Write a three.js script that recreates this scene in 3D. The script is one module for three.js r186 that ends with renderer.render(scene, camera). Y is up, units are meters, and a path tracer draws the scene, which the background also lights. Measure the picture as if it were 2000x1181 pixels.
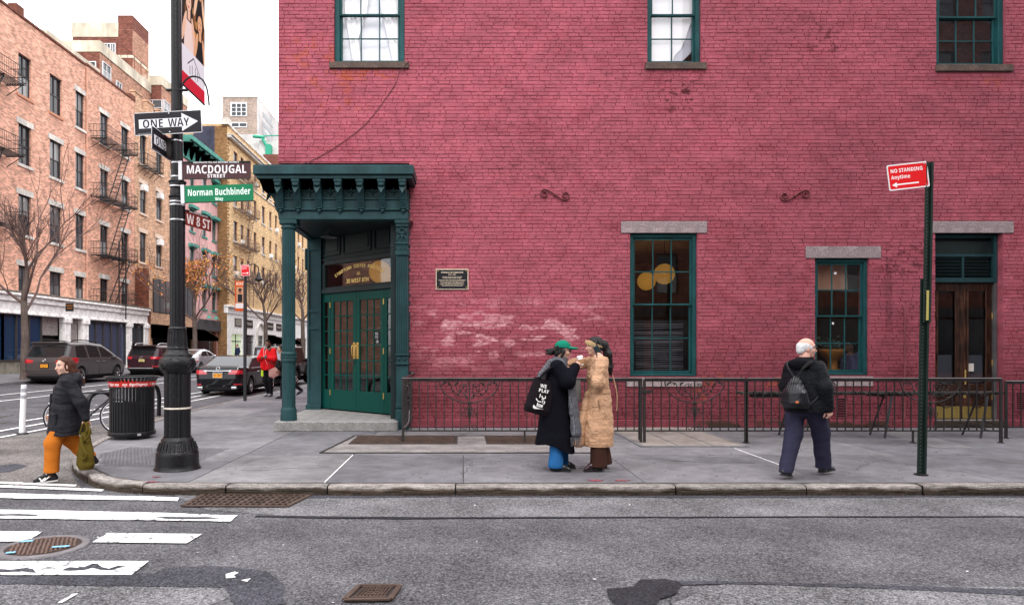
import * as THREE from 'three';
import { ConvexGeometry } from 'three/addons/geometries/ConvexGeometry.js';
import { FontLoader } from 'three/addons/loaders/FontLoader.js';

// ---------- camera, sky, sun, exposure ----------
const F = 1330, CX = 905, CY = 682, EYE = 1.69;            // focal length and principal point of a 2000 x 1181 plate
const scene = new THREE.Scene();
const camera = new THREE.PerspectiveCamera(2 * Math.atan(590.5 / F) * 180 / Math.PI, 2000 / 1181, 0.1, 900);
camera.position.set(0, EYE, 0);
camera.lookAt(0, EYE, -1);
camera.setViewOffset(2000, 1181, 1000 - CX, 590.5 - CY, 2000, 1181);
const renderer = new THREE.WebGLRenderer({ antialias: true });
renderer.toneMapping = THREE.LinearToneMapping;
renderer.toneMappingExposure = 1.25;
renderer.shadowMap.enabled = true;

const SKY = (() => {                                         // bright even overcast, lighter towards the zenith
  const W = 256, Hh = 128, d = new Float32Array(W * Hh * 4);
  for (let y = 0; y < Hh; y++) for (let x = 0; x < W; x++) {
    const up = ((y + 0.5) / Hh - 0.5) * Math.PI, s = Math.sin(up), o = (y * W + x) * 4;
    const c = 0.5 + 0.5 * Math.sin(x / W * Math.PI * 2 * 3 + 1) * Math.sin(y / Hh * 21);
    const L = s > 0 ? 1.55 + 1.15 * s + 0.06 * c : 0.3;
    d[o] = L; d[o + 1] = L * 1.0; d[o + 2] = L * 1.035; d[o + 3] = 1;
  }
  const t = new THREE.DataTexture(d, W, Hh, THREE.RGBAFormat, THREE.FloatType);
  t.mapping = THREE.EquirectangularReflectionMapping; t.magFilter = THREE.LinearFilter; t.minFilter = THREE.LinearFilter; t.needsUpdate = true;
  return t;
})();
scene.background = SKY; scene.environment = SKY;
const sun = new THREE.DirectionalLight(new THREE.Color().setRGB(1, 0.96, 0.9), 1.35);
sun.position.set(9.5, 24, 10); sun.target.position.set(1.5, 0, -12);
sun.castShadow = true; sun.shadow.radius = 26; sun.shadow.mapSize.set(2048, 2048);
Object.assign(sun.shadow.camera, { left: -40, right: 40, top: 40, bottom: -40, near: 1, far: 140 });
scene.add(sun, sun.target);

// ---------- small tools ----------
const PI = Math.PI, V = (x, y, z) => new THREE.Vector3(x, y, z);
const rnd = (a) => () => { a |= 0; a = a + 0x6D2B79F5 | 0; let t = Math.imul(a ^ a >>> 15, 1 | a); t = t + Math.imul(t ^ t >>> 7, 61 | t) ^ t; return ((t ^ t >>> 14) >>> 0) / 4294967296; };
const R0 = rnd(7);
const clamp = (x, a = 0, b = 1) => Math.min(b, Math.max(a, x)), lerp = (a, b, t) => a + (b - a) * t, sst = (a, b, x) => { const t = clamp((x - a) / (b - a)); return t * t * (3 - 2 * t); };
const UX = (u, d) => (u - CX) * d / F, VY = (v, d) => EYE - (v - CY) * d / F;   // plate pixel at a known depth -> metres
const LAT = (() => { const r = rnd(99), a = new Float32Array(65536); for (let i = 0; i < 65536; i++) a[i] = r(); return a; })();
const h2 = (x, y, s) => LAT[(Math.imul(x, 374761) + Math.imul(y, 668265) + Math.imul(s, 97561) ^ (Math.imul(x, 1274) + Math.imul(y, 7919) >> 3)) & 65535];
const md = (a, p) => p ? ((a % p) + p) % p : a;
function vn(x, y, p = 0, s = 0, q = p) {                        // value noise, optional period p (x) and q (y)
  const xi = Math.floor(x), yi = Math.floor(y), fx = x - xi, fy = y - yi, a = fx * fx * (3 - 2 * fx), b = fy * fy * (3 - 2 * fy);
  const x0 = md(xi, p), x1 = md(xi + 1, p), y0 = md(yi, q), y1 = md(yi + 1, q);
  return lerp(lerp(h2(x0, y0, s), h2(x1, y0, s), a), lerp(h2(x0, y1, s), h2(x1, y1, s), a), b);
}
function fbm(x, y, p = 0, o = 4, s = 0, q = p) { let v = 0, a = 0.5, n = 0; for (let i = 0; i < o; i++) { v += a * vn(x, y, p, s + i, q); n += a; a *= 0.5; x *= 2; y *= 2; p *= 2; q *= 2; } return v / n; }
function tex(w, h, fn, srgb = true, clampEdge = false) {          // fn(u, v) -> [r, g, b] 0..1 or a grey value
  const d = new Uint8Array(w * h * 4);
  for (let y = 0, o = 0; y < h; y++) for (let x = 0; x < w; x++, o += 4) {
    const c = fn(x / w, y / h), g = typeof c === 'number';
    d[o] = clamp(g ? c : c[0]) * 255; d[o + 1] = clamp(g ? c : c[1]) * 255; d[o + 2] = clamp(g ? c : c[2]) * 255; d[o + 3] = 255;
  }
  const t = new THREE.DataTexture(d, w, h, THREE.RGBAFormat);
  t.magFilter = THREE.LinearFilter; t.minFilter = THREE.LinearFilter; t.wrapS = t.wrapT = clampEdge ? THREE.ClampToEdgeWrapping : THREE.RepeatWrapping;
  if (srgb) t.colorSpace = THREE.SRGBColorSpace;
  t.needsUpdate = true;
  return t;
}
const rep = (t, x, y = x) => { const c = t.clone(); c.repeat.set(x, y); c.needsUpdate = true; return c; };
function paint(w, h, draw) {                                     // canvas texture for flat print
  const c = document.createElement('canvas'); c.width = w; c.height = h;
  draw(c.getContext('2d'), w, h);
  const t = new THREE.CanvasTexture(c); t.colorSpace = THREE.SRGBColorSpace; t.anisotropy = 4; return t;
}
const C = (r, g, b) => typeof r === 'string' ? new THREE.Color(r) : new THREE.Color().setRGB(r, g ?? r, b ?? r);
function mat(c, o = {}) {
  const { rough = 0.8, metal = 0, ...rest } = o;
  if (rough >= 0.6 && !('specularIntensity' in rest)) rest.specularIntensity = 0.3; else if (rough >= 0.4 && !metal && !('specularIntensity' in rest)) rest.specularIntensity = 0.55;
  const phys = ['clearcoat', 'transmission', 'sheen', 'ior', 'specularIntensity'].some((k) => k in rest);
  const m = new (phys ? THREE.MeshPhysicalMaterial : THREE.MeshStandardMaterial)({ color: Array.isArray(c) ? C(...c) : C(c), roughness: rough, metalness: metal, ...rest });
  m.side = THREE.DoubleSide;
  return m;
}
// geometry collector: everything added is flattened and merged into one named mesh
const M4 = (x = 0, y = 0, z = 0, rx = 0, ry = 0, rz = 0) => new THREE.Matrix4().makeRotationFromEuler(new THREE.Euler(rx, ry, rz, 'YXZ')).setPosition(x, y, z);
const UNIT = {};
function chamferBox(w, h, d, c) {
  const P = [], N = [], s = [w / 2, h / 2, d / 2]; c = Math.min(c, ...s.map((v) => v * 0.98));
  const corner = (sx, sy, sz, ax) => { const p = [sx * (s[0] - c), sy * (s[1] - c), sz * (s[2] - c)]; p[ax] = [sx, sy, sz][ax] * s[ax]; return p; };
  const tri = (a, b, e) => { const n = V(...b).sub(V(...a)).cross(V(...e).sub(V(...a))); let f = n.dot(V(...a).add(V(...b)).add(V(...e))) < 0; n.normalize(); if (f) n.negate(); for (const p of f ? [a, e, b] : [a, b, e]) { P.push(...p); N.push(n.x, n.y, n.z); } };
  const quad = (a, b, e, f) => { tri(a, b, e); tri(a, e, f); };
  for (let ax = 0; ax < 3; ax++) for (const sg of [-1, 1]) {
    const o = [0, 1, 2].filter((i) => i !== ax), q = [[-1, -1], [1, -1], [1, 1], [-1, 1]].map(([a, b]) => { const t = []; t[ax] = sg; t[o[0]] = a; t[o[1]] = b; return corner(...t, ax); });
    quad(...q);
  }
  for (let ax = 0; ax < 3; ax++) { const o = [0, 1, 2].filter((i) => i !== ax); for (const a of [-1, 1]) for (const b of [-1, 1]) { const k = (e, f) => { const t = []; t[ax] = e; t[o[0]] = a; t[o[1]] = b; return corner(...t, f); }; quad(k(-1, o[0]), k(1, o[0]), k(1, o[1]), k(-1, o[1])); } }
  for (const x of [-1, 1]) for (const y of [-1, 1]) for (const z of [-1, 1]) tri(corner(x, y, z, 0), corner(x, y, z, 1), corner(x, y, z, 2));
  const g = new THREE.BufferGeometry();
  g.setAttribute('position', new THREE.Float32BufferAttribute(P, 3)); g.setAttribute('normal', new THREE.Float32BufferAttribute(N, 3));
  return g;
}
class B {
  constructor(uv = 0) { this.p = []; this.n = []; this.t = []; this.uv = uv; }          // uv > 0: box-projected uv in metres / uv
  add(g, m) {
    g = g.index ? g.toNonIndexed() : g.clone();
    if (!g.attributes.normal) g.computeVertexNormals();
    if (m) g.applyMatrix4(m);
    const P = g.attributes.position.array, N = g.attributes.normal.array, T = g.attributes.uv?.array;
    for (let i = 0; i < P.length; i++) { this.p.push(P[i]); this.n.push(N[i]); }
    for (let i = 0; i < P.length / 3; i++) {
      if (this.uv || !T) {
        const s = this.uv || 1, x = P[i * 3] / s, y = P[i * 3 + 1] / s, z = P[i * 3 + 2] / s, j = i - i % 3;
        const a = V().fromArray(P, j * 3 + 3).sub(V().fromArray(P, j * 3)), b = V().fromArray(P, j * 3 + 6).sub(V().fromArray(P, j * 3)), n = a.cross(b);
        const ax = Math.abs(n.x), ay = Math.abs(n.y), az = Math.abs(n.z);
        if (az >= ax && az >= ay) this.t.push(x, y); else if (ax >= ay) this.t.push(z, y); else this.t.push(x, z);
      } else this.t.push(T[i * 2], T[i * 2 + 1]);
    }
    return this;
  }
  box(w, h, d, x = 0, y = 0, z = 0, rx = 0, ry = 0, rz = 0) { return this.add(UNIT.box ??= new THREE.BoxGeometry(1, 1, 1), M4(x, y, z, rx, ry, rz).multiply(new THREE.Matrix4().makeScale(w, h, d))); }
  cb(w, h, d, x = 0, y = 0, z = 0, c = 0.006, rx = 0, ry = 0, rz = 0) { return this.add(chamferBox(w, h, d, c), M4(x, y, z, rx, ry, rz)); }
  span(x0, x1, y0, y1, z0, z1, c = 0) { const a = [x1 - x0, y1 - y0, z1 - z0].map(Math.abs), m = [(x0 + x1) / 2, (y0 + y1) / 2, (z0 + z1) / 2]; return c ? this.cb(...a, ...m, c) : this.box(...a, ...m); }
  cyl(r0, r1, h, x = 0, y = 0, z = 0, seg = 16, rx = 0, ry = 0, rz = 0) { return this.add(new THREE.CylinderGeometry(r1, r0, h, seg), M4(x, y, z, rx, ry, rz)); }
  rod(a, b, r0, r1 = r0, seg = 8) { const A = V(...a), d = V(...b).sub(A), L = d.length(), q = new THREE.Quaternion().setFromUnitVectors(V(0, 1, 0), d.clone().normalize()); return this.add(new THREE.CylinderGeometry(r1, r0, L, seg), new THREE.Matrix4().compose(A.addScaledVector(d, 0.5), q, V(1, 1, 1))); }
  bar(a, b, w, h) { const A = V(...a), d = V(...b).sub(A), L = d.length(), m = new THREE.Matrix4().lookAt(V(...b), V(...a), V(0, 1, 0)).setPosition(A.addScaledVector(d, 0.5)); return this.add(UNIT.box ??= new THREE.BoxGeometry(1, 1, 1), m.multiply(new THREE.Matrix4().makeScale(w, h, L))); }
  tube(pts, r, n = 24, seg = 6, closed = false) { return this.add(new THREE.TubeGeometry(new THREE.CatmullRomCurve3(pts.map((p) => V(...p)), closed), n, r, seg, closed)); }
  lathe(pts, x = 0, y = 0, z = 0, seg = 24, m) { const g = new THREE.LatheGeometry(pts.map((p) => new THREE.Vector2(...p)), seg); return this.add(g, m ?? M4(x, y, z)); }
  sph(r, x = 0, y = 0, z = 0, w = 12, h = 8, sx = 1, sy = 1, sz = 1) { return this.add(new THREE.SphereGeometry(r, w, h), M4(x, y, z).multiply(new THREE.Matrix4().makeScale(sx, sy, sz))); }
  tor(R, r, x, y, z, rx = 0, ry = 0, rz = 0, a = 8, b = 24) { return this.add(new THREE.TorusGeometry(R, r, a, b), M4(x, y, z, rx, ry, rz)); }
  ext(pts, depth, m, bevel = 0, holes = []) {                     // extrude an outline (list of [x, y]) along +z
    const s = pts instanceof THREE.Shape ? pts : new THREE.Shape(pts.map((p) => new THREE.Vector2(...p)));
    for (const h of holes) s.holes.push(new THREE.Path(h.map((p) => new THREE.Vector2(...p))));
    return this.add(new THREE.ExtrudeGeometry(s, { depth: depth - 2 * bevel, bevelEnabled: bevel > 0, bevelThickness: bevel, bevelSize: bevel, bevelOffset: -bevel, bevelSegments: 1, curveSegments: 8 }), (m ?? new THREE.Matrix4()).clone().multiply(M4(0, 0, bevel)));
  }
  quad(a, b, c, d) {                                              // four corners counter-clockwise, uv 0..1
    const g = new THREE.BufferGeometry(), P = [a, b, c, a, c, d].flat();
    g.setAttribute('position', new THREE.Float32BufferAttribute(P, 3)); g.setAttribute('uv', new THREE.Float32BufferAttribute([0, 0, 1, 0, 1, 1, 0, 0, 1, 1, 0, 1], 2)); g.computeVertexNormals();
    return this.add(g);
  }
  geo() {
    const g = new THREE.BufferGeometry();
    g.setAttribute('position', new THREE.Float32BufferAttribute(this.p, 3)); g.setAttribute('normal', new THREE.Float32BufferAttribute(this.n, 3)); g.setAttribute('uv', new THREE.Float32BufferAttribute(this.t, 2));
    return g;
  }
  mesh(name, m, parent = scene) { return put(name, this.geo(), m, parent); }
}
const USED = {};
const named = (n) => { const k = USED[n] = (USED[n] ?? -1) + 1; return k ? n + '_' + String(k).padStart(3, '0') : n; };
function put(name, g, m, parent = scene) {
  const o = new THREE.Mesh(g, m); o.name = parent === scene ? named(name) : name; o.castShadow = o.receiveShadow = true; parent.add(o); return o;
}
function tag(o, label, category, group, kind) { const d = o.userData; if (label) d.label = label; if (category) d.category = category; if (group) d.group = group; if (kind) d.kind = kind; return o; }
function thing(name, label, category, pos = [0, 0, 0], turn = 0, group) {
  const o = new THREE.Group(); o.name = named(name); o.position.set(...pos); o.rotation.y = turn; scene.add(o);
  return tag(o, label, category, group);
}
function sub(name, parent, pos = [0, 0, 0], turn = 0) { const o = new THREE.Group(); o.name = name; o.position.set(...pos); o.rotation.y = turn; parent.add(o); return o; }
function struct(name, g, m, label) { return tag(put(name, g, m), label, undefined, undefined, 'structure'); }
function copyOf(o, name, label, pos, turn, group) { const c = o.clone(); c.name = named(name); c.userData = { ...o.userData, label }; if (group) c.userData.group = group; if (pos) c.position.set(...pos); if (turn !== undefined) c.rotation.y = turn; scene.add(c); return c; }

// ---------- shared textures ----------
const T = {};
T.asphalt = tex(1024, 1024, (u, v) => {                          // 2.5 m of aggregate
  const g = vn(u * 512, v * 512, 512, 1), f = vn(u * 256, v * 256, 256, 2), k = vn(u * 340, v * 340, 340, 5), l = fbm(u * 6, v * 6, 6, 4, 3);
  let c = 0.60 + (g - 0.5) * 0.26 + (f - 0.5) * 0.40 + (vn(u * 128, v * 128, 128, 6) - 0.5) * 0.14 + (l - 0.5) * 0.24; if (k > 0.86) c += (k - 0.86) * 2.6; if (k < 0.13) c -= (0.13 - k) * 2.2;
  return [c, c, c * 1.025];
});
T.asphaltBump = tex(512, 512, (u, v) => 0.5 * vn(u * 256, v * 256, 256, 2) + 0.5 * vn(u * 128, v * 128, 128, 9), false);
T.concrete = tex(1024, 1024, (u, v) => {                         // 3 m of worn pavement
  const g = vn(u * 512, v * 512, 512, 11), l = fbm(u * 4, v * 4, 4, 5, 12), m = fbm(u * 24, v * 24, 24, 3, 13), k = vn(u * 220, v * 220, 220, 14);
  const c = 0.66 + (g - 0.5) * 0.12 + (l - 0.5) * 0.3 + (m - 0.5) * 0.14 - (k > 0.93 ? (k - 0.93) * 3 : 0);
  return [c, c * 0.995, c];
});
T.granite = tex(512, 512, (u, v) => {                            // 0.6 m of speckled granite
  const g = vn(u * 160, v * 160, 160, 21), f = vn(u * 70, v * 70, 70, 22), l = fbm(u * 5, v * 5, 5, 4, 23);
  const c = 0.62 + (g > 0.7 ? 0.16 : g < 0.22 ? -0.24 : 0) + (f - 0.5) * 0.22 + (l - 0.5) * 0.2;
  return [c, c * 0.985, c * 0.97];
});
T.grime = tex(512, 512, (u, v) => { const l = fbm(u * 5, v * 5, 5, 6, 31), s = fbm(u * 22, v * 3, 22, 4, 33, 3); return 0.86 + (l - 0.5) * 0.36 + (s - 0.5) * 0.2; });
T.fine = tex(256, 256, (u, v) => fbm(u * 16, v * 16, 16, 4, 41), false);
T.brick = (() => {                                               // 2.6 m of distant brickwork, 12 x 36 bricks
  const nx = 12, ny = 36;
  return tex(1024, 1024, (u, v) => {
    const j = Math.floor(v * ny), fy = v * ny - j, uu = u * nx + (j & 1 ? 0.5 : 0), i = md(Math.floor(uu), nx), fx = uu - Math.floor(uu);
    const mort = Math.max(sst(0.86, 0.97, fy), sst(0.955, 0.985, fx)), k = h2(i, j, 5), l = fbm(u * 5, v * 5, 5, 4, 51);
    const b = 0.80 + (k - 0.5) * 0.26 + (l - 0.5) * 0.26, w = 0.30 * k;
    return [lerp(b + w * 0.12, 0.93, mort), lerp(b * 0.97, 0.98, mort), lerp(b * 0.95, 1.0, mort)];
  });
})();
T.wood = tex(256, 512, (u, v) => { const g = fbm(u * 60, v * 3, 60, 4, 61, 3), l = fbm(u * 4, v * 4, 4, 3, 62); return 0.5 + (g - 0.5) * 0.8 + (l - 0.5) * 0.5; });

const M = {};
M.steel = mat([0.62, 0.62, 0.64], { rough: 0.35, metal: 0.8 });
const sign = (w, h, draw, res = 1024) => paint(res, Math.max(64, Math.round(res * h / w)), draw);
const face = (t, o = {}) => mat([0.94, 0.94, 0.94], { map: t, rough: 0.45, ...o });
function plate(name, parent, w, h, t, backM = M.steel, r = 0.02) { // thin plate with a printed face towards +z of its parent
  const s = new THREE.Shape(), a = w / 2, b = h / 2; s.moveTo(-a + r, -b); s.lineTo(a - r, -b); s.quadraticCurveTo(a, -b, a, -b + r); s.lineTo(a, b - r); s.quadraticCurveTo(a, b, a - r, b); s.lineTo(-a + r, b); s.quadraticCurveTo(-a, b, -a, b - r); s.lineTo(-a, -b + r); s.quadraticCurveTo(-a, -b, -a + r, -b);
  const k = new B(1).ext(s, 0.004, M4(0, 0, -0.004)), m = k.mesh(name, backM, parent), g = new THREE.ShapeGeometry(s), p = g.attributes.position, uv = g.attributes.uv;
  for (let i = 0; i < p.count; i++) { uv.setXY(i, p.getX(i) / w + 0.5, p.getY(i) / h + 0.5); p.setZ(i, 0.002); }
  put('sign_face', g, t, m); return m;
}
// ---------- the ground, roads and pavements ----------
const GR = (X) => Math.max(0, 0.025 * (-X - 8));                 // the side street rises gently towards its far kerb
M.asphalt = mat([0.262, 0.255, 0.262], { map: rep(T.asphalt, 1), bumpMap: T.asphaltBump, bumpScale: 0.004, rough: 0.88 });
M.asphaltPale = mat([0.375, 0.366, 0.362], { map: T.asphalt, bumpMap: T.asphaltBump, bumpScale: 0.006, rough: 0.92 });
M.asphaltDark = mat([0.145, 0.143, 0.162], { map: T.asphalt, bumpMap: T.asphaltBump, bumpScale: 0.003, rough: 0.85 });
M.asphaltTan = mat([0.42, 0.385, 0.345], { map: T.asphalt, bumpMap: T.asphaltBump, bumpScale: 0.004, rough: 0.92 });
M.tar = mat([0.055, 0.054, 0.064], { map: T.asphalt, rough: 0.7 });
M.roadPaint = mat([0.95, 0.95, 0.95], { map: rep(T.concrete, 1.3), bumpMap: T.asphaltBump, bumpScale: 0.002, rough: 0.75 });
M.roadPaint.map = tex(512, 512, (u, v) => { const g = vn(u * 256, v * 256, 256, 71), l = fbm(u * 8, v * 8, 8, 4, 72), w = fbm(u * 70, v * 70, 70, 3, 73); return 0.92 + (l - 0.5) * 0.2 + (g - 0.5) * 0.1 - (w + (l - 0.5) * 0.4 > 0.69 ? Math.min(0.5, (w + (l - 0.5) * 0.4 - 0.69) * 5) : 0); });
M.slabs = [[0.37, 0.362, 0.384], [0.42, 0.41, 0.425], [0.335, 0.33, 0.355], [0.39, 0.382, 0.40]].map((c) => mat(c, { map: T.concrete, bumpMap: T.asphaltBump, bumpScale: 0.0025, rough: 0.85 }));
M.slabPale = mat([0.44, 0.43, 0.435], { map: T.concrete, bumpMap: T.asphaltBump, bumpScale: 0.002, rough: 0.85 });
M.beige = mat([0.62, 0.55, 0.49], { map: T.concrete, bumpMap: T.asphaltBump, bumpScale: 0.003, rough: 0.9 });
M.pebble = mat([0.62, 0.57, 0.53], { map: rep(T.asphalt, 2.2), bumpMap: T.asphaltBump, bumpScale: 0.005, rough: 0.92 });
M.kerb = mat([0.60, 0.55, 0.51], { map: T.granite, bumpMap: T.fine, bumpScale: 0.012, rough: 0.85 });
M.kerbs = [[0.62, 0.56, 0.52], [0.72, 0.65, 0.60], [0.57, 0.52, 0.485]].map((c) => mat(c, { map: (T.kerb ??= tex(1024, 256, (u, v) => { const g = vn(u * 300, v * 70, 300, 21, 70), f = fbm(u * 40, v * 10, 40, 4, 22, 10), l = fbm(u * 12, v * 4, 12, 4, 26, 4), d = sst(0.52, 0.30, v + (l - 0.5) * 0.34), c2 = 0.64 + (g > 0.7 ? 0.12 : g < 0.25 ? -0.16 : 0) + (f - 0.5) * 0.3; return [c2 * lerp(1, 0.47, d), c2 * lerp(1, 0.43, d), c2 * lerp(1, 0.39, d)]; })), bumpMap: T.fine, bumpScale: 0.02, rough: 0.85 }));
M.graniteStep = mat([0.62, 0.62, 0.62], { map: T.granite, rough: 0.7 });
M.joint = mat([0.06, 0.058, 0.055], { rough: 1 });
M.rust = mat([0.115, 0.078, 0.064], { map: T.grime, bumpMap: T.fine, bumpScale: 0.004, rough: 0.75, metal: 0.3 });
M.ironDark = mat([0.05, 0.043, 0.04], { map: T.grime, rough: 0.55, metal: 0.5 });
M.pit = mat([0.012, 0.011, 0.01], { rough: 1 });

{ const b = new B(2.5); b.box(900, 0.02, 900, 0, -0.06, -200); struct('ground', b.geo(), mat([0.2, 0.2, 0.2], { rough: 1 })); }
{ // one sheet of asphalt for both streets
  const g = new THREE.PlaneGeometry(96, 200, 96, 60); g.rotateX(-PI / 2); g.translate(-4, 0, -80);
  const p = g.attributes.position, uv = g.attributes.uv;
  for (let i = 0; i < p.count; i++) { p.setY(i, GR(p.getX(i))); uv.setXY(i, p.getX(i) / 2.5, p.getZ(i) / 2.5); }
  g.computeVertexNormals();
  struct('road', g, M.asphalt);
}
const ROAD = scene.getObjectByName('road');
// a flat sheet on the road with a ragged outline: pts in [X, depth], rag in metres
function sheet(name, pts, m, y = 0.004, rag = 0, parent = ROAD, step = 0.06, seed = 3) {
  const out = [], r = rnd(seed * 131 + Math.round(pts[0][0] * 100)), ph = r() * 50;
  for (let i = 0; i < pts.length; i++) {
    const a = pts[i], b = pts[(i + 1) % pts.length], L = Math.hypot(b[0] - a[0], b[1] - a[1]), n = rag ? Math.max(1, Math.ceil(L / step)) : Math.max(1, Math.ceil(L / 1.5)), nx = -(b[1] - a[1]) / L, ny = (b[0] - a[0]) / L;
    for (let k = 0; k < n; k++) { const t = k / n, e = rag && k ? (fbm(ph + i * 13 + t * L * 3.1, 3.3, 0, 4, 8) - 0.5) * 2 * rag + (r() - 0.5) * rag * 0.35 : 0; out.push(new THREE.Vector2(lerp(a[0], b[0], t) + nx * e, lerp(a[1], b[1], t) + ny * e)); }
  }
  const g = new THREE.ShapeGeometry(new THREE.Shape(out)), p = g.attributes.position, uv = g.attributes.uv, n = g.attributes.normal;
  for (let i = 0; i < p.count; i++) { const X = p.getX(i), d = p.getY(i); uv.setXY(i, X / 2.5, d / 2.5); p.setXYZ(i, X, GR(X) + y, -d); n.setXYZ(i, 0, 1, 0); }
  return put(name, g, m, parent);
}
const gd = (v, y = 0) => (EYE - y) * F / (v - CY);               // depth of a ground point seen at row v
const gp = (u, v, y = 0) => { const d = gd(v, y); return [UX(u, d), d]; };
// worn gutter strip, tan neckdown, tar patches and seams
sheet('gutter_strip', [[-3.4, 7.95], [40, 7.9], [40, 6.84], [11, 6.87], [4, 6.86], [-0.5, 6.82], [-1.8, 6.9], [-2.7, 7.15]], M.asphaltPale, 0.004, 0.03);
sheet('tar_seam', [[40, 6.86], [11, 6.885], [4, 6.875], [1, 6.845], [-0.5, 6.835], [-1.6, 6.88], [-2.1, 6.9], [-2.1, 6.85], [-1.5, 6.8], [-0.6, 6.76], [1, 6.80], [4, 6.84], [11, 6.85], [40, 6.83]], M.tar, 0.008, 0.018);
sheet('pale_patch', [[-4.5, 5.02], [-2.2, 5.0], [-1.55, 4.97], [-1.62, 4.55], [-1.9, 4.2], [-1.8, 3.2], [-6, 3.2]], M.asphaltPale, 0.004, 0.06);
sheet('tar_patch', [gp(120, 1126), gp(300, 1122), gp(335, 1108), gp(440, 1108), gp(520, 1118), gp(552, 1140), gp(560, 1181), gp(470, 1200), gp(450, 1165), gp(440, 1150), gp(250, 1146), gp(0, 1142), gp(-120, 1140), gp(-120, 1127)], M.asphaltDark, 0.008, 0.025);
sheet('pale_patch', [[1.9, 4.92], [3.2, 4.86], [5.4, 4.78], [9, 4.6], [9, 3], [1.2, 3], [1.35, 4.5]], M.asphaltPale, 0.004, 0.02);
sheet('tar_patch', [gp(1186, 1152), gp(1216, 1150), gp(1238, 1148), gp(1252, 1134), gp(1300, 1133), gp(1330, 1140), gp(1324, 1160), gp(1290, 1172), gp(1270, 1200), gp(1215, 1200), gp(1190, 1170)], M.tar, 0.012, 0.02);
sheet('tar_seam', [gp(1310, 1134), gp(1400, 1136), gp(1520, 1139), gp(1700, 1143), gp(1900, 1150), gp(2040, 1154), gp(2040, 1166), gp(1880, 1158), gp(1700, 1150), gp(1520, 1144), gp(1400, 1142), gp(1310, 1144)], M.asphaltDark, 0.008, 0.014);
sheet('tan_neckdown', [[-4.6, 8.2], [-5.3, 9.2], [-6.25, 11.6], [-6.8, 15.7], [-7.0, 17.5], [-7.6, 17.5], [-8.2, 15], [-8.6, 13.4], [-8.9, 11.3], [-7.8, 9.6], [-6.2, 8.7], [-5.2, 8.25]], M.asphaltTan, 0.004, 0.03);
sheet('dark_stain', [gp(-40, 915), gp(30, 906), gp(55, 910), gp(20, 922), gp(-40, 926)], M.asphaltDark, 0.008, 0.03);
// painted markings
const bar = (pts, rag = 0.012, name = 'crosswalk_bar') => sheet(name, pts.map(([u, v]) => gp(u, v)), M.roadPaint, 0.0125, rag);
bar([[-260, 932], [150, 948], [146, 951.5], [-260, 936]], 0.006, 'lane_line'); bar([[-260, 938], [203, 957], [198, 961], [-260, 943]], 0.006, 'lane_line');
bar([[-200, 960], [352, 973], [346, 980], [-200, 971]], 0.03); bar([[-200, 994], [120, 999], [300, 1003], [464, 1008], [450, 1020], [-200, 1011]], 0.025);
bar([[-200, 1039], [83, 1040], [52, 1059], [-200, 1060]], 0.006); bar([[208, 1043], [394, 1045], [364, 1063], [180, 1061]], 0.004);
bar([[-260, 1099], [290, 1098], [256, 1125], [-260, 1126]], 0.006); bar([[152, 1162], [120, 1180], [112, 1180], [140, 1163]], 0.02, 'paint_dash');
bar([[440, 1124], [458, 1119], [466, 1121], [456, 1126], [460, 1130], [440, 1132]], 0.012, 'paint_chip'); bar([[470, 1136], [490, 1132], [482, 1139]], 0.01, 'paint_chip');
{ // worn streak through the nearest bars
  const s = (pts, rag) => sheet('worn_paint', pts.map(([u, v]) => gp(u, v)), M.asphaltDark, 0.0165, rag);
  s([[120, 1117], [135, 1111], [150, 1112], [165, 1110], [180, 1104], [190, 1104], [199, 1111], [212, 1114], [230, 1108], [248, 1109], [232, 1112], [215, 1117], [195, 1116], [180, 1112], [165, 1116], [150, 1117]], 0.012);
  s([[-20, 1114], [20, 1116], [52, 1112], [64, 1115], [70, 1122], [58, 1121], [40, 1119], [0, 1121], [-20, 1120]], 0.012);
  s([[-20, 1006], [30, 1006], [75, 1007.5], [70, 1010], [20, 1009], [-20, 1011]], 0.02); s([[300, 1012], [400, 1012], [440, 1014], [380, 1016], [320, 1015]], 0.02);
}
for (const [x0, d0, x1, d1, w] of [[-13.75, 9, -13.75, 120, 0.1], [-15.2, 9, -15.2, 120, 0.1], [-10.0, 15.5, -10.0, 60, 0.1], [-9.35, 12.5, -9.35, 60, 0.1], [-8.75, 12.2, -8.75, 40, 0.09]])
  sheet('lane_line', [[x0 - w / 2, d0], [x0 + w / 2, d0], [x1 + w / 2, d1], [x1 - w / 2, d1]], M.roadPaint, 0.0125, 0.006, ROAD, 0.5);
// small bits on the asphalt
{ const r = rnd(55); for (let i = 0; i < 46; i++) { const X = -4 + r() * 13, d = 4.4 + r() * 3.4, s = 0.005 + r() * r() * 0.018, a = r() * 6; sheet('paint_chip', [0, 1, 2, 3, 4].map((k) => [X + Math.cos(a + k * 1.25) * s * (0.6 + r()), d + Math.sin(a + k * 1.25) * s * (0.5 + r())]), r() < 0.75 ? M.roadPaint : M.tar, 0.009 + i * 1e-5); } }

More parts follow.
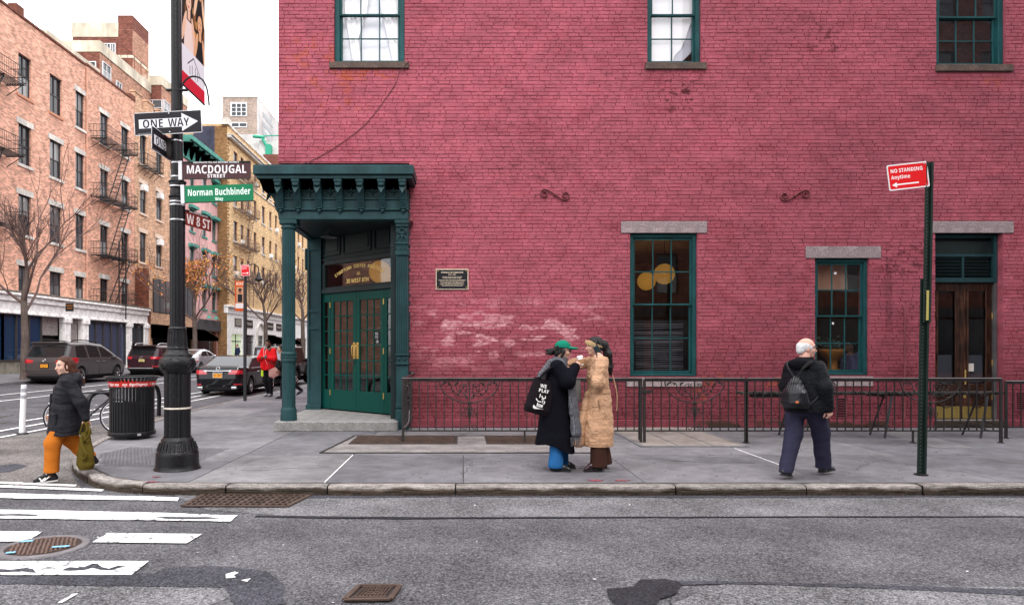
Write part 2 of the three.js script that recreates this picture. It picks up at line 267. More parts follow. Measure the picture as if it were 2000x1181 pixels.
// ---------- kerb: single stones along one line that turns the corner ----------
const KERB = [[46, 7.86], [20, 7.86], [-2.6, 7.86], [-3.3, 7.89], [-3.9, 7.98], [-4.45, 8.28], [-4.9, 8.75], [-5.42, 9.42], [-5.92, 10.4], [-6.34, 11.7], [-6.7, 13.6], [-6.95, 15.7], [-7.07, 17.7], [-7.07, 40], [-7.07, 130]];
const kerbCurve = new THREE.CatmullRomCurve3(KERB.map(([x, d]) => V(x, 0, -d)), false, 'centripetal');
const KP = (() => { kerbCurve.arcLengthDivisions = 3000; return kerbCurve; })(), KL = KP.getLength();
const PAVE = new THREE.Group(); PAVE.name = named('pavement'); scene.add(PAVE); tag(PAVE, 'grey concrete corner pavement of large flags with a granite kerb', undefined, undefined, 'structure');
{
  const r = rnd(12); let s = 0; const cuts = [0];
  const at = (x) => { let lo = 0, hi = KL; for (let i = 0; i < 40; i++) { const m = (lo + hi) / 2; if (KP.getPointAt(m / KL).x > x) lo = m; else hi = m; } return lo; };
  for (const x of [30, 20, 14, 11.2, 9.3, 7.35, 5.30, 3.96, 2.45, -0.09, -1.57, -2.75, -3.75, -4.75]) cuts.push(at(x));
  s = cuts[cuts.length - 1]; while (s < KL - 3) { s += s < 60 ? 1.3 + r() * 0.7 : 2.4; cuts.push(Math.min(s, KL)); }
  for (let c = 0; c + 1 < cuts.length; c++) {
    const a = cuts[c] + 0.008, b = cuts[c + 1] - 0.008, n = b - a > 5 ? 6 : 10, pos = [], idx = [], dy = (r() - 0.5) * 0.014, dz = (r() - 0.5) * 0.014;
    const prof = [[0.004, -0.12], [0, 0.03], [0.003, 0.085], [0.012, 0.108], [0.03, 0.119], [0.1, 0.122], [0.168, 0.121], [0.172, -0.12]];
    for (let i = 0; i <= n; i++) {
      const t = (a + (b - a) * i / n) / KL, p = KP.getPointAt(t), q = KP.getTangentAt(t), nx = -q.z, nz = q.x, e = i === 0 || i === n ? 0.006 : 0;
      prof.forEach(([o, y], k) => { const j = (fbm(t * 900 + k * 7, c * 3.1, 0, 2, 4) - 0.5) * (k < 5 ? 0.02 : 0.006), oo = o + dz + j + (k < 3 ? e : 0); pos.push(p.x + nx * oo, y + dy - (k > 2 && k < 7 ? e : 0) + (k > 2 && k < 6 ? j * 0.4 : 0) + GR(p.x), p.z + nz * oo); });
    }
    const m = prof.length; for (let i = 0; i < n; i++) for (let k = 0; k + 1 < m; k++) { const A = i * m + k; idx.push(A, A + 1, A + m, A + 1, A + m + 1, A + m); }
    for (let k = 1; k + 1 < m; k++) { idx.push(0, k, k + 1); const Z = n * m; idx.push(Z, Z + k + 1, Z + k); }
    const g = new THREE.BufferGeometry(); g.setAttribute('position', new THREE.Float32BufferAttribute(pos, 3)); g.setIndex(idx); const tv = []; for (let i = 0; i <= n; i++) for (let k = 0; k < m; k++) tv.push((a + (b - a) * i / n) / 3.2, [0, 0.16, 0.42, 0.52, 0.6, 0.82, 0.98, 1][k]); g.setAttribute('uv', new THREE.Float32BufferAttribute(tv, 2)); g.computeVertexNormals();
    new B().add(g).mesh('kerb_stone', M.kerbs[c % 3], PAVE);
  }
}
// flags: polygons in [X, depth], 8 mm joints over a dark bed
const SW = 0.122;
{
  const line = []; for (let i = 0; i <= 260; i++) { const p = KP.getPointAt(i / 260), q = KP.getTangentAt(i / 260); line.push([p.x - q.z * 0.172, p.z + q.x * 0.172]); }
  const inner = line.map(([x, z]) => [x, -z]).filter(([x, d]) => d < 100);
  const outl = [...inner, [-3.4, 100], [-3.4, 13.9], [46, 13.9]], s = new THREE.Shape(outl.map(([x, d]) => new THREE.Vector2(x, d)));
  new B(3).ext(s, 0.2, new THREE.Matrix4().makeRotationX(-PI / 2).setPosition(0, SW - 0.21, 0)).mesh('pavement_bed', M.joint, PAVE);
  const flag = (pts, m, y = SW, name = 'flagstone') => { const c = pts.reduce((a, p) => [a[0] + p[0] / pts.length, a[1] + p[1] / pts.length], [0, 0]);
    return new B(3).ext(pts, 0.09, new THREE.Matrix4().makeRotationX(-PI / 2).setPosition(0, y - 0.09, 0), 0.004).mesh(name, m, PAVE); };
  const xs = [-3.25, -1.64, 0, 2.14, 4.3, 6.4, 8.5, 10.7, 13, 15.4, 17.8, 20.2], j = 0.005, r = rnd(5);
  for (let i = 0; i + 1 < xs.length; i++) {
    const near = 8.04, a = xs[i] + j, b = xs[i + 1] - j;
    flag([[a, near], [b, near], [b, 10.1 - j], [a, 10.1 - j]], i === 0 ? M.slabPale : M.slabs[[0, 2, 0, 3, 0, 2, 1][i % 7]]);
    if (i !== 1 && i !== 2) flag([[a, 10.1 + j], [b, 10.1 + j], [b, 13.9], [a, 13.9]], M.slabs[[1, 2, 0, 2, 3, 0, 1][(i + 3) % 7]]);
  }
  // the vault frame with its gratings takes the second row beside the step
  flag([[-1.64 + j, 12.35], [2.14 - j, 12.35], [2.14 - j, 13.9], [-1.64 + j, 13.9]], M.slabs[1]);
  flag([[-1.64 + j, 10.11], [2.14 - j, 10.11], [2.14 - j, 10.28], [-1.64 + j, 10.28]], M.slabs[0]);
  // corner flags follow the kerb
  const seg = (d0, d1) => inner.filter(([x, d]) => x < -3.25 && d > d0 && d < d1), front = seg(7, 9.6), c1 = seg(9.6, 11.6), c2 = seg(11.6, 13.9);
  const edge = (d) => { for (let i = 1; i < inner.length; i++) if (inner[i][0] < -3.2 && inner[i][1] >= d) { const [a, b] = [inner[i - 1], inner[i]], t = (d - a[1]) / (b[1] - a[1]); return lerp(a[0], b[0], t); } };
  flag([[-3.26, 8.06], ...front.map(([x, d]) => [x + 0.012, d + 0.008]), [edge(9.6) + 0.012, 9.6 - j], [-3.26, 9.6 - j]], M.slabs[2]);
  flag([[-3.26, 9.6 + j], [edge(9.6) + 0.012, 9.6 + j], ...c1.map(([x, d]) => [x + 0.012, d]), [edge(11.6) + 0.01, 11.6 - j], [-3.26, 11.6 - j]], M.slabs[1]);
  flag([[-3.26, 11.6 + j], [edge(11.6) + 0.01, 11.6 + j], ...c2.map(([x, d]) => [x + 0.01, d]), [edge(13.9) + 0.01, 13.9 - j], [-3.26, 13.9 - j]], M.slabs[3]);
  for (let d = 13.9, i = 0; d < 60; d += 2.05, i++) { const e = Math.min(d + 2.05, 62), mid = -5.15; flag([[edge(d) + 0.01, d + j], [mid - j, d + j], [mid - j, e - j], [edge(e) + 0.01, e - j]], M.slabs[i % 4]); flag([[mid + j, d + j], [-3.42, d + j], [-3.42, e - j], [mid + j, e - j]], M.slabs[(i + 1) % 4]); }
  flag([[edge(62) + 0.01, 62], [-3.42, 62], [-3.42, 99], [edge(98) + 0.01, 99]], M.slabs[1]);
  // pale infill strip by the right door, paler caulk in two joints, ribbed ramp surface
  flag([[7.5, 10.82], [8.15, 10.84], [8.55, 13.3], [7.95, 13.4]], M.slabPale, SW + 0.005, 'pale_infill');
  for (const [x, d0, d1, w] of [[-1.64, 8.04, 10.1, 0.013], [4.3, 8.9, 10.8, 0.012]]) new B(3).ext([[x - w / 2, d0], [x + w / 2, d0], [x + w / 2, d1], [x - w / 2, d1]], 0.02, new THREE.Matrix4().makeRotationX(-PI / 2).setPosition(0, SW - 0.016, 0)).mesh('joint_caulk', M.roadPaint, PAVE);
  const rb = new B(1); for (let i = 0; i < 34; i++) for (let k = 0; k < 20; k++) { const X = -5.55 + i * 0.055 + k * 0.012, d = 9.25 + k * 0.085 - i * 0.004; if (d > 8.95 && X > edge(Math.max(d, 9)) + 0.2 && X < -3.7) rb.cb(0.036, 0.007, 0.05, X, SW + 0.0035, -d, 0.003); }
  tag(rb.mesh('ramp_studs', M.slabs[0], PAVE), undefined, undefined, undefined, 'stuff');
  // pink and green survey paint
  const pinkM = mat([0.62, 0.16, 0.2], { map: T.asphalt, rough: 0.9 }), greenM = mat([0.12, 0.3, 0.22], { map: T.asphalt, rough: 0.9 });
  const sp = (u0, v0, s, m, y = SW + 0.004) => { const rr = rnd(u0), p = gp(u0, v0, y); const q = []; for (let k = 0; k < 14; k++) { const a = k / 14 * 6.283; q.push([p[0] + Math.cos(a) * s * (0.5 + rr()), p[1] + Math.sin(a) * s * 0.55 * (0.4 + rr())]); } new B(2.5).ext(q, 0.003, new THREE.Matrix4().makeRotationX(-PI / 2).setPosition(0, y, 0)).mesh('survey_paint', m, PAVE); };
  sp(1165, 938, 0.09, pinkM, SW + 0.003); sp(1215, 938, 0.08, pinkM); sp(303, 931, 0.05, pinkM); sp(296, 941, 0.06, pinkM, SW + 0.005);
}
{ // gum spots, hairline cracks, gutter grit
  const r = rnd(91), g = new B(1); for (let i = 0; i < 190; i++) { const X = -6 + r() * 14, d = 8.2 + r() * 2.6, s = 0.008 + r() * 0.016; if (X < -3.2 && (d < 9.4 || X < -5)) continue; g.cyl(s, s, 0.002, X, SW + 0.001 + i * 1e-5, -d, 7); } tag(g.mesh('gum_spots', mat([0.10, 0.097, 0.1], { rough: 0.9 }), PAVE), undefined, undefined, undefined, 'stuff');
  const c = new B(1); for (const [X, d, a, L] of [[0.04, 9.2, 1.5, 1.6], [-2.3, 9.0, 0.3, 1.2], [3.1, 9.6, -0.4, 1.1], [5.4, 9.2, 0.9, 1.0], [1.4, 8.5, 0.1, 0.8]]) { let p = [X - Math.cos(a) * L / 2, SW + 0.001, -d + Math.sin(a) * L / 2]; for (let k = 0; k < 16; k++) { const b = a + (r() - 0.5) * 1.3, e = [p[0] + Math.cos(b) * L / 16, p[1], p[2] - Math.sin(b) * L / 16]; c.bar(p, e, 0.006, 0.002); p = e; } } tag(c.mesh('hairline_cracks', M.joint, PAVE), undefined, undefined, undefined, 'stuff');
  sheet('gutter_grit', [[-3, 7.88], [20, 7.85], [20, 7.74], [8, 7.77], [3, 7.72], [0, 7.76], [-2, 7.7]], M.asphaltDark, 0.0085, 0.05); for (const q of [[[2.6, 10.0], [4.1, 9.9], [4.0, 9.3], [3.2, 9.45]], [[5.9, 10.0], [8.2, 10.05], [8.1, 8.5], [6.8, 8.3], [6.1, 9.0]], [[-1.4, 9.9], [-0.3, 9.95], [-0.6, 9.5]]]) { const m = sheet('damp_stain', q, M.slabs[2], SW + 0.0016, 0.1, PAVE); m.userData = {}; } }
// cellar hatch of beige concrete
{ const h = thing('cellar_hatch', 'beige concrete cellar hatch slab in the pavement under the middle railing', 'hatch', [3.72, SW, -12.2]);
  new B(3).ext([[-0.86, -1.28], [0.86, -1.28], [0.86, 1.4], [-0.86, 1.4]], 0.012, new THREE.Matrix4().makeRotationX(-PI / 2), 0.004).mesh('slab', M.beige, h);
  const f = new B(3); f.box(1.74, 0.014, 0.07, 0, 0.009, 1.25); f.box(0.07, 0.014, 2.6, -0.84, 0.009, 0); f.box(0.07, 0.014, 2.6, 0.84, 0.009, 0); f.mesh('rim', M.slabPale, h);
  const l = new B(3); l.box(0.02, 0.012, 2.45, -0.25, 0.012, 0); l.box(0.02, 0.012, 2.45, 0.32, 0.012, 0); l.mesh('seam', M.slabPale, h); }
// vault frame with two perforated gratings
{ const v = thing('vault_grating', 'long pebbled concrete frame with two rusty perforated gratings in front of the red wall', 'grating', [0.1, SW, -11.3]);
  new B(2.5).ext([[-2.25, -1.02], [2.1, -1.02], [2.1, 0.97], [-2.05, 0.97]], 0.006, new THREE.Matrix4().makeRotationX(-PI / 2)).mesh('pebble_slab', M.pebble, v);
  const st = new B(1); st.box(4.36, 0.016, 0.03, -0.07, 0.007, 1.03); st.box(4.2, 0.016, 0.025, 0, 0.007, -0.97); st.bar([-2.26, 0.007, 1.03], [-2.06, 0.007, -0.97], 0.035, 0.016); st.box(0.03, 0.016, 2.0, 2.1, 0.007, 0.02); st.mesh('steel_edge', M.ironDark, v);
  for (const [a, b] of [[-2.0, -0.2], [0.28, 2.05]]) {
    const g = new B(0.7); g.box(b - a, 0.008, 1.04, (a + b) / 2, 0.01, -0.43); g.mesh('grating_plate', mat([0.05, 0.042, 0.037], { rough: 0.9 }), v);
    const k = new B(0.7); for (let i = 0; i < 46; i++) for (let q = 0; q < 14; q++) { const X = a + 0.03 + (i + (q & 1) * 0.5) * (b - a - 0.06) / 46.5, Z = -0.92 + q * 0.075; k.cb(0.022, 0.012, 0.05, X, 0.018, Z, 0.004, 0, q & 1 ? 0.5 : -0.5); }
    tag(k.mesh('grating_studs', M.rust, v), undefined, undefined, undefined, 'stuff'); } }
// far pavement of the side street
{ const g = new B(3); const y0 = (X) => GR(X) + 0.12;
  const pos = [], idx = []; const cols = [[-18.1, -0.1], [-18.1, 0.115], [-18.28, 0.122], [-19.5, 0.122], [-24, 0.122], [-36, 0.122]];
  for (const d of [10, 60, 130]) for (const [x, y] of cols) pos.push(x, GR(x) + y, -d);
  for (let a = 0; a < 2; a++) for (let c = 0; c < 5; c++) { const i = a * 6 + c; idx.push(i, i + 6, i + 1, i + 1, i + 6, i + 7); }
  const q = new THREE.BufferGeometry(); q.setAttribute('position', new THREE.Float32BufferAttribute(pos, 3)); q.setIndex(idx);
  struct('far_pavement', g.add(q.toNonIndexed()).geo(), M.slabs[3], 'pale concrete pavement along the far side of the side street'); }
// ---------- the red corner building ----------
const WZ = 13.65, WPX = F / WZ, wx = (u) => (u - CX) / WPX, wy = (v) => EYE - SW - (v - CY) / WPX;    // plate -> wall metres (y over the pavement)
const RED = thing('brick_building', 'corner building of painted dark pink brick with green windows and a green corner portico', 'building', [0, SW, -WZ]);
const WX0 = -3.715, WX1 = 13.2, WH = 10.4;
T.wall = tex(2048, 1260, (u, v) => {                               // paint film over the whole facade, 16.9 x 10.4 m
  const x = WX0 + u * (WX1 - WX0), y = v * WH;
  const l = fbm(x * 0.5, y * 0.6, 0, 4, 81), m = fbm(x * 2.2, y * 3.4, 0, 4, 85), s = fbm(x * 9, y * 11, 0, 3, 89), h = fbm(x * 1.3, y * 9, 0, 3, 92);
  let r = 0.685, g = 0.36, b = 0.412;
  let k = 1 + (l - 0.5) * 0.18 + (m - 0.5) * 0.12 + (s - 0.5) * 0.2 + (h - 0.5) * 0.12;
  const deep = sst(0.55, 0.72, fbm(x * 2.6 + 3, y * 5.2, 0, 5, 95)) * 0.09;                               // scrubbed darker, redder patches
  r *= k - deep * 0.3; g *= k - deep * 0.75; b *= k - deep * 0.72;
  const low = sst(1.9, 0.3, y) * 0.2 + sst(3.2, 1.2, y) * 0.06; r *= 1 - low; g *= 1 - low * 1.2; b *= 1 - low * 1.2;   // splash-back dirt low on the wall
  const inW = (a, c, p, q, f = 0.5) => sst(a - f, a + f, x) * sst(c + f, c - f, x) * sst(p - f, p + f, y) * sst(q + f, q - f, y);
  const bl = inW(-0.9, 2.9, 1.35, 2.45, 0.45) * sst(0.50, 0.64, fbm(x * 3.3, y * 9.5, 0, 5, 101)) * (0.3 + 1.1 * vn(x * 17, y * 34, 0, 103));  // salt bloom
  r = lerp(r, 0.86, bl * 0.85); g = lerp(g, 0.63, bl * 0.85); b = lerp(b, 0.65, bl * 0.85);
  const raw = (sst(0.54, 0.62, fbm(x * 8, y * 10, 0, 3, 105)) * (inW(-2.5, -1.4, 7.0, 7.2, 0.15) + 0.5 * inW(9.6, 10.8, 6.85, 7.0, 0.1)) + sst(0.6, 0.68, fbm(x * 6, y * 8, 0, 3, 107)) * (inW(4.6, 6.6, 0.5, 1.0, 0.25) * 0.7 + inW(-3.6, -2.0, 6.2, 7.8, 0.2) * 0.5));
  r = lerp(r, 0.72, clamp(raw) * 0.8); g = lerp(g, 0.36, clamp(raw) * 0.8); b = lerp(b, 0.25, clamp(raw) * 0.8);
  const crack = sst(0.58, 0.7, fbm(x * 12, y * 16, 0, 3, 111)) * (inW(4.0, 4.7, 6.35, 7.0, 0.2) + inW(6.9, 7.6, 7.5, 8.0, 0.25) * 0.8 + inW(8.3, 9.6, 3.0, 3.7, 0.25) * 0.6 + inW(0.5, 2.2, 5.0, 5.5, 0.3) * 0.35);
  r *= 1 - clamp(crack) * 0.4; g *= 1 - clamp(crack) * 0.45; b *= 1 - clamp(crack) * 0.45;
  const scar = inW(8.46, 8.6, 1.9, 3.4, 0.03) * 0.12; r *= 1 - scar; g *= 1 - scar; b *= 1 - scar;
  const moss = inW(4.7, 8.6, -0.1, 0.13, 0.08) * sst(0.4, 0.6, fbm(x * 5, y * 6, 0, 3, 115)) * 0.75; r = lerp(r, 0.2, moss); g = lerp(g, 0.2, moss); b = lerp(b, 0.14, moss);
  return [r, g, b];
}, true, true);
M.red = mat([0.86, 0.86, 0.86], { map: T.wall, bumpMap: rep(T.fine, 42, 26), bumpScale: 0.010, rough: 0.72 });
M.green = mat([0.019, 0.066, 0.073], { map: rep(T.grime, 0.6), bumpMap: rep(T.fine, 2), bumpScale: 0.0015, rough: 0.48, specularIntensity: 0.45 });
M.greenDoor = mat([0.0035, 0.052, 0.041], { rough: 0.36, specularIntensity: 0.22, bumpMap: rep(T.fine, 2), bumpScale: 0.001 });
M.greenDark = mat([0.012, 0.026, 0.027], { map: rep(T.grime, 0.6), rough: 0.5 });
M.greenWin = mat([0.018, 0.095, 0.10], { map: rep(T.grime, 0.8), rough: 0.5, specularIntensity: 0.35 });
M.brown = mat([0.30, 0.225, 0.195], { map: T.granite, rough: 0.85, bumpMap: T.fine, bumpScale: 0.004 });
M.lintel = mat([0.78, 0.64, 0.67], { map: T.granite, rough: 0.8, bumpMap: T.fine, bumpScale: 0.003 });
M.glass = mat([1, 1, 1], { transmission: 1, thickness: 0, rough: 0.02, ior: 1.5 });
M.brass = mat([0.58, 0.40, 0.13], { rough: 0.35, metal: 0.9 });
M.oldWood = mat([0.17, 0.065, 0.035], { map: T.wood, rough: 0.42, bumpMap: T.wood, bumpScale: 0.002 });
M.dark = mat([0.018, 0.016, 0.016], { rough: 0.8 });
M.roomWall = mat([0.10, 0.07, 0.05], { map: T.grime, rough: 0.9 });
M.white = mat([0.8, 0.8, 0.8], { rough: 0.7 });
M.black = mat([0.02, 0.02, 0.022], { rough: 0.5 });

const OPEN = { // wall openings x0, x1, y0, y1
  w1: [wx(652), wx(790), wy(122), wy(122) + 2.05], w2: [wx(1265), wx(1370), wy(123), wy(123) + 2.05], w3: [wx(1830), wx(1966), wy(127), wy(127) + 2.05],
  w4: [wx(1231), wx(1363), wy(735), wy(455)], w5: [wx(1593), wx(1699), wy(733), wy(504)], door: [wx(1828), wx(1961), 0.02, wy(455)], porch: [-4, wx(799), -0.2, wy(318)],
};
const SOLID = [ // trim set into the brick: sills, lintels, vents
  [wx(643), wx(799), wy(134), wy(122)], [wx(1260), wx(1380), wy(136), wy(123)], [wx(1828), wx(1978), wy(140), wy(127)], [wx(1224), wx(1371), wy(755), wy(737)], [wx(1587), wx(1705), wy(754), wy(735)],
  [wx(1213), wx(1382), wy(455), wy(432)], [wx(1574), wx(1722), wy(504), wy(481)], [wx(1817), wx(1981), wy(455), wy(432)],
];
{
  // backing wall with real openings and reveals
  const hole = ([a, b, c, d]) => [[a, c], [b, c], [b, d], [a, d]], pr = OPEN.porch;
  const back = new B();
  const outl = [[pr[1], 0], [OPEN.door[0], 0], [OPEN.door[0], OPEN.door[3]], [OPEN.door[1], OPEN.door[3]], [OPEN.door[1], 0], [WX1, 0], [WX1, WH], [WX0, WH], [WX0, pr[3]], [pr[1], pr[3]]];
  back.ext(outl, 0.36, M4(0, 0, -0.374), 0, ['w1', 'w2', 'w3', 'w4', 'w5'].map((k) => hole(OPEN[k])));
  back.span(WX0, WX0 + 0.36, pr[3], WH, -30, -0.373); back.span(WX0 + 0.13, WX0 + 0.4, 0, pr[3], -30, -2.31); back.span(WX1 - 0.36, WX1, 0, WH, -30, -0.373); back.span(WX0, WX1, 0, WH, -30.36, -30);
  for (let i = 0; i < back.p.length / 3; i++) { back.t[i * 2] = (back.p[i * 3] - WX0 + (Math.abs(back.n[i * 3]) > 0.5 ? back.p[i * 3 + 2] : 0)) / (WX1 - WX0); back.t[i * 2 + 1] = back.p[i * 3 + 1] / WH; }
  back.mesh('wall', M.red, RED);
  const roof = new B(2); roof.span(WX0 + 0.36, WX1 - 0.36, WH - 0.2, WH - 0.05, -30, -0.373); roof.mesh('roof', M.dark, RED);
  // bricks, course by course; painted-over joints swallow some of the uprights
  const r = rnd(2024), rows = [], CH = 0.0737, rects = [...Object.values(OPEN), ...SOLID];
  const brick = (out, x0, x1, y0, y1) => {
    const z = -0.001 + r() * 0.0036, c = () => 0.0022 + r() * 0.003, tl = (r() - 0.5) * 0.003, tw = (r() - 0.5) * 0.003, ww = r() < 0.12 ? 0.006 : 0;
    const o = [[x0, y0], [x1, y0], [x1, y1], [x0, y1]].map(([x, y], i) => [x + (r() - 0.5) * 0.004, y + (r() - 0.5) * 0.003]);
    const q = o.map(([x, y], i) => [x + (i === 0 || i === 3 ? c() : -c()), y + (i < 2 ? c() + ww : -c()), z + (i < 2 ? tl : -tl) + (i === 0 || i === 3 ? tw : -tw)]);
    const bk = o.map(([x, y]) => [x, y, -0.016]);
    const face = (a, b, cc, d) => { for (const p of [a, b, cc, a, cc, d]) out.p.push(...p); };
    // front split in two so that it can bow a little
    face(q[0], q[1], q[2], q[3]);
    for (let i = 0; i < 4; i++) { const k = (i + 1) % 4; face(bk[i], bk[k], q[k], q[i]); }
  };
  const list = [];
  for (let j = 0, y = 0.17; y < 9.15; j++, y += CH) {
    const wob = (x) => (fbm(x * 0.35, j * 0.9, 0, 2, 7) - 0.5) * 0.009;
    let x = WX0 - r() * 0.2; const head = j % 7 === 3;
    while (x < WX1) {
      let L = head ? 0.108 : 0.212; L += (r() - 0.5) * 0.016; if (r() < 0.16) L *= 2; else if (r() < 0.12) L *= 0.5;
      let a = Math.max(x, WX0), b = Math.min(x + L, WX1); if (b - a < 0.03) { x += L; continue; } x += L + (r() < 0.2 ? 0.001 : 0.0105);
      const g = 0.0012 + r() * 0.004, y0 = y + wob(a) + g * 0.5, y1 = y + CH + wob(a) - g * 0.5;
      let parts = [[a, b]];
      for (const [p, q, c, d] of rects) { if (y1 < c + 0.012 || y0 > d - 0.012) continue; parts = parts.flatMap(([m, n]) => (n <= p || m >= q ? [[m, n]] : [[m, Math.min(n, p)], [Math.max(m, q), n]].filter(([e, f]) => f - e > 0.025))); }
      for (const [m, n] of parts) list.push([m, n, y0, y1]);
    }
  }
  const dist = (b) => Math.hypot((b[0] + b[1]) / 2 - 0.6, ((b[2] + b[3]) / 2 - 2.9) * 1.1);
  list.sort((a, b) => dist(a) - dist(b));
  const uvOf = (o) => { for (let i = 0; i < o.p.length / 3; i++) o.t.push((o.p[i * 3] - WX0) / (WX1 - WX0), o.p[i * 3 + 1] / WH); };
  const nrm = (p) => { const n = []; for (let i = 0; i < p.length; i += 9) { const a = V().fromArray(p, i + 3).sub(V().fromArray(p, i)), b = V().fromArray(p, i + 6).sub(V().fromArray(p, i)), c = a.cross(b).normalize(); if (c.z < 0) c.negate(); for (let k = 0; k < 3; k++) n.push(c.x, c.y, c.z); } return n; };
  const all = new B();
  list.forEach((b, i) => { const o = i < 300 ? new B() : all; brick(o, ...b); if (i < 300) { uvOf(o); o.n = nrm(o.p); o.mesh('brick', M.red, RED); } });
  uvOf(all); all.n = nrm(all.p); tag(all.mesh('brickwork', M.red, RED), undefined, undefined, undefined, 'stuff');
  // projecting base course
  const base = new B(); for (const [a, b] of [[wx(799), OPEN.door[0]], [OPEN.door[1], WX1]]) { for (let x = a; x < b - 0.05;) { const w = Math.min(0.5 + r() * 0.7, b - x); base.cb(w - 0.006, 0.17, 0.10, x + w / 2, 0.082 + (r() - 0.5) * 0.01, -0.005 + (r() - 0.5) * 0.012, 0.014); x += w; } }
  for (let i = 0; i < base.p.length / 3; i++) { base.t[i * 2] = (base.p[i * 3] - WX0) / (WX1 - WX0); base.t[i * 2 + 1] = base.p[i * 3 + 1] / WH; }
  tag(base.mesh('base_course', M.red, RED), undefined, undefined, undefined, 'stuff');
  // sills and lintels
  SOLID.forEach(([a, b, c, d], i) => { const o = new B(0.6); o.span(a + 0.004, b - 0.004, c, d, i < 5 ? -0.3 : -0.3, i < 5 ? (i < 3 ? 0.05 : 0.035) : 0.014, 0.008); o.mesh(i < 5 ? 'window_sill' : 'lintel', i < 3 ? M.brown : M.lintel, RED); });
}
// sash windows: casing, two sashes, glazing bars and single panes
function sashWindow([x0, x1, y0, y1], cols, top, bot, split, o = {}) {
  const f = new B(1), z = -0.07, cas = o.cas ?? 0.075, jx = 0.02;
  f.span(x0 + 0.004, x0 + cas, y0 + 0.004, y1 - 0.004, z - 0.13, z, 0.006); f.span(x1 - cas, x1 - 0.004, y0 + 0.004, y1 - 0.004, z - 0.13, z, 0.006); f.span(x0 + cas, x1 - cas, y1 - cas, y1 - 0.004, z - 0.13, z - 0.002, 0.006); f.span(x0 + cas, x1 - cas, y0 + 0.004, y0 + 0.05, z - 0.16, z + 0.01, 0.006);
  const win = f.mesh('window', M.greenWin, RED), a = x0 + cas, b = x1 - cas, c = y0 + 0.05, d = y1 - cas, m = lerp(c, d, split);
  for (const [p, q, rows, zz] of [[m, d, top, z - 0.045], [c, m + 0.035, bot, z - 0.095]]) {
    const s = new B(1), st = 0.045, g = 0.012, lo = p < m - 0.1 ? 0.06 : 0.035, hi = q > m + 0.1 ? 0.05 : 0.035;
    s.span(a, a + st, p, q, zz - 0.035, zz, 0.004); s.span(b - st, b, p, q, zz - 0.035, zz, 0.004); s.span(a + st, b - st, p, p + lo, zz - 0.035, zz - 0.001, 0.004); s.span(a + st, b - st, q - hi, q, zz - 0.035, zz - 0.001, 0.004);
    const X = (i) => lerp(a + st, b - st, i / cols), Y = (i) => lerp(p + lo, q - hi, i / rows);
    for (let i = 1; i < cols; i++) s.span(X(i) - g, X(i) + g, p + lo, q - hi, zz - 0.028, zz - 0.004, 0.004);
    for (let i = 1; i < rows; i++) s.span(a + st, b - st, Y(i) - g, Y(i) + g, zz - 0.027, zz - 0.005, 0.004);
    s.mesh('sash', M.greenWin, win);
    for (let i = 0; i < cols; i++) for (let k = 0; k < rows; k++) { const e = new B(); e.box(X(i + 1) - X(i) - g, Y(k + 1) - Y(k) - g, 0.004, (X(i) + X(i + 1)) / 2, (Y(k) + Y(k + 1)) / 2, zz - 0.018); e.mesh('pane', M.glass, win); }
  }
  return { win, a, b, c, d, z };
}
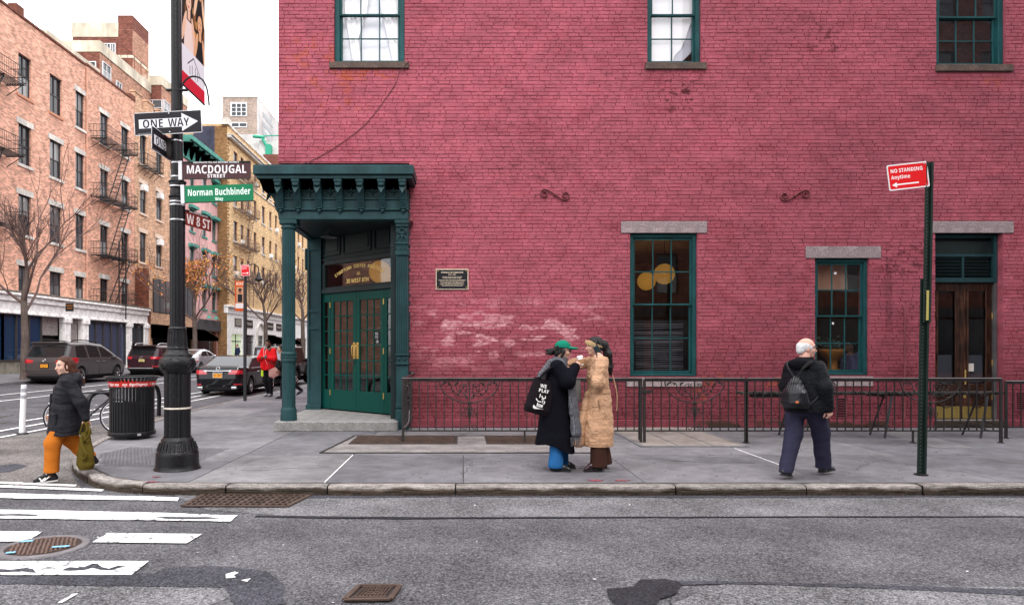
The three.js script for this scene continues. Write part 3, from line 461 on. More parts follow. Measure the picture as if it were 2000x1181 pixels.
{
  const cloth = mat([0.93, 0.93, 0.95], { rough: 0.95 }), shade = mat([0.80, 0.82, 0.88], { rough: 0.95 });
  const drape = (win, pts, z, seed) => { // hanging cloth between two edges: pts = [y, xl, xr]
    const pos = [], idx = [], N = 26; const rr = rnd(seed);
    pts.forEach(([y, l, q]) => { for (let i = 0; i <= N; i++) { const t = i / N; pos.push(lerp(l, q, t), y, z + Math.sin(t * 28 + y * 1.5) * 0.014 + Math.sin(t * 11 + seed) * 0.012); } });
    for (let a = 0; a + 1 < pts.length; a++) for (let i = 0; i < N; i++) { const k = a * (N + 1) + i; idx.push(k, k + 1, k + N + 1, k + 1, k + N + 2, k + N + 1); }
    const g = new THREE.BufferGeometry(); g.setAttribute('position', new THREE.Float32BufferAttribute(pos, 3)); g.setIndex(idx); g.computeVertexNormals();
    new B(1).add(g).mesh('curtain', cloth, win);
  };
  const A = sashWindow(OPEN.w1, 3, 2, 2, 0.5, { cas: 0.1 });
  let [x0, x1, y0] = OPEN.w1;
  { const s = new B(1); s.box(x1 - x0, 2, 0.01, (x0 + x1) / 2, y0 + 1.02, -0.30); s.mesh('blind', shade, A.win); }
  drape(A.win, [[y0 + 1.9, x0 + 0.15, x0 + 0.75], [y0 + 1.1, x0 + 0.18, x0 + 0.62], [y0 + 0.6, x0 + 0.26, x0 + 0.46], [y0 + 0.1, x0 + 0.34, x0 + 0.5]], -0.235, 3);
  drape(A.win, [[y0 + 1.9, x0 + 0.8, x1 - 0.1], [y0 + 1.1, x0 + 0.94, x1 - 0.1], [y0 + 0.5, x1 - 0.34, x1 - 0.12], [y0 + 0.1, x1 - 0.26, x1 - 0.11]], -0.235, 8);
  const Bw = sashWindow(OPEN.w2, 2, 2, 2, 0.5, { cas: 0.085 }); [x0, x1, y0] = OPEN.w2;
  { const s = new B(1), q = [[x0, y0 + 2], [x0, y0], [x0 + 0.52, y0], [x0 + 0.62, y0 + 0.25], [x0 + 0.74, y0 + 0.38], [x0 + 0.83, y0 + 0.56], [x0 + 0.92, y0 + 0.85], [x1, y0 + 1.1], [x1, y0 + 2]]; s.ext(q, 0.008, M4(0, 0, -0.25)); s.mesh('curtain', cloth, Bw.win);
    const s2 = new B(1); s2.ext([[x0 + 0.3, y0], [x0 + 0.7, y0], [x0 + 0.78, y0 + 0.14], [x0 + 0.94, y0 + 0.3], [x1, y0 + 0.5], [x1, y0 + 1.3], [x0 + 0.5, y0 + 1.3]], 0.008, M4(0, 0, -0.275)); s2.mesh('curtain', mat([0.52, 0.53, 0.6], { rough: 0.95 }), Bw.win); }
  const Cw = sashWindow(OPEN.w3, 3, 2, 2, 0.5, { cas: 0.1 }); [x0, x1, y0] = OPEN.w3;
  { const s = new B(0.3); s.box(x1 - x0 - 0.24, 1.9, 0.004, (x0 + x1) / 2, y0 + 1, -0.21); s.mesh('insect_screen', mat([0.02, 0.02, 0.026], { rough: 0.8, map: T.fine }), Cw.win); }
  const D = sashWindow(OPEN.w4, 3, 2, 2, 0.503, { cas: 0.075 }), E = sashWindow(OPEN.w5, 3, 2, 2, 0.505, { cas: 0.07 });
  [x0, x1, y0] = OPEN.w4;
  { // stacked pale edges of folded seats behind the lower sash
    const s = new B(1), r = rnd(61); for (let i = 0; i < 27; i++) { const y = y0 + 0.12 + i * 0.036, h = 0.010; const a = i < 17 ? x0 + 0.27 : x0 + 0.1 + 0.02 * r(); if (i > 21 && r() < 0.4) continue; s.bar([a, y + 0.02 * Math.sin(i), -0.62], [x1 - 0.1, y + 0.012 * i / 20 + 0.014 * Math.sin(i * 1.3 + 1), -0.6], 0.02, h); } s.mesh('slatted_stack', mat([0.15, 0.145, 0.165], { rough: 0.8 }), D.win);
    const k = new B(1); k.box(1.3, 1.1, 0.05, (x0 + x1) / 2, y0 + 0.6, -0.7); k.mesh('stack_back', M.dark, D.win); const l = new B(1); l.box(x1 - x0 - 0.16, 0.02, 0.14, (x0 + x1) / 2, y0 + 0.085, -0.27); l.mesh('inner_sill', mat([0.42, 0.24, 0.09], { rough: 0.5 }), D.win); }
  [x0, x1, y0] = OPEN.w5;
  { const s = new B(0.25); s.box(x1 - x0 - 0.3, 0.55, 0.012, (x0 + x1) / 2 - 0.06, y0 + 2.02, -0.42); s.mesh('patterned_valance', mat([0.62, 0.36, 0.25], { map: (() => tex(128, 128, (u, v) => { const a = Math.abs((u * 4) % 1 - 0.5) + Math.abs((v * 4) % 1 - 0.5); return Math.floor(a * 8) & 1 ? 1 : 0.55; }))(), rough: 0.9 }), E.win);
    const t = new B(1); t.box(0.045, 0.045, 0.004, x0 + 0.46, y0 + 1.78 + 0.28, -0.105); t.box(0.04, 0.045, 0.004, x0 + 0.44, y0 + 1.05, -0.155); t.mesh('sticker', M.white, E.win); }
}
// right-hand door with louvred transom
{
  const [x0, x1, y0, y1] = OPEN.door, f = new B(1), yT = wy(548), z = -0.16;
  f.span(x0 + 0.003, x0 + 0.06, y0 + 0.05, y1 - 0.003, z - 0.1, z + 0.02, 0.006); f.span(x1 - 0.06, x1 - 0.003, yT - 0.02, y1 - 0.003, z - 0.1, z + 0.02, 0.006); f.span(x0 + 0.06, x1 - 0.06, y1 - 0.07, y1 - 0.003, z - 0.1, z, 0.006); f.span(x0 + 0.06, x1 - 0.06, yT - 0.02, yT + 0.07, z - 0.1, z + 0.03, 0.006); f.span(x0 + 0.06, x1 - 0.06, yT + 0.50, yT + 0.56, z - 0.06, z - 0.001, 0.006);
  const c = (x0 + x1) / 2; f.span(c - 0.018, c + 0.018, yT + 0.07, yT + 0.5, z - 0.06, z - 0.004, 0.004); f.span(x0 + 0.06, x0 + 0.085, yT + 0.07, yT + 0.5, z - 0.06, z - 0.004); f.span(x1 - 0.085, x1 - 0.06, yT + 0.07, yT + 0.5, z - 0.06, z - 0.004);
  const tr = f.mesh('transom', M.green, RED);
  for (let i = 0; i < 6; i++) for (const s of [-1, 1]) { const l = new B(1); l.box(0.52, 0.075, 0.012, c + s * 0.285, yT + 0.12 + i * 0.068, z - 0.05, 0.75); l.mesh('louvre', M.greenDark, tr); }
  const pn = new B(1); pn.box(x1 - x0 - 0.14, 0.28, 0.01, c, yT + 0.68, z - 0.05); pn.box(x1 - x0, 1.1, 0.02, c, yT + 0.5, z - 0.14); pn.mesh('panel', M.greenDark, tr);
  const jb = new B(1); jb.span(x1 - 0.06, x1 - 0.003, y0 + 0.1, yT - 0.021, z - 0.1, z + 0.01, 0.006); jb.mesh('door_jamb', mat([0.13, 0.12, 0.12], { map: T.grime, rough: 0.8 }), RED);
  const sill = new B(0.6); sill.cb(x1 - x0 + 0.1, 0.15, 0.4, c, 0.07, -0.12, 0.02); sill.mesh('door_step', M.kerbs[2], RED);
  for (const s of [-1, 1]) {
    const a = s < 0 ? x0 + 0.062 : c + 0.004, b = s < 0 ? c - 0.004 : x1 - 0.062, lo = 0.15, hi = yT - 0.022, w = b - a, d = new B(0.7), m = (a + b) / 2, zf = z - 0.06;
    d.span(a, a + 0.11, lo, hi, zf - 0.05, zf, 0.004); d.span(b - 0.11, b, lo, hi, zf - 0.05, zf, 0.004); d.span(a + 0.11, b - 0.11, hi - 0.16, hi, zf - 0.05, zf - 0.001, 0.004); d.span(a + 0.11, b - 0.11, 0.64, 0.86, zf - 0.05, zf - 0.001, 0.004); d.span(a + 0.11, b - 0.11, lo, 0.42, zf - 0.05, zf - 0.001, 0.004); d.span(a + 0.1, b - 0.1, 0.4, 0.66, zf - 0.04, zf - 0.02);
    for (const [p, q, e, g] of [[a + 0.1, a + 0.135, 0.84, hi - 0.14], [b - 0.135, b - 0.1, 0.84, hi - 0.14], [a + 0.1, b - 0.1, 0.835, 0.87], [a + 0.1, b - 0.1, hi - 0.17, hi - 0.135]]) d.span(p, q, e, g, zf, zf + 0.018, 0.006);
    for (const e of [0.43, 0.63]) d.tube([[a + 0.12, e + 0.06, zf + 0.004], [m, e - 0.05, zf + 0.01], [b - 0.12, e + 0.06, zf + 0.004]], 0.012, 12, 6);
    const leaf = d.mesh('door_leaf', M.oldWood, RED);
    const g = new B(); g.box(w - 0.26, hi - 0.16 - 0.86, 0.005, m, (hi - 0.16 + 0.86) / 2, zf - 0.02); g.mesh('pane', M.glass, leaf);
    const kp = new B(1); kp.cb(w - 0.03, 0.245, 0.012, m, 0.285, zf + 0.007, 0.003); kp.mesh('kick_plate', mat([0.36, 0.26, 0.07], { map: T.grime, rough: 0.5, metal: 0.5 }), leaf);
    const bl = new B(1); bl.box(w - 0.26, 0.56, 0.01, m, 1.17, zf - 0.09); bl.mesh('half_blind', mat([0.05, 0.055, 0.07], { rough: 0.9 }), leaf);
    if (s > 0) { const h = new B(1); h.cb(0.03, 0.3, 0.03, a + 0.055, 1.0, zf + 0.03, 0.008); h.cb(0.05, 0.09, 0.02, a + 0.055, 0.62, zf + 0.01, 0.006); h.mesh('handle', M.brass, leaf); const n = new B(1); n.box(0.11, 0.16, 0.004, a + 0.2, 1.2, zf - 0.01); n.mesh('notice', mat([0.6, 0.56, 0.5], { rough: 0.9 }), leaf); }
    const hg = new B(1); for (const y of [0.6, 1.3, 2.25]) hg.cb(0.02, 0.12, 0.02, s > 0 ? b - 0.002 : a + 0.002, y, zf + 0.012, 0.004); hg.mesh('hinge', M.brass, leaf);
  }
}
// vents, conduit, wall anchors, knob
for (const [x, y, w, h] of [[wx(1643.5), wy(796), 0.22, 0.42], [wx(2004), wy(783), 0.42, 0.38]]) {
  const b = new B(1); b.span(x - w / 2, x + w / 2, y + h / 2 - 0.025, y + h / 2, 0.0035, 0.016, 0.003); b.span(x - w / 2, x + w / 2, y - h / 2, y - h / 2 + 0.025, 0.0035, 0.016, 0.003); b.span(x - w / 2, x - w / 2 + 0.025, y - h / 2 + 0.025, y + h / 2 - 0.025, 0.0035, 0.016, 0.003); b.span(x + w / 2 - 0.025, x + w / 2, y - h / 2 + 0.025, y + h / 2 - 0.025, 0.0035, 0.016, 0.003);
  const back = new B(1); back.box(w - 0.04, h - 0.04, 0.002, x, y, 0.0045);
  const m = mat([0.30, 0.075, 0.10], { map: T.grime, rough: 0.6 }), v = b.mesh('vent', m, RED); back.mesh('vent_backing', M.pit, v);
  for (let i = 0; i < 7; i++) { const l = new B(1); l.box(w - 0.05, 0.038, 0.004, x, y - h / 2 + 0.06 + i * (h - 0.1) / 6.5, 0.016, 0.7); l.mesh('slat', m, v); }
}
M.redIron = mat([0.26, 0.075, 0.085], { map: T.grime, rough: 0.6 });
{ const p = new B(1), x = wx(1766), y1 = wy(600); p.tube([[x, 0.02, 0.03], [x, y1 - 0.04, 0.03], [x, y1 - 0.01, 0.02], [x, y1, -0.01]], 0.017, 40, 8); for (const y of [0.5, 1.25, 2.1]) p.cb(0.06, 0.025, 0.03, x, y, 0.02, 0.004); p.mesh('conduit', M.redIron, RED);
  const k = new B(1); k.cyl(0.05, 0.05, 0.12, wx(803), wy(433), 0.06, 14, PI / 2); k.sph(0.055, wx(803), wy(433), 0.13); k.mesh('pipe_stub', M.redIron, RED); }
for (const [u, v, s] of [[1083.5, 380.5, 1], [1552.5, 382, -1]]) { // scrolled tie-rod anchors
  const pts = [], K = 36; const X = wx(u), Y = wy(v);
  for (let i = 0; i <= K; i++) { const a = i / K, th = 2.15 * PI * (1 - a), r = 0.035 + 0.05 * a; pts.push([-0.205 + Math.cos(PI / 2 + th) * r * 1.0 - 0.005, -0.0 + 0.012 + Math.sin(PI / 2 + th) * r + 0.008]); }
  const half = pts.map(([x, y]) => [x, y]), path = [...half, [-0.11, 0.072], [0, 0.0], [0.11, -0.072], ...half.slice().reverse().map(([x, y]) => [-x, -y])];
  const b = new B(1); b.add(new THREE.TubeGeometry(new THREE.CatmullRomCurve3(path.map(([x, y]) => V(x * s, y, 0))), 120, 0.014, 6), M4(X, Y, 0.03).multiply(new THREE.Matrix4().makeScale(1, 1, 1.6)));
  b.cb(0.05, 0.05, 0.06, X, Y, 0.03, 0.01, 0, 0, 0.6 * -s); b.mesh('wall_anchor', M.redIron, RED);
}
// upper-floor and cafe rooms: closed boxes with thickness
{
  const r = new B(2), yF = 0.18, yC = 4.15;
  r.span(-3.35, 9.1, yF - 0.1, yF, -7, -0.373); r.span(-3.35, 9.1, yC, yC + 0.12, -7, -0.373); r.span(-3.35, 9.1, yF, yC, -7.2, -7); r.span(9.1, 9.3, 0, yC, -7, -0.373); r.span(-3.5, -3.35, yF, yC, -7, -2.3);
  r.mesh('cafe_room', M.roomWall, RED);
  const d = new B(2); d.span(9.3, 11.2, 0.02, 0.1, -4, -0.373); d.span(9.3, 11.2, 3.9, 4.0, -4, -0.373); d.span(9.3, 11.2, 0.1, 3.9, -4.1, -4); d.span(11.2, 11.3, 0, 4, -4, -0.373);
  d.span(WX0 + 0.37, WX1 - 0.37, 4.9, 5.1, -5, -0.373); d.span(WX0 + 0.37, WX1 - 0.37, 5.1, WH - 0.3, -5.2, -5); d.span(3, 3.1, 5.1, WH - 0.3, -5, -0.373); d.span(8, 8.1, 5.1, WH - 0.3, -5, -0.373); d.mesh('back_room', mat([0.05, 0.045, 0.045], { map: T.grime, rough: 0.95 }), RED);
}
// ---------- corner portico ----------
const PZ = 0.40, pX = (u, z = WZ - PZ) => (u - CX) * z / F, pY = (v, z = WZ - PZ) => EYE - SW - (v - CY) * z / F;
{
  const zc = WZ - 12.9, xl = pX(493, 12.9), xr = pX(808, 12.9), yt = pY(322, 12.9), yb = pY(347, 12.9);
  const P = new B(1), dz = -2.6;
  P.span(xl, xr, yb + 0.07, yt, dz, zc, 0.012); P.span(xl + 0.05, xr - 0.03, yb, yb + 0.07, dz, zc - 0.05, 0.01); P.span(xl + 0.01, xr - 0.01, yt, yt + 0.012, dz, zc - 0.01);
  // sloping soffit and frieze
  const fx0 = pX(541), fx1 = pX(797), f0 = pY(388), f1 = yb, aB = pY(428), aT = pY(410);
  P.ext([[PZ - 0.02, f1 - 0.14], [PZ + 0.1, f1 - 0.05], [zc - 0.08, f1], [PZ - 0.3, f1], [PZ - 0.3, f1 - 0.14]], fx1 - xl - 0.08, new THREE.Matrix4().makeRotationY(PI / 2).multiply(new THREE.Matrix4().makeScale(-1, 1, 1)).setPosition(xl + 0.08, 0, 0));
  P.mesh('cornice', M.green, RED);
  const Q = new B(1);
  Q.span(fx0, fx1, f0, f1 - 0.03, PZ - 0.12, PZ - 0.02); Q.span(fx0 - 0.02, fx1 + 0.0, f0 - 0.02, f0 + 0.015, PZ - 0.1, PZ + 0.02, 0.006);
  Q.span(fx0, fx1, pY(408), f0 - 0.02, PZ - 0.12, PZ - 0.005, 0.004); Q.span(fx0 - 0.03, fx1 + 0.01, aT - 0.01, pY(407), PZ - 0.12, PZ + 0.04, 0.01);
  Q.span(fx0 + 0.02, fx1 - 0.005, aB, aT - 0.012, PZ - 0.26, PZ - 0.002, 0.006);
  Q.span(fx0, fx0 + 0.18, f0, f1 - 0.03, dz, PZ - 0.121); Q.span(fx0 + 0.02, fx0 + 0.16, aB, aT, dz, PZ - 0.27); Q.span(fx0 - 0.03, fx0 + 0.1, aT - 0.01, f0, dz, PZ - 0.121);
  // cap block over the column
  Q.span(pX(545), pX(579), pY(438), aB - 0.002, PZ - 0.3, PZ + 0.01, 0.008);
  Q.mesh('frieze', M.green, RED);
  const prof = [[0, 0], [0.31, 0], [0.31, -0.10], [0.29, -0.13], [0.25, -0.14], [0.23, -0.17], [0.17, -0.26], [0.13, -0.36], [0.11, -0.44], [0.10, -0.50], [0.05, -0.54], [0.0, -0.56]];
  const bracket = (x, z0, turn) => { const g = new B(1), m = new THREE.Matrix4().makeRotationY(turn).setPosition(x, f1 - 0.002, z0);
    g.add(new B().ext(prof, 0.125, M4(-0.0625, 0, 0, 0, -PI / 2, 0).multiply(new THREE.Matrix4().makeTranslation(0, 0, -0.125)), 0.006).geo(), m);
    g.add(new B().cb(0.15, 0.05, 0.32, 0, -0.03, 0.165, 0.006).geo(), m); g.add(new B().cb(0.10, 0.06, 0.02, 0, -0.1, 0.315, 0.01).geo(), m);
    for (const s of [-1, 0, 1]) g.add(new B().sph(0.024, s * 0.042, -0.155, 0.27, 8, 6).geo(), m);
    g.add(new B().ext([[-0.06, -0.18], [0.06, -0.18], [0, -0.30]], 0.03, M4(0, 0, 0.20, -0.35)).geo(), m);
    for (let i = 0; i < 5; i++) g.add(new B().cb(0.09, 0.018, 0.02, 0, -0.33 - i * 0.032, 0.165 - i * 0.012, 0.004).geo(), m);
    g.add(new B().sph(0.04, 0, -0.555, 0.05, 10, 8).geo(), m); g.add(new B().cb(0.1, 0.03, 0.06, 0, -0.51, 0.07, 0.01).geo(), m);
    return g.mesh('bracket', M.green, RED); };
  for (const u of [549, 583, 624, 664.5, 706, 747.5, 788]) bracket(pX(u), PZ - 0.02, 0);
  for (const z of [PZ - 0.35, PZ - 0.95, PZ - 1.55]) bracket(fx0 + 0.01, z, -PI / 2);
  for (const u of [565, 604.5, 645, 686, 727.5, 768.5]) { const g = new B(1), x = pX(u), y = pY(373.5), pts = []; for (let i = 0; i < 8; i++) { const a = i * PI / 4, r = i & 1 ? 0.032 : 0.095; pts.push([Math.sin(a) * r, Math.cos(a) * r]); } g.ext(pts, 0.04, M4(x, y, PZ - 0.021), 0.012); g.sph(0.026, x, y, PZ + 0.018, 10, 6); g.mesh('rosette', M.green, RED); }
  const tiny = new B(1); for (let i = 0; i < 6; i++) { const u0 = [553, 590, 631, 671.5, 713, 754.5][i]; tiny.span(pX(u0), pX(u0 + 25), pY(356), pY(359) + 0.04, PZ - 0.021, PZ - 0.004, 0.004); } tiny.mesh('frieze_moulding', M.green, RED);
  // porch ceiling with a small lamp
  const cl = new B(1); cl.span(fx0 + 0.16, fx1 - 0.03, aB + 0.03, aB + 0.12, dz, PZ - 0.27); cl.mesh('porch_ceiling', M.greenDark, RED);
  const lp = new B(1); lp.lathe([[0.02, 0.16], [0.03, 0.1], [0.06, 0.07], [0.17, 0.02], [0.175, 0.0]], -2.85, aB - 0.17, -0.75, 20); lp.cyl(0.01, 0.01, 0.12, -2.85, aB - 0.02, -0.75); lp.mesh('porch_lamp', mat([0.09, 0.1, 0.1], { rough: 0.4 }), RED);
  // column: fluted iron shaft with a beaded band
  const cxm = pX(563.5, 13.3), cz = WZ - 13.3, cb = 0.18, fl = (r0, n, dep) => { const s = []; for (let i = 0; i < n * 4; i++) { const a = i / (n * 4) * 2 * PI, r = r0 - dep * (i % 4 === 0 ? 1 : i % 4 === 2 ? 0 : 0.35); s.push([Math.cos(a) * r, Math.sin(a) * r]); } return s; };
  const col = new B(1), yv = (v) => pY(v, 13.3);
  col.ext(fl(0.128, 20, 0.014), yv(447) - yv(688), new THREE.Matrix4().makeRotationX(-PI / 2).setPosition(cxm, yv(688), cz));
  col.lathe([[0.16, cb], [0.16, cb + 0.12], [0.15, cb + 0.13], [0.155, cb + 0.2], [0.142, cb + 0.24], [0.13, cb + 0.27], [0.13, yv(707)], [0.15, yv(706)], [0.155, yv(703)], [0.142, yv(701)], [0.142, yv(694)], [0.155, yv(692)], [0.155, yv(689)], [0.13, yv(687)]], cxm, 0, cz, 28);
  col.lathe([[0.12, yv(449)], [0.135, yv(448)], [0.15, yv(446)], [0.15, yv(444)], [0.13, yv(443)], [0.13, yv(440)], [0.16, yv(438.5)], [0.17, yv(437)], [0.1, yv(436)]], cxm, 0, cz, 28);
  for (let i = 0; i < 14; i++) { const a = i / 14 * 2 * PI; col.sph(0.02, cxm + Math.sin(a) * 0.142, yv(697.5), cz + Math.cos(a) * 0.142, 8, 6); }
  col.mesh('column', M.green, RED);
  // pilaster on the wall side
  const pl = new B(1), a = pX(772.5), b = pX(797), zf = PZ - 0.03, mid = (a + b) / 2, w = b - a;
  pl.span(a + 0.01, b - 0.01, 0, pY(430), -0.02, zf - 0.02); pl.span(a - 0.005, b + 0.005, -0.02, pY(800), -0.02, zf + 0.02, 0.008); pl.span(a, b, pY(797), pY(788), -0.02, zf + 0.005, 0.006);
  pl.span(a - 0.005, b + 0.01, pY(712), pY(708), -0.02, zf + 0.02, 0.006); pl.span(a - 0.005, b + 0.01, pY(694), pY(690), -0.02, zf + 0.02, 0.006); for (const s of [-1, 1]) pl.sph(0.022, mid + s * 0.055, pY(701), zf - 0.01, 8, 6);
  for (let i = 0; i < 6; i++) pl.cb(w / 6 * 0.55, pY(498) - pY(689), 0.022, a + w * (i + 0.5) / 6, (pY(498) + pY(689)) / 2, zf - 0.014, 0.005);
  pl.span(a - 0.01, b + 0.01, pY(498), pY(489), -0.02, zf + 0.02, 0.01); for (let i = 0; i < 6; i++) pl.cb(w / 6 * 0.55, pY(477) - pY(488), 0.022, a + w * (i + 0.5) / 6, (pY(477) + pY(488)) / 2, zf - 0.014, 0.005);
  pl.span(a - 0.005, b + 0.005, pY(476), pY(472), -0.02, zf + 0.012, 0.006); pl.span(a - 0.02, b + 0.02, pY(436), pY(430) + 0.01, -0.02, zf + 0.04, 0.01); pl.span(a, b, pY(442), pY(436), -0.02, zf + 0.015, 0.006);
  pl.tor(0.05, 0.014, mid, pY(450), zf + 0.005, 0, 0, 0, 6, 18); for (const s of [-1, 1]) { pl.tube([[mid, pY(457), zf], [mid + s * 0.06, pY(462), zf + 0.02], [mid + s * 0.1, pY(471), zf + 0.005]], 0.013, 10, 6); pl.tube([[mid + s * 0.03, pY(456), zf], [mid + s * 0.09, pY(452), zf + 0.015], [mid + s * 0.1, pY(445), zf]], 0.012, 10, 6); } pl.tube([[mid, pY(456), zf], [mid, pY(464), zf + 0.022], [mid, pY(471), zf + 0.005]], 0.014, 8, 6);
  pl.mesh('pilaster', M.green, RED);
  const ret = new B(1); ret.span(b - 0.02, b + 0.012, -0.02, pY(318), -0.36, 0.0); ret.mesh('pilaster_return', M.green, RED);
  // granite step
  const st = new B(0.6); const z0 = WZ - 13.0; st.ext([[pX(538, 13), -z0], [pX(775, 13) , -z0], [pX(775, 13), 0.15], [-1.45, 0.6], [-3.25, 2.2], [-3.62, 2.2], [-3.62, -z0 + 0.02]], 0.182, new THREE.Matrix4().makeRotationX(-PI / 2), 0.012); st.mesh('granite_step', M.graniteStep, RED);
}
// entrance: two glazed leaves between sidelights, set on the diagonal
{
  const L = V(-3.29, 0.18, -2.15), ang = -Math.atan2(1.6, 1.85), LEN = 2.446, HT = 2.66;
  const at = (o) => { o.position.copy(L); o.rotation.y = ang; return o; };
  const glazed = (name, x0, x1, cols, m, extra) => {
    const b = new B(1), st = cols > 1 ? 0.11 : 0.085, lo = 0.47, hi = HT - 0.19, g = 0.014; x0 += 0.003; x1 -= 0.003;
    b.span(x0, x0 + st, 0.03, HT, -0.05, 0, 0.004); b.span(x1 - st, x1, 0.03, HT, -0.05, 0, 0.004); b.span(x0 + st, x1 - st, 0.03, lo, -0.05, -0.001, 0.004); b.span(x0 + st, x1 - st, hi, HT, -0.05, -0.001, 0.004);
    const X = (i) => lerp(x0 + st, x1 - st, i / cols), Y = (i) => lerp(lo, hi, i / 6);
    for (let i = 1; i < cols; i++) b.span(X(i) - g, X(i) + g, lo, hi, -0.04, -0.006, 0.004);
    for (let i = 1; i < 6; i++) b.span(x0 + st, x1 - st, Y(i) - g, Y(i) + g, -0.038, -0.008, 0.004);
    const leaf = at(b.mesh(name, m, RED));
    for (let i = 0; i < cols; i++) for (let k = 0; k < 6; k++) { const e = new B(); e.box(X(i + 1) - X(i) - g, Y(k + 1) - Y(k) - g, 0.005, (X(i) + X(i + 1)) / 2, (Y(k) + Y(k + 1)) / 2, -0.024); e.mesh('pane', M.glass, leaf); }
    const h = new B(1); for (const [x, y] of extra.hinge ?? []) h.cb(0.03, 0.13, 0.02, x, y, 0.008, 0.004); if (extra.hinge) h.mesh('hinge', M.brass, leaf);
    if (extra.handle) { const q = new B(1), x = extra.handle; q.cb(0.075, 0.36, 0.012, x, 1.36, 0.006, 0.003); q.tube([[x, 1.23, 0.012], [x, 1.25, 0.06], [x, 1.47, 0.06], [x, 1.49, 0.012]], 0.013, 16, 8); q.mesh('handle', M.brass, leaf); }
    if (extra.lock) { const q = new B(1); q.cyl(0.03, 0.03, 0.03, extra.lock, 1.1, 0.012, 12, PI / 2); q.mesh('lock', M.ironDark, leaf); }
    if (extra.sign) { const q = new B(); const x = lerp(X(2), X(3), 0.5), y = (Y(3) + Y(4)) / 2; q.add(new THREE.PlaneGeometry(0.17, 0.27), M4(x, y, -0.017)); q.mesh('door_sign', mat([1, 1, 1], { rough: 0.5, map: paint(128, 208, (c, w, hh) => { c.fillStyle = '#101216'; c.fillRect(0, 0, w, hh); c.fillStyle = '#e8e8e8'; c.font = 'bold 17px sans-serif'; ['Mon-Fri', '7am-8pm', 'Sat-Sun', '8am-8pm'].forEach((t, i) => c.fillText(t, 12, 28 + i * 26)); c.lineWidth = 6; c.strokeStyle = '#e8e8e8'; c.beginPath(); c.arc(60, 168, 18, -0.6, 3.6); c.stroke(); c.beginPath(); c.moveTo(58, 128); c.lineTo(60, 160); c.lineTo(80, 162); c.lineTo(90, 184); c.stroke(); }) }), leaf); }
    return leaf;
  };
  glazed('sidelight', 0.0, 0.32, 1, M.greenDoor, {}); glazed('door_leaf', 0.322, 1.222, 3, M.greenDoor, { hinge: [[0.322, 0.4], [0.322, 1.35], [0.322, 2.4]], handle: 1.165, lock: 1.16 });
  glazed('door_leaf', 1.224, 2.124, 3, M.greenDoor, { hinge: [[2.124, 0.4], [2.124, 1.35], [2.124, 2.4]], handle: 1.281, sign: true }); glazed('sidelight', 2.126, LEN, 1, M.greenDoor, {});
  // transom light with gilt lettering
  const t = new B(1); t.span(-0.02, LEN + 0.02, HT + 0.003, HT + 0.11, -0.09, 0.05, 0.01); t.span(-0.02, 0.12, HT + 0.11, HT + 0.7, -0.06, 0.03, 0.006); t.span(LEN - 0.03, LEN + 0.03, HT + 0.11, HT + 0.7, -0.06, 0.03, 0.006); t.span(0.12, LEN - 0.03, HT + 0.66, HT + 0.76, -0.06, 0.031, 0.006); t.span(0.12, LEN - 0.03, HT + 0.11, HT + 0.15, -0.06, 0.02, 0.006); t.span(0.12, 0.15, HT + 0.15, HT + 0.66, -0.05, 0.02, 0.006);
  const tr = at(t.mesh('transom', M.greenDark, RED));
  const gp2 = new B(); gp2.box(LEN - 0.18, 0.5, 0.005, LEN / 2 + 0.06, HT + 0.405, -0.03); gp2.mesh('pane', M.glass, tr);
  const gold = paint(1024, 256, (c, w, hh) => { c.clearRect(0, 0, w, hh); c.fillStyle = '#f0d68c'; c.textAlign = 'center'; c.textBaseline = 'middle';
    const s = 'STUMPTOWN COFFEE ROASTERS', cx = w / 2, R = 980, cy = 40 + R; c.font = 'bold 54px sans-serif'; const tot = 0.86; for (let i = 0; i < s.length; i++) { const a = (i / (s.length - 1) - 0.5) * tot; c.save(); c.translate(cx + Math.sin(a) * R, cy - Math.cos(a) * R); c.rotate(a); c.fillText(s[i], 0, 0); c.restore(); }
    c.font = 'bold 66px sans-serif'; c.fillText('30 WEST 8TH', cx - 20, 205); c.lineWidth = 6; c.strokeStyle = '#f0d68c'; c.beginPath(); c.arc(cx, 106, 18, 0.2, PI - 0.2); c.stroke(); c.beginPath(); c.moveTo(cx - 30, 130); c.quadraticCurveTo(cx, 148, cx + 30, 130); c.stroke(); });
  const le = new B(); le.add(new THREE.PlaneGeometry(1.98, 0.495), M4(LEN / 2 + 0.05, HT + 0.40, -0.024)); le.mesh('gilt_lettering', mat([0.95, 0.85, 0.6], { map: gold, alphaTest: 0.4, transparent: true, rough: 0.35, emissive: C(0, 0, 0) }), tr);
  // panelled frieze over the transom
  const p = new B(1), H0 = HT + 0.76, H1 = 4.16; p.span(-0.02, LEN + 0.02, H0, H1, -0.1, -0.01); for (const [a, b] of [[0.06, 0.68], [0.78, 1.72], [1.82, 2.4]]) { for (const [q, w, e, f] of [[a, b, H0 + 0.1, H0 + 0.13], [a, b, H1 - 0.16, H1 - 0.13], [a, a + 0.03, H0 + 0.13, H1 - 0.16], [b - 0.03, b, H0 + 0.13, H1 - 0.16]]) p.span(q, w, e, f, -0.01, 0.02, 0.008); p.span(a + 0.1, b - 0.1, H0 + 0.2, H1 - 0.24, -0.01, 0.008, 0.006); }
  p.span(-0.02, LEN + 0.02, H0 + 0.001, H0 + 0.05, -0.01, 0.03, 0.01); at(p.mesh('door_panelling', M.greenDark, RED));
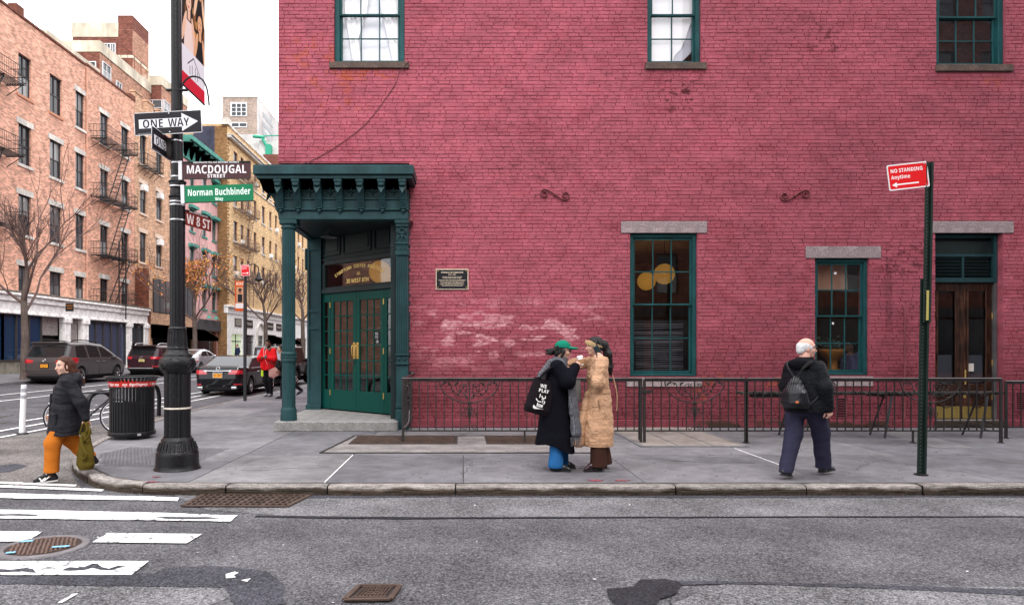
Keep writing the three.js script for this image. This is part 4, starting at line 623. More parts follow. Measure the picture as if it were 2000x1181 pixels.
  // left pier with three sunk panels
  const q = new B(1), x0 = -3.61, x1 = -3.285, z = -2.06; q.span(x0, x1, 0.0, 4.16, -2.3, z - 0.03); q.span(x0 - 0.03, x1, 0.0, 0.3, -2.3, z + 0.03, 0.01); for (const [a, b] of [[x0, x0 + 0.055], [x1 - 0.055, x1]]) q.span(a, b, 0.3, 4.16, z - 0.031, z, 0.005); for (const [c, d] of [[0.3, 0.62], [2.02, 2.1], [2.42, 2.5], [3.85, 4.16]]) q.span(x0 + 0.055, x1 - 0.055, c, d, z - 0.031, z - 0.001, 0.005); q.span(x0 - 0.06, x0, 3.4, 3.9, z - 0.2, z, 0.02);
  q.mesh('pier', M.green, RED);
  const j = new B(1); j.span(-1.45, -1.27, 0.1, 4.16, -0.62, 0.1); j.mesh('door_return', M.greenDark, RED);
}
// woven globe lamps hanging in the cafe, lit
for (const [u, v, d, r, lab] of [[1298, 535, 15.6, 0.235, 'large woven amber globe lamp behind the tall middle window'], [1263, 549, 17, 0.225, 'smaller woven amber globe lamp lower and further left in the tall middle window'], [742, 531, 16.6, 0.27, 'woven amber globe lamp behind the lettered glass over the entrance'], [772, 543, 18.4, 0.26, 'woven amber globe lamp half hidden at the right edge of the lettered glass']]) {
  const X = UX(u, d), Y = VY(v, d), o = thing('globe_lamp', lab, 'lamp', [X, Y, -d]);
  const g = new B(); g.sph(r, 0, 0, 0, 28, 20); g.mesh('lamp_shade', mat([0.62, 0.36, 0.10], { rough: 0.9, emissive: C(0.62, 0.30, 0.045), emissiveIntensity: 0.55, emissiveMap: (T.weave ??= tex(256, 256, (a, b) => 0.72 + 0.28 * Math.sin(a * 2 * PI * 36) * Math.sin(b * 2 * PI * 24))), map: T.weave }), o);
  const c = new B(); c.cyl(0.008, 0.008, SW + 4.15 - Y - r, 0, r + (SW + 4.15 - Y - r) / 2, 0, 6); c.mesh('cord', M.black, o);
  const l = new THREE.PointLight(new THREE.Color().setRGB(1, 0.72, 0.36), 0.7); l.position.set(0, 0, 0); l.castShadow = true; o.add(l);
}
// a loose black cable from the sill, the memorial plaque
{ const c = new B(1); const p = [[799, 122], [782, 142], [772, 165], [752, 194], [735, 218], [712, 244], [688, 264], [660, 284], [640, 297], [620, 308], [598, 318], [570, 322], [544, 323]].map(([u, v], i) => [wx(u), wy(v) + SW, -WZ + (i < 2 ? 0.06 : 0.016)]); c.tube(p, 0.0065, 80, 5); tag(c.mesh('cable', mat([0.1, 0.045, 0.05], { rough: 0.7 })), 'thin dark cable sagging across the wall from the left window sill to the portico', 'cable');
  const b = thing('plaque', 'dark memorial plaque with gilt border and lettering on the red wall', 'plaque', [wx(883), wy(545.5) + SW, -WZ + 0.004]);
  const W = 0.655, Hh = 0.415; const k = new B(); k.cb(W, Hh, 0.022, 0, 0, 0.012, 0.004); k.mesh('border', mat([0.78, 0.66, 0.5], { rough: 0.4, metal: 0.5 }), b);
  const face = new B(); face.add(new THREE.PlaneGeometry(W - 0.035, Hh - 0.035), M4(0, 0, 0.0255)); face.mesh('face', mat([1, 1, 1], { rough: 0.45, map: paint(1024, 640, (x, w, h) => { x.fillStyle = '#16181f'; x.fillRect(0, 0, w, h); x.fillStyle = '#f1dcc0'; x.textAlign = 'center'; x.font = 'bold 62px serif'; x.fillText('NORMAN BUCHBINDER', w / 2, 110); x.font = 'bold 50px serif'; x.fillText('1922 - 2007', w / 2, 180); x.font = 'bold 34px serif'; ['FOUNDER OF THE VILLAGE ALLIANCE', 'BUSINESS IMPROVEMENT DISTRICT'].forEach((t, i) => x.fillText(t, w / 2, 250 + i * 44)); ['NORMAN SET THE TONE FOR THIS NEIGHBORHOOD', 'AND ITS STREETS. HE LOVED THIS PLACE AND', 'GAVE HIS YEARS TO IT, ITS SHOPS AND ITS', 'PEOPLE. THIS CORNER IS NAMED FOR HIM BY', 'THE NEIGHBORS WHO REMEMBER HIM'].forEach((t, i) => x.fillText(t, w / 2, 362 + i * 46)); }) }), b);
  const s = new B(); for (const x of [-1, 1]) for (const y of [-1, 1]) s.cyl(0.014, 0.012, 0.012, x * (W / 2 - 0.045), y * (Hh / 2 - 0.045), 0.03, 10, PI / 2); s.mesh('screw', M.brass, b); }
// ---------- buildings along the side street ----------
const FX = -23.3, SX = -22.4, zAt = (u, X = FX) => -X * F / (CX - u), yAt = (v, z) => VY(v, z);
const bm = (c, o = {}) => mat(c, { map: T.brick, rough: 0.85, ...o });
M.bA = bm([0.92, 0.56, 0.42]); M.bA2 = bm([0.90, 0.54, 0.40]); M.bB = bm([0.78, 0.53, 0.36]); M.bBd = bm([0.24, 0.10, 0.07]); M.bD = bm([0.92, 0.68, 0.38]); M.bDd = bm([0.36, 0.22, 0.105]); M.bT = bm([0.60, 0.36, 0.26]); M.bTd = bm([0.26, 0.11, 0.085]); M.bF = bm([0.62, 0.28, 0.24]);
M.pink = mat([0.85, 0.50, 0.48], { map: rep(T.grime, 0.3), rough: 0.9 }); M.cream = mat([0.78, 0.70, 0.56], { map: rep(T.grime, 0.5), rough: 0.9 }); M.stone = mat([0.80, 0.76, 0.70], { map: rep(T.grime, 0.5), rough: 0.9 }); M.whitePaint = mat([0.93, 0.915, 0.89], { map: tex(256, 256, (u, v) => 0.94 + (fbm(u * 6, v * 6, 6, 5, 35) - 0.5) * 0.3), rough: 0.8 });
M.beigeWall = mat([0.55, 0.475, 0.41], { map: T.brick, rough: 0.9 }); M.paleWall = mat([0.72, 0.70, 0.68], { map: rep(T.grime, 0.2), rough: 0.9 }); M.verdigris = mat([0.10, 0.36, 0.30], { map: rep(T.grime, 0.4), rough: 0.7 });
M.sashDark = mat([0.045, 0.04, 0.042], { rough: 0.5 }); M.sashGreen = mat([0.02, 0.13, 0.11], { rough: 0.5 }); M.sashWhite = mat([0.7, 0.7, 0.72], { rough: 0.5 }); M.sashRed = mat([0.16, 0.05, 0.045], { rough: 0.5 });
const PANES = [[0.018, 0.02, 0.024], [0.10, 0.11, 0.12], [0.03, 0.035, 0.04], [0.24, 0.25, 0.25], [0.05, 0.06, 0.07]].map((c) => mat(c, { rough: 0.06, specularIntensity: 1 }));
M.blueGlass = mat([0.012, 0.034, 0.08], { rough: 0.05, specularIntensity: 1 });
const WT = {}; let wi = 0;
// one window kind per size: frame with meeting rail, two panes; cloned per opening
function farWindow(parent, x, y, w, h, sash = M.sashDark, o = {}) {
  const key = [w.toFixed(2), h.toFixed(2), sash.uuid, o.cols].join(), P = [wi * 7 % 5, wi * 3 % 5]; wi++;
  if (!WT[key]) {
    const f = new B(1), t = 0.06; f.span(-w / 2, -w / 2 + t, 0, h, -0.2, -0.1); f.span(w / 2 - t, w / 2, 0, h, -0.2, -0.1); f.span(-w / 2 + t, w / 2 - t, 0, t, -0.2, -0.101); f.span(-w / 2 + t, w / 2 - t, h - t, h, -0.2, -0.101); f.span(-w / 2 + t, w / 2 - t, h / 2 - 0.03, h / 2 + 0.03, -0.19, -0.11);
    for (let i = 1; i < (o.cols ?? 1); i++) { const q = -w / 2 + w * i / o.cols; f.span(q - 0.025, q + 0.025, t, h - t, -0.19, -0.115); }
    const up = new B(), lo = new B(); up.box(w - 0.1, h / 2 - 0.03, 0.01, 0, h * 0.75 - 0.02, -0.165); lo.box(w - 0.1, h / 2 - 0.03, 0.01, 0, h * 0.25 + 0.01, -0.15); WT[key] = [f.geo(), up.geo(), lo.geo()];
  }
  const [f, a, b] = WT[key], m = put('window', f, sash, parent); m.position.set(x, y, o.z ?? 0); if (o.turn) m.rotation.y = o.turn;
  put('pane', a, PANES[P[0]], m); put('pane', b, PANES[P[1]], m); return m;
}
function block(name, label, X, z0, z1, top, m, wins, o = {}) { // street wall with real openings, side and rear walls, roof
  const y0 = o.y0 ?? 0.45, g = thing(name, label, 'building', [X, y0, -z0], PI / 2), L = z1 - z0, H = top - y0, D = o.depth ?? 9, w = new B(2.6);
  w.ext([[0, o.from ?? 0], [L, o.from ?? 0], [L, H], [0, H]], 0.3, M4(0, 0, -0.3), 0, wins.map(([z, y, ww, hh]) => { const x = z - z0, b = y - y0; return [[x - ww / 2, b], [x + ww / 2, b], [x + ww / 2, b + hh], [x - ww / 2, b + hh]]; }));
  w.span(0.001, 0.3, 0, H - 0.01, -D, -0.301); w.span(L - 0.3, L - 0.001, 0, H - 0.01, -D, -0.301); w.span(0.301, L - 0.301, 0, H - 0.01, -D, -D + 0.3); w.mesh('wall', m, g);
  const r = new B(2); r.span(0.3, L - 0.3, H - 0.5, H - 0.4, -D + 0.3, -0.3); r.mesh('roof', M.dark, g);
  for (const [z, y, ww, hh, kind = 0] of wins) { const x = z - z0, b = y - y0, wn = farWindow(g, x, b, ww, hh, o.sash, { cols: o.cols });
    if (kind & 1) { const l = new B(1); l.span(x - ww / 2 - 0.17, x + ww / 2 + 0.17, b + hh, b + hh + 0.3, -0.2, 0.03); l.mesh('lintel', o.trim ?? M.stone, g); }
    if (kind & 2) { const l = new B(1); l.span(x - ww / 2 - 0.13, x + ww / 2 + 0.13, b - 0.15, b, -0.25, 0.08); l.mesh('window_sill', o.sillM ?? o.trim ?? M.stone, g); }
    if (kind & 4) { const l = new B(1); l.span(x - 0.3, x + 0.3, b + (kind & 8 ? hh - 0.5 : 0.04), b + (kind & 8 ? hh - 0.08 : 0.44), -0.2, 0.25); l.mesh('air_conditioner', M.whitePaint, g); }
    if (kind & 16) { const l = new B(1); l.span(x - ww / 2 - 0.25, x + ww / 2 + 0.25, b + hh + 0.1, b + hh + 0.35, -0.1, 0.35); l.span(x - ww / 2 - 0.15, x + ww / 2 + 0.15, b + hh, b + hh + 0.1, -0.1, 0.15); l.mesh('window_hood', M.verdigris, g); } }
  return g;
}
function fireEscape(g, x0, x1, levels, dep, m, ladders, extra) { // platforms, railings and ladders of one building
  const fe = sub('fire_escape', g); const bays = (y) => { const p = new B(1), r = new B(1), h = 0.85;
    for (let z = 0.08; z <= dep; z += 0.13) p.span(x0, x1, y, y + 0.03, z, z + 0.05); for (let i = 0; i <= 3; i++) { const x = lerp(x0 + 0.1, x1 - 0.1, i / 3); p.bar([x, y - 0.01, 0], [x, y - 0.01, dep], 0.04, 0.05); p.bar([x, y, dep * 0.9], [x, y - 0.55, 0.02], 0.03, 0.03); } p.mesh('platform', m, fe);
    for (const k of [h, h * 0.5, 0.1]) { r.rod([x0, y + k, dep], [x1, y + k, dep], 0.018, 0.018, 5); for (const x of [x0, x1]) r.rod([x, y + k, 0], [x, y + k, dep], 0.018, 0.018, 5); } const n = Math.round((x1 - x0) / 0.16); for (let i = 0; i <= n; i++) { const x = lerp(x0, x1, i / n); r.rod([x, y, dep], [x, y + h, dep], i % n ? 0.009 : 0.02, undefined, 4); } for (const x of [x0, x1]) for (let i = 1; i < 5; i++) r.rod([x, y, dep * i / 5], [x, y + h, dep * i / 5], 0.009, 0.009, 4); r.mesh('railing', m, fe); };
  levels.forEach(bays);
  for (const [xa, ya, xb, yb, z] of ladders) { const l = new B(1); for (const k of [-0.22, 0.22]) l.bar([xa, ya, z + k], [xb, yb, z + k], 0.035, 0.07); const n = Math.round(Math.abs(ya - yb) / 0.3); for (let i = 1; i < n; i++) { const f = i / n; l.bar([lerp(xa, xb, f), lerp(ya, yb, f), z - 0.22], [lerp(xa, xb, f), lerp(ya, yb, f), z + 0.22], 0.05, 0.03); } l.mesh('ladder', m, fe); }
  return fe;
}
{ // A1: tall orange brick house
  const w = [], cols = [16.5, 19.1, 21.8, 24.4, 27.2, 30.4, 33.4, 36.15, 38.9, 41.35]; for (const [i, z] of cols.entries()) for (const [k, y] of [4.75, 7.75, 11.45, 15.1].entries()) { const ww = i === 9 ? 0.95 : i === 8 ? 1.15 : 1.05; w.push([z, y, ww, k === 0 ? 1.35 : k === 3 ? 2.15 : 2.1, i === 9 ? 3 : k === 3 ? 0 : 3]); }
  const g = block('brick_house', 'orange brick house with tall sash windows above the left half of the white shopfront', FX, 14, 41.95, 19.15, M.bA, w, { cols: 2 });
  const c = new B(1); c.span(-0.02, 27.95, 18.7, 18.82, -0.35, 0.07); c.span(21.4, 22.0, 18.82, 19.25, -0.4, 0.05); c.mesh('coping', M.bBd, g); const s = new B(1); for (const z of [27.2, 30.4, 33.4, 36.15, 38.9]) s.span(z - 14 - 0.68, z - 14 + 0.68, 14.5, 14.64, -0.2, 0.06); s.mesh('brick_sill', mat([0.5, 0.24, 0.15], { rough: 0.9 }), g);
  fireEscape(g, 16.2, 20.75, [14.68, 11.05, 7.4], 0.95, M.black, [[19.4, 11.05, 17.4, 7.4, 0.5], [19.4, 14.68, 17.4, 11.05, 0.5]]); }
{ const w = []; for (const [i, z] of [44.15, 46.85].entries()) for (const [k, y] of [4.75, 7.75, 11.35, 14.95].entries()) w.push([z, y, 1.0, k === 0 ? 1.5 : 1.95, 3]);
  const g = block('brick_house', 'narrower orange brick house with a zigzag black fire escape beside the lamp post', FX, 41.98, 48.2, 19.25, M.bA2, w, { cols: 2 }); const c = new B(1); c.span(0, 6.22, 18.78, 18.9, -0.35, 0.06); c.span(5.5, 6.22, 18.9, 19.1, -0.35, 0.06); c.mesh('coping', M.bBd, g); const dp = new B(1); dp.tube([[0.0, 18.6, 0.06], [0.02, 4, 0.06]], 0.05, 4, 6); dp.mesh('downpipe', M.bA2, g);
  fireEscape(g, 0.5, 4.6, [14.45, 10.8, 7.15, 4.15], 1.0, M.black, [[3.75, 14.45, 1.75, 10.8, 0.7], [3.75, 10.8, 1.75, 7.15, 0.7], [3.75, 7.15, 1.75, 4.15, 0.7], [2.4, 8.3, 2.4, 3.2, 1.06]]); }
{ // the white one-storey shopfront under both
  const z0 = 25, g = thing('shopfront', 'long white-painted shopfront with blue glass along the far pavement behind the cars', 'shopfront', [SX, 0.46, -z0], PI / 2), Z = (u) => zAt(u, SX) - z0, L = 48.3 - z0, w = new B(1), H = 3.92;
  w.span(0, L, 3.1, 3.62, -0.35, 0); w.span(0, L, 3.62, H, -0.9, 0.1, 0.02); w.span(0, L, H, H + 0.12, -0.9, 0.22, 0.02); w.span(0, L, 3.0, 3.1, -0.3, 0.06, 0.01); w.span(L - 0.001, L + 0.02, 0, H, -0.9, -0.02); w.mesh('entablature', M.whitePaint, g);
  const cp = new B(0.6), r = rnd(3); for (let x = 0; x < L; x += 0.42) cp.cb(0.41, 0.1 + r() * 0.05, 0.5, x + 0.2, H + 0.17, -0.05, 0.02); tag(cp.mesh('coping_stones', mat([0.42, 0.36, 0.31], { map: T.granite, rough: 0.9 }), g), undefined, undefined, undefined, 'stuff');
  for (const [a, b] of [[125, 136], [161, 171], [247, 256], [281, 289]]) { const p = new B(1); p.span(Z(a), Z(b), 0, 2.75, -0.3, 0.05, 0.01); p.span(Z(a) - 0.06, Z(b) + 0.06, 2.7, 3.0, -0.3, 0.12, 0.03); p.span(Z(a) - 0.04, Z(b) + 0.04, 0, 0.3, -0.3, 0.09, 0.01); p.mesh('pilaster', M.whitePaint, g); }
  const glz = (a, b, y0, y1, n, gm, fm) => { const f = new B(1), A = Z(a), E = Z(b); f.span(A, E, y0 - 0.06, y0, -0.2, -0.02); f.span(A, E, y1 - 0.06, y1, -0.2, -0.02); for (let i = 0; i <= n; i++) { const x = lerp(A, E, i / n); f.span(x - 0.035, x + 0.035, y0, y1 - 0.06, -0.2, -0.04); } const m = f.mesh('shop_window', fm, g); for (let i = 0; i < n; i++) { const q = new B(); q.span(lerp(A, E, i / n) + 0.035, lerp(A, E, (i + 1) / n) - 0.035, y0, y1 - 0.06, -0.16, -0.14); q.mesh('pane', gm, m); } };
  glz(-260, 7.6, 0.72, 3.0, 6, M.blueGlass, M.sashDark); glz(7.6, 82.5, 0.72, 3.0, 3, M.blueGlass, M.sashDark); glz(172, 246, 0.3, 2.95, 5, mat([0.05, 0.065, 0.11], { rough: 0.06, specularIntensity: 1 }), M.sashDark); glz(257, 280, 1.75, 2.9, 2, PANES[4], M.sashDark); glz(257, 280, 0.1, 1.7, 3, PANES[0], M.sashDark);
  const st = new B(1); st.span(0, Z(83), 0, 0.66, -0.35, -0.1); st.mesh('stall_riser', mat([0.30, 0.28, 0.22], { map: T.grime, rough: 0.8 }), g);
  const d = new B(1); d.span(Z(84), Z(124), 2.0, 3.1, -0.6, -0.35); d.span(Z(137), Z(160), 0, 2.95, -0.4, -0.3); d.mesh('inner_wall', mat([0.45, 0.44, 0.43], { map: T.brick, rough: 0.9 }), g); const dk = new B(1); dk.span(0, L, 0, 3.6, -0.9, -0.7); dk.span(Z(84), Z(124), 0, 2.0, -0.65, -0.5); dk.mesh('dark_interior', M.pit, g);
  const sg = thing('shop_sign', 'small dark hanging sign with orange script in front of the white shopfront', 'sign', [SX + 0.75, VY(600, 37.4), -37.4]); plate('plate', sg, 0.45, 0.44, face(sign(0.45, 0.44, (c, w2, h) => { c.fillStyle = '#211c1a'; c.fillRect(0, 0, w2, h); c.fillStyle = '#d98a3a'; c.textAlign = 'center'; c.font = `italic bold ${h * 0.24}px serif`; c.fillText('Lumiere', w2 / 2, h * 0.35, w2 * 0.86); c.fillText('Paris', w2 / 2, h * 0.68, w2 * 0.7); }, 128)), M.black, 0.01); const rd = new B(); rd.rod([0, 0.3, -0.0], [-0.75, 0.3, 0], 0.015); rd.rod([0, 0.22, 0], [0, 0.3, 0], 0.01); rd.mesh('rod', M.black, sg); }
{ // B: tan brick with battlements and a dark brown shop extension
  const w = []; for (const z of [49.5, 52.1, 54.6]) for (const [k, y] of [8.0, 11.55, 15.1].entries()) w.push([z, y, 1.0, 2.15, 3 + (k === 1 || z > 52 ? 12 : 0)]);
  const g = block('brick_house', 'tan brick house with battlements partly hidden by the lamp post', FX, 48.25, 56.2, 19.2, M.bB, w, { cols: 2, trim: mat([0.66, 0.52, 0.42], { rough: 0.9 }) });
  const c = new B(2.6); for (let i = 0; i < 5; i++) { c.span(i * 1.9, Math.min(i * 1.9 + 1.0, 7.9), 18.75, 19.5, -0.3, 0.0); c.span(i * 1.9 - 0.04, Math.min(i * 1.9 + 1.04, 7.94), 19.5, 19.62, -0.36, 0.06); } tag(c.mesh('battlements', M.bB, g), undefined, undefined, undefined, 'stuff'); const b2 = new B(1); b2.span(0, 7.9, 17.9, 18.0, 0, 0.06); b2.mesh('string_course', M.bB, g);
  fireEscape(g, 0.4, 3.0, [14.4], 0.7, M.black, []);
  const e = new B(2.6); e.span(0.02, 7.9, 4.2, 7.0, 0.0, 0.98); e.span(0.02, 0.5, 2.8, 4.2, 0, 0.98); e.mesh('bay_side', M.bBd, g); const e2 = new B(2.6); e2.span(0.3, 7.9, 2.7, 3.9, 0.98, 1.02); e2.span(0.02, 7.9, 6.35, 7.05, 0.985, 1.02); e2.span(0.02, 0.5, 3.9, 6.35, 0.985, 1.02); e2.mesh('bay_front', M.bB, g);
  const f = new B(1); f.span(0.6, 7.9, 3.9, 6.35, 1.0, 1.03); for (let i = 0; i < 8; i++) f.span(0.6 + i, 0.66 + i, 3.9, 6.35, 1.03, 1.08); f.mesh('window', M.sashDark, g); const p = new B(); for (let i = 0; i < 7; i++) p.span(0.68 + i, 1.58 + i, 3.95, 6.3, 1.031, 1.045); tag(p.mesh('panes', PANES[1], g), undefined, undefined, undefined, 'stuff'); const rl = new B(1); for (let i = 0; i < 30; i++) rl.rod([0.2 + i * 0.26, 7.05, 0.95], [0.2 + i * 0.26, 7.9, 0.95], 0.012, 0.012, 4); rl.rod([0.2, 7.9, 0.95], [7.8, 7.9, 0.95], 0.02); rl.mesh('roof_railing', M.black, g);
  const aw = (nm, par, x0, x1, y, dz, m, out = 1.3) => { const a = new B(1); a.ext([[0.02, y], [0.02, y + 1.0], [out, y + 0.25], [out, y - 0.05]], x1 - x0, new THREE.Matrix4().makeRotationY(PI / 2).multiply(new THREE.Matrix4().makeScale(-1, 1, 1)).setPosition(x0, 0, dz)); return a.mesh(nm, m, par); };
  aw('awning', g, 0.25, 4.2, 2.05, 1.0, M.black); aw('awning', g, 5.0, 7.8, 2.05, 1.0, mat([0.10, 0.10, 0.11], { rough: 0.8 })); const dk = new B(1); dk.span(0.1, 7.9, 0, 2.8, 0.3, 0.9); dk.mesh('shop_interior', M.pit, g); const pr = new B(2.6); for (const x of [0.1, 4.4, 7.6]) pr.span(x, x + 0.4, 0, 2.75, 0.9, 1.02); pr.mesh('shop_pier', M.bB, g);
  const em = new B(); em.cyl(0.16, 0.16, 0.02, 0.9, 2.25, 2.31, 16, PI / 2); em.mesh('gold_roundel', mat([0.75, 0.5, 0.08], { rough: 0.5 }), g);
  // C: pink house with a green bracketed cornice
  const wc = []; for (const z of [58.4, 61.2, 63.6]) for (const y of [5.3, 8.5, 11.8, 15.3]) wc.push([z, y, 1.0, 1.85, 18]);
  const G = block('brick_house', 'pink stuccoed house with a green bracketed cornice behind the street signs', FX, 56.25, 64.45, 19.4, M.pink, wc, { sash: M.sashGreen, trim: M.verdigris });
  const k = new B(1); k.span(-0.1, 8.2, 18.55, 18.95, 0, 0.9, 0.03); k.span(-0.1, 8.2, 17.2, 17.45, 0, 0.16, 0.02); k.span(0, 8.1, 17.45, 18.55, 0, 0.1); k.span(-0.1, 8.2, 18.4, 18.55, 0, 0.7, 0.02); k.mesh('cornice', M.verdigris, G); for (let i = 0; i < 7; i++) { const q = new B(1); q.ext([[0, 0], [0.75, 0], [0.72, -0.2], [0.3, -0.5], [0.12, -1.1], [0, -1.15]], 0.28, new THREE.Matrix4().makeRotationY(PI / 2).multiply(new THREE.Matrix4().makeScale(-1, 1, 1)).setPosition(0.15 + i * 1.25, 18.42, 0.1)); q.mesh('bracket', M.verdigris, G); }
  const s2 = new B(1); s2.span(0.1, 8.1, 2.9, 3.9, 0, 0.35); s2.mesh('shop_fascia', mat([0.07, 0.065, 0.07], { rough: 0.6 }), G); aw('awning', G, 0.4, 4.0, 2.0, 0.3, mat([0.16, 0.16, 0.17], { rough: 0.8 })); const sw = new B(); sw.span(0.4, 7.8, 0.1, 2.85, 0.02, 0.06); sw.mesh('shop_window', PANES[0], G); for (const x of [4.4, 6.2]) { const l = new B(1); l.lathe([[0.02, 0.25], [0.1, 0.2], [0.28, 0.0]], x, 4.0, 0.6, 12); l.tube([[x, 4.25, 0.6], [x, 4.45, 0.4], [x, 4.4, 0.0]], 0.03, 10, 5); l.mesh('wall_lamp', M.verdigris, G); } const pt = new B(2.6); pt.span(7.0, 7.6, 0, 2.85, 0.02, 0.12); pt.mesh('shop_pier', M.bBd, G);
  // D: yellow brick apartments, projecting, with a white two-storey base
  const wd = [], zc = [66.9, 68.9, 70.9, 73.2, 76.2, 79, 81.4, 84.5, 87, 90, 92.5, 95]; zc.forEach((z, i) => { for (const [k2, y] of [8.9, 12.3, 15.7, 19.1].entries()) wd.push([z, y, i % 4 === 0 ? 1.2 : 0.95, 1.95, 2 + ((i * 5 + k2 * 3) % 4 === 0 ? 4 : 0)]); });
  const g4 = block('apartment_building', 'yellow brick apartment building with fire escapes and a white shop base', SX, 64.55, 98, 23.1, M.bD, wd, { depth: 12, from: 5.0, sash: M.sashRed });
  const pc = new B(1); pc.span(-0.12, 33.4, 22.5, 22.7, -0.35, 0.12); pc.span(-0.12, 33.4, 21.3, 21.55, 0, 0.4, 0.05); pc.span(-0.12, 33.4, 21.55, 21.65, 0, 0.55); pc.span(0, 33.4, 18.1, 18.22, 0, 0.1); pc.span(-0.3, 0.5, 22.5, 23.1, -0.5, 0.2); pc.mesh('cornice', M.stone, g4);
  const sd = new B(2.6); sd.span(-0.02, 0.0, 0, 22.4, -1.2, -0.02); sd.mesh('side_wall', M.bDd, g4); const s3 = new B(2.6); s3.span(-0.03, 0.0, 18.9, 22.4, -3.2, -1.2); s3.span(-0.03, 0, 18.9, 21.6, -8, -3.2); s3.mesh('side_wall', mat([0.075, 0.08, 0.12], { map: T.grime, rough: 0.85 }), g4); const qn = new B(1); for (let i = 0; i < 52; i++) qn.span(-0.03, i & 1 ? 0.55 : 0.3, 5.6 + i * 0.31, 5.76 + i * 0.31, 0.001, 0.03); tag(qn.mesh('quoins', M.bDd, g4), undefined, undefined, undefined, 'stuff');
  const ba = new B(1); ba.span(-0.1, 33.3, 4.7, 5.25, -0.3, 0.1); ba.span(-0.15, 33.4, 5.25, 5.45, -0.3, 0.35, 0.03); ba.span(0, 33.3, 2.75, 4.7, -0.3, 0.02); ba.mesh('shop_base', M.whitePaint, g4); for (const [a, b] of [[0, 1.1], [4.3, 4.8], [8.2, 9.0], [11.5, 12.4], [16, 16.6], [20, 20.8], [26, 26.6], [32.6, 33.3]]) { const p2 = new B(1); p2.span(a, b, 0, 2.75, -0.3, 0.02); p2.mesh('shop_pier', M.whitePaint, g4); }
  for (const [a, b, m] of [[1.1, 4.3, mat([0.5, 0.62, 0.44], { rough: 0.2, emissive: C(0.2, 0.24, 0.15) })], [4.8, 8.2, PANES[4]], [9.0, 11.5, PANES[3]], [12.4, 16, PANES[0]], [16.6, 20, PANES[0]], [20.8, 26, PANES[2]], [26.6, 32.6, PANES[0]]]) { const q = new B(); q.span(a, b, 0.1, 2.75, -0.2, -0.15); q.mesh('shop_window', m, g4); const fr = new B(1); fr.span((a + b) / 2 - 0.05, (a + b) / 2 + 0.05, 0.1, 2.7, -0.15, -0.1); fr.span(a, b, 2.0, 2.08, -0.15, -0.1); fr.mesh('window_frame', M.sashDark, g4); }
  const ar = new B(1); ar.add(new THREE.TorusGeometry(1.1, 0.16, 6, 18, PI), M4(10.25, 3.0, 0.06)); ar.span(9.0, 9.3, 0, 3.0, 0.02, 0.14); ar.span(11.2, 11.5, 0, 3.0, 0.02, 0.14); ar.mesh('door_arch', M.stone, g4);
  for (const [x0, x1, t] of [[2.0, 4.0, ''], [5.2, 7.6, 'BUSHCRAFT'], [13, 15.4, 'Book Room'], [16.8, 19, 'Music']]) { const b = new B(1); b.span(x0, x1, 3.5, 4.3, 0.02, 0.08); b.mesh('sign_board', M.sashDark, g4); const p3 = new THREE.PlaneGeometry(x1 - x0 - 0.15, 0.65); const o = put('sign_face', p3, face(sign(2, 0.65, (c, w2, h) => { c.fillStyle = t ? '#2a2926' : '#8d8a80'; c.fillRect(0, 0, w2, h); c.fillStyle = '#d8d4c8'; c.font = `bold ${h * 0.55}px serif`; c.textAlign = 'center'; c.textBaseline = 'middle'; c.fillText(t, w2 / 2, h / 2, w2 * 0.85); }, 128)), g4); o.position.set((x0 + x1) / 2, 3.9, 0.085); }
  aw('awning', g4, 12.2, 16.2, 1.9, 0.0, M.black); aw('awning', g4, 20.8, 24, 1.9, 0, M.black);
  fireEscape(g4, 1.6, 7.2, [18.3, 14.9, 11.5, 8.1], 0.95, mat([0.20, 0.13, 0.10], { rough: 0.8 }), [[6, 18.3, 4.2, 14.9, 0.5], [6, 14.9, 4.2, 11.5, 0.5], [6, 11.5, 4.2, 8.1, 0.5], [4.4, 8.1, 4.4, 5.5, 0.9]]); fireEscape(g4, 18.8, 21.4, [14.9, 11.5, 8.1], 0.9, mat([0.20, 0.13, 0.10], { rough: 0.8 }), []);
  const wf = []; for (const z of [101, 104, 107, 110, 114, 118]) for (const y of [6, 9.5, 13, 16.5]) wf.push([z, y, 1.1, 2, 3]);
  block('brick_house', 'salmon pink brick house far up the side street behind the portico column', FX, 98.1, 121, 20, M.bF, wf, { sash: M.sashDark });
  block('brick_house', 'dull red brick house at the far end of the side street', FX + 0.6, 121.1, 160, 17, M.bTd, [[128, 6, 1.2, 2, 3], [136, 6, 1.2, 2, 3], [128, 10, 1.2, 2, 3], [136, 10, 1.2, 2, 3]], {}); }
{ const g = thing('brick_house', 'brown brick houses closing the far end of the side street', 'building', [-14, 0, -172]); const b = new B(2.6); b.span(-40, 34, 0, 19, -12, 0); b.mesh('wall', M.bTd, g); const h = thing('brick_house', 'brown brick house on the near side of the street behind the red building', 'building', [-3.7, 0.1, -90]); const c = new B(2.6); c.span(0, 12, 0, 16, -60, 44); c.mesh('wall', M.bTd, h); }
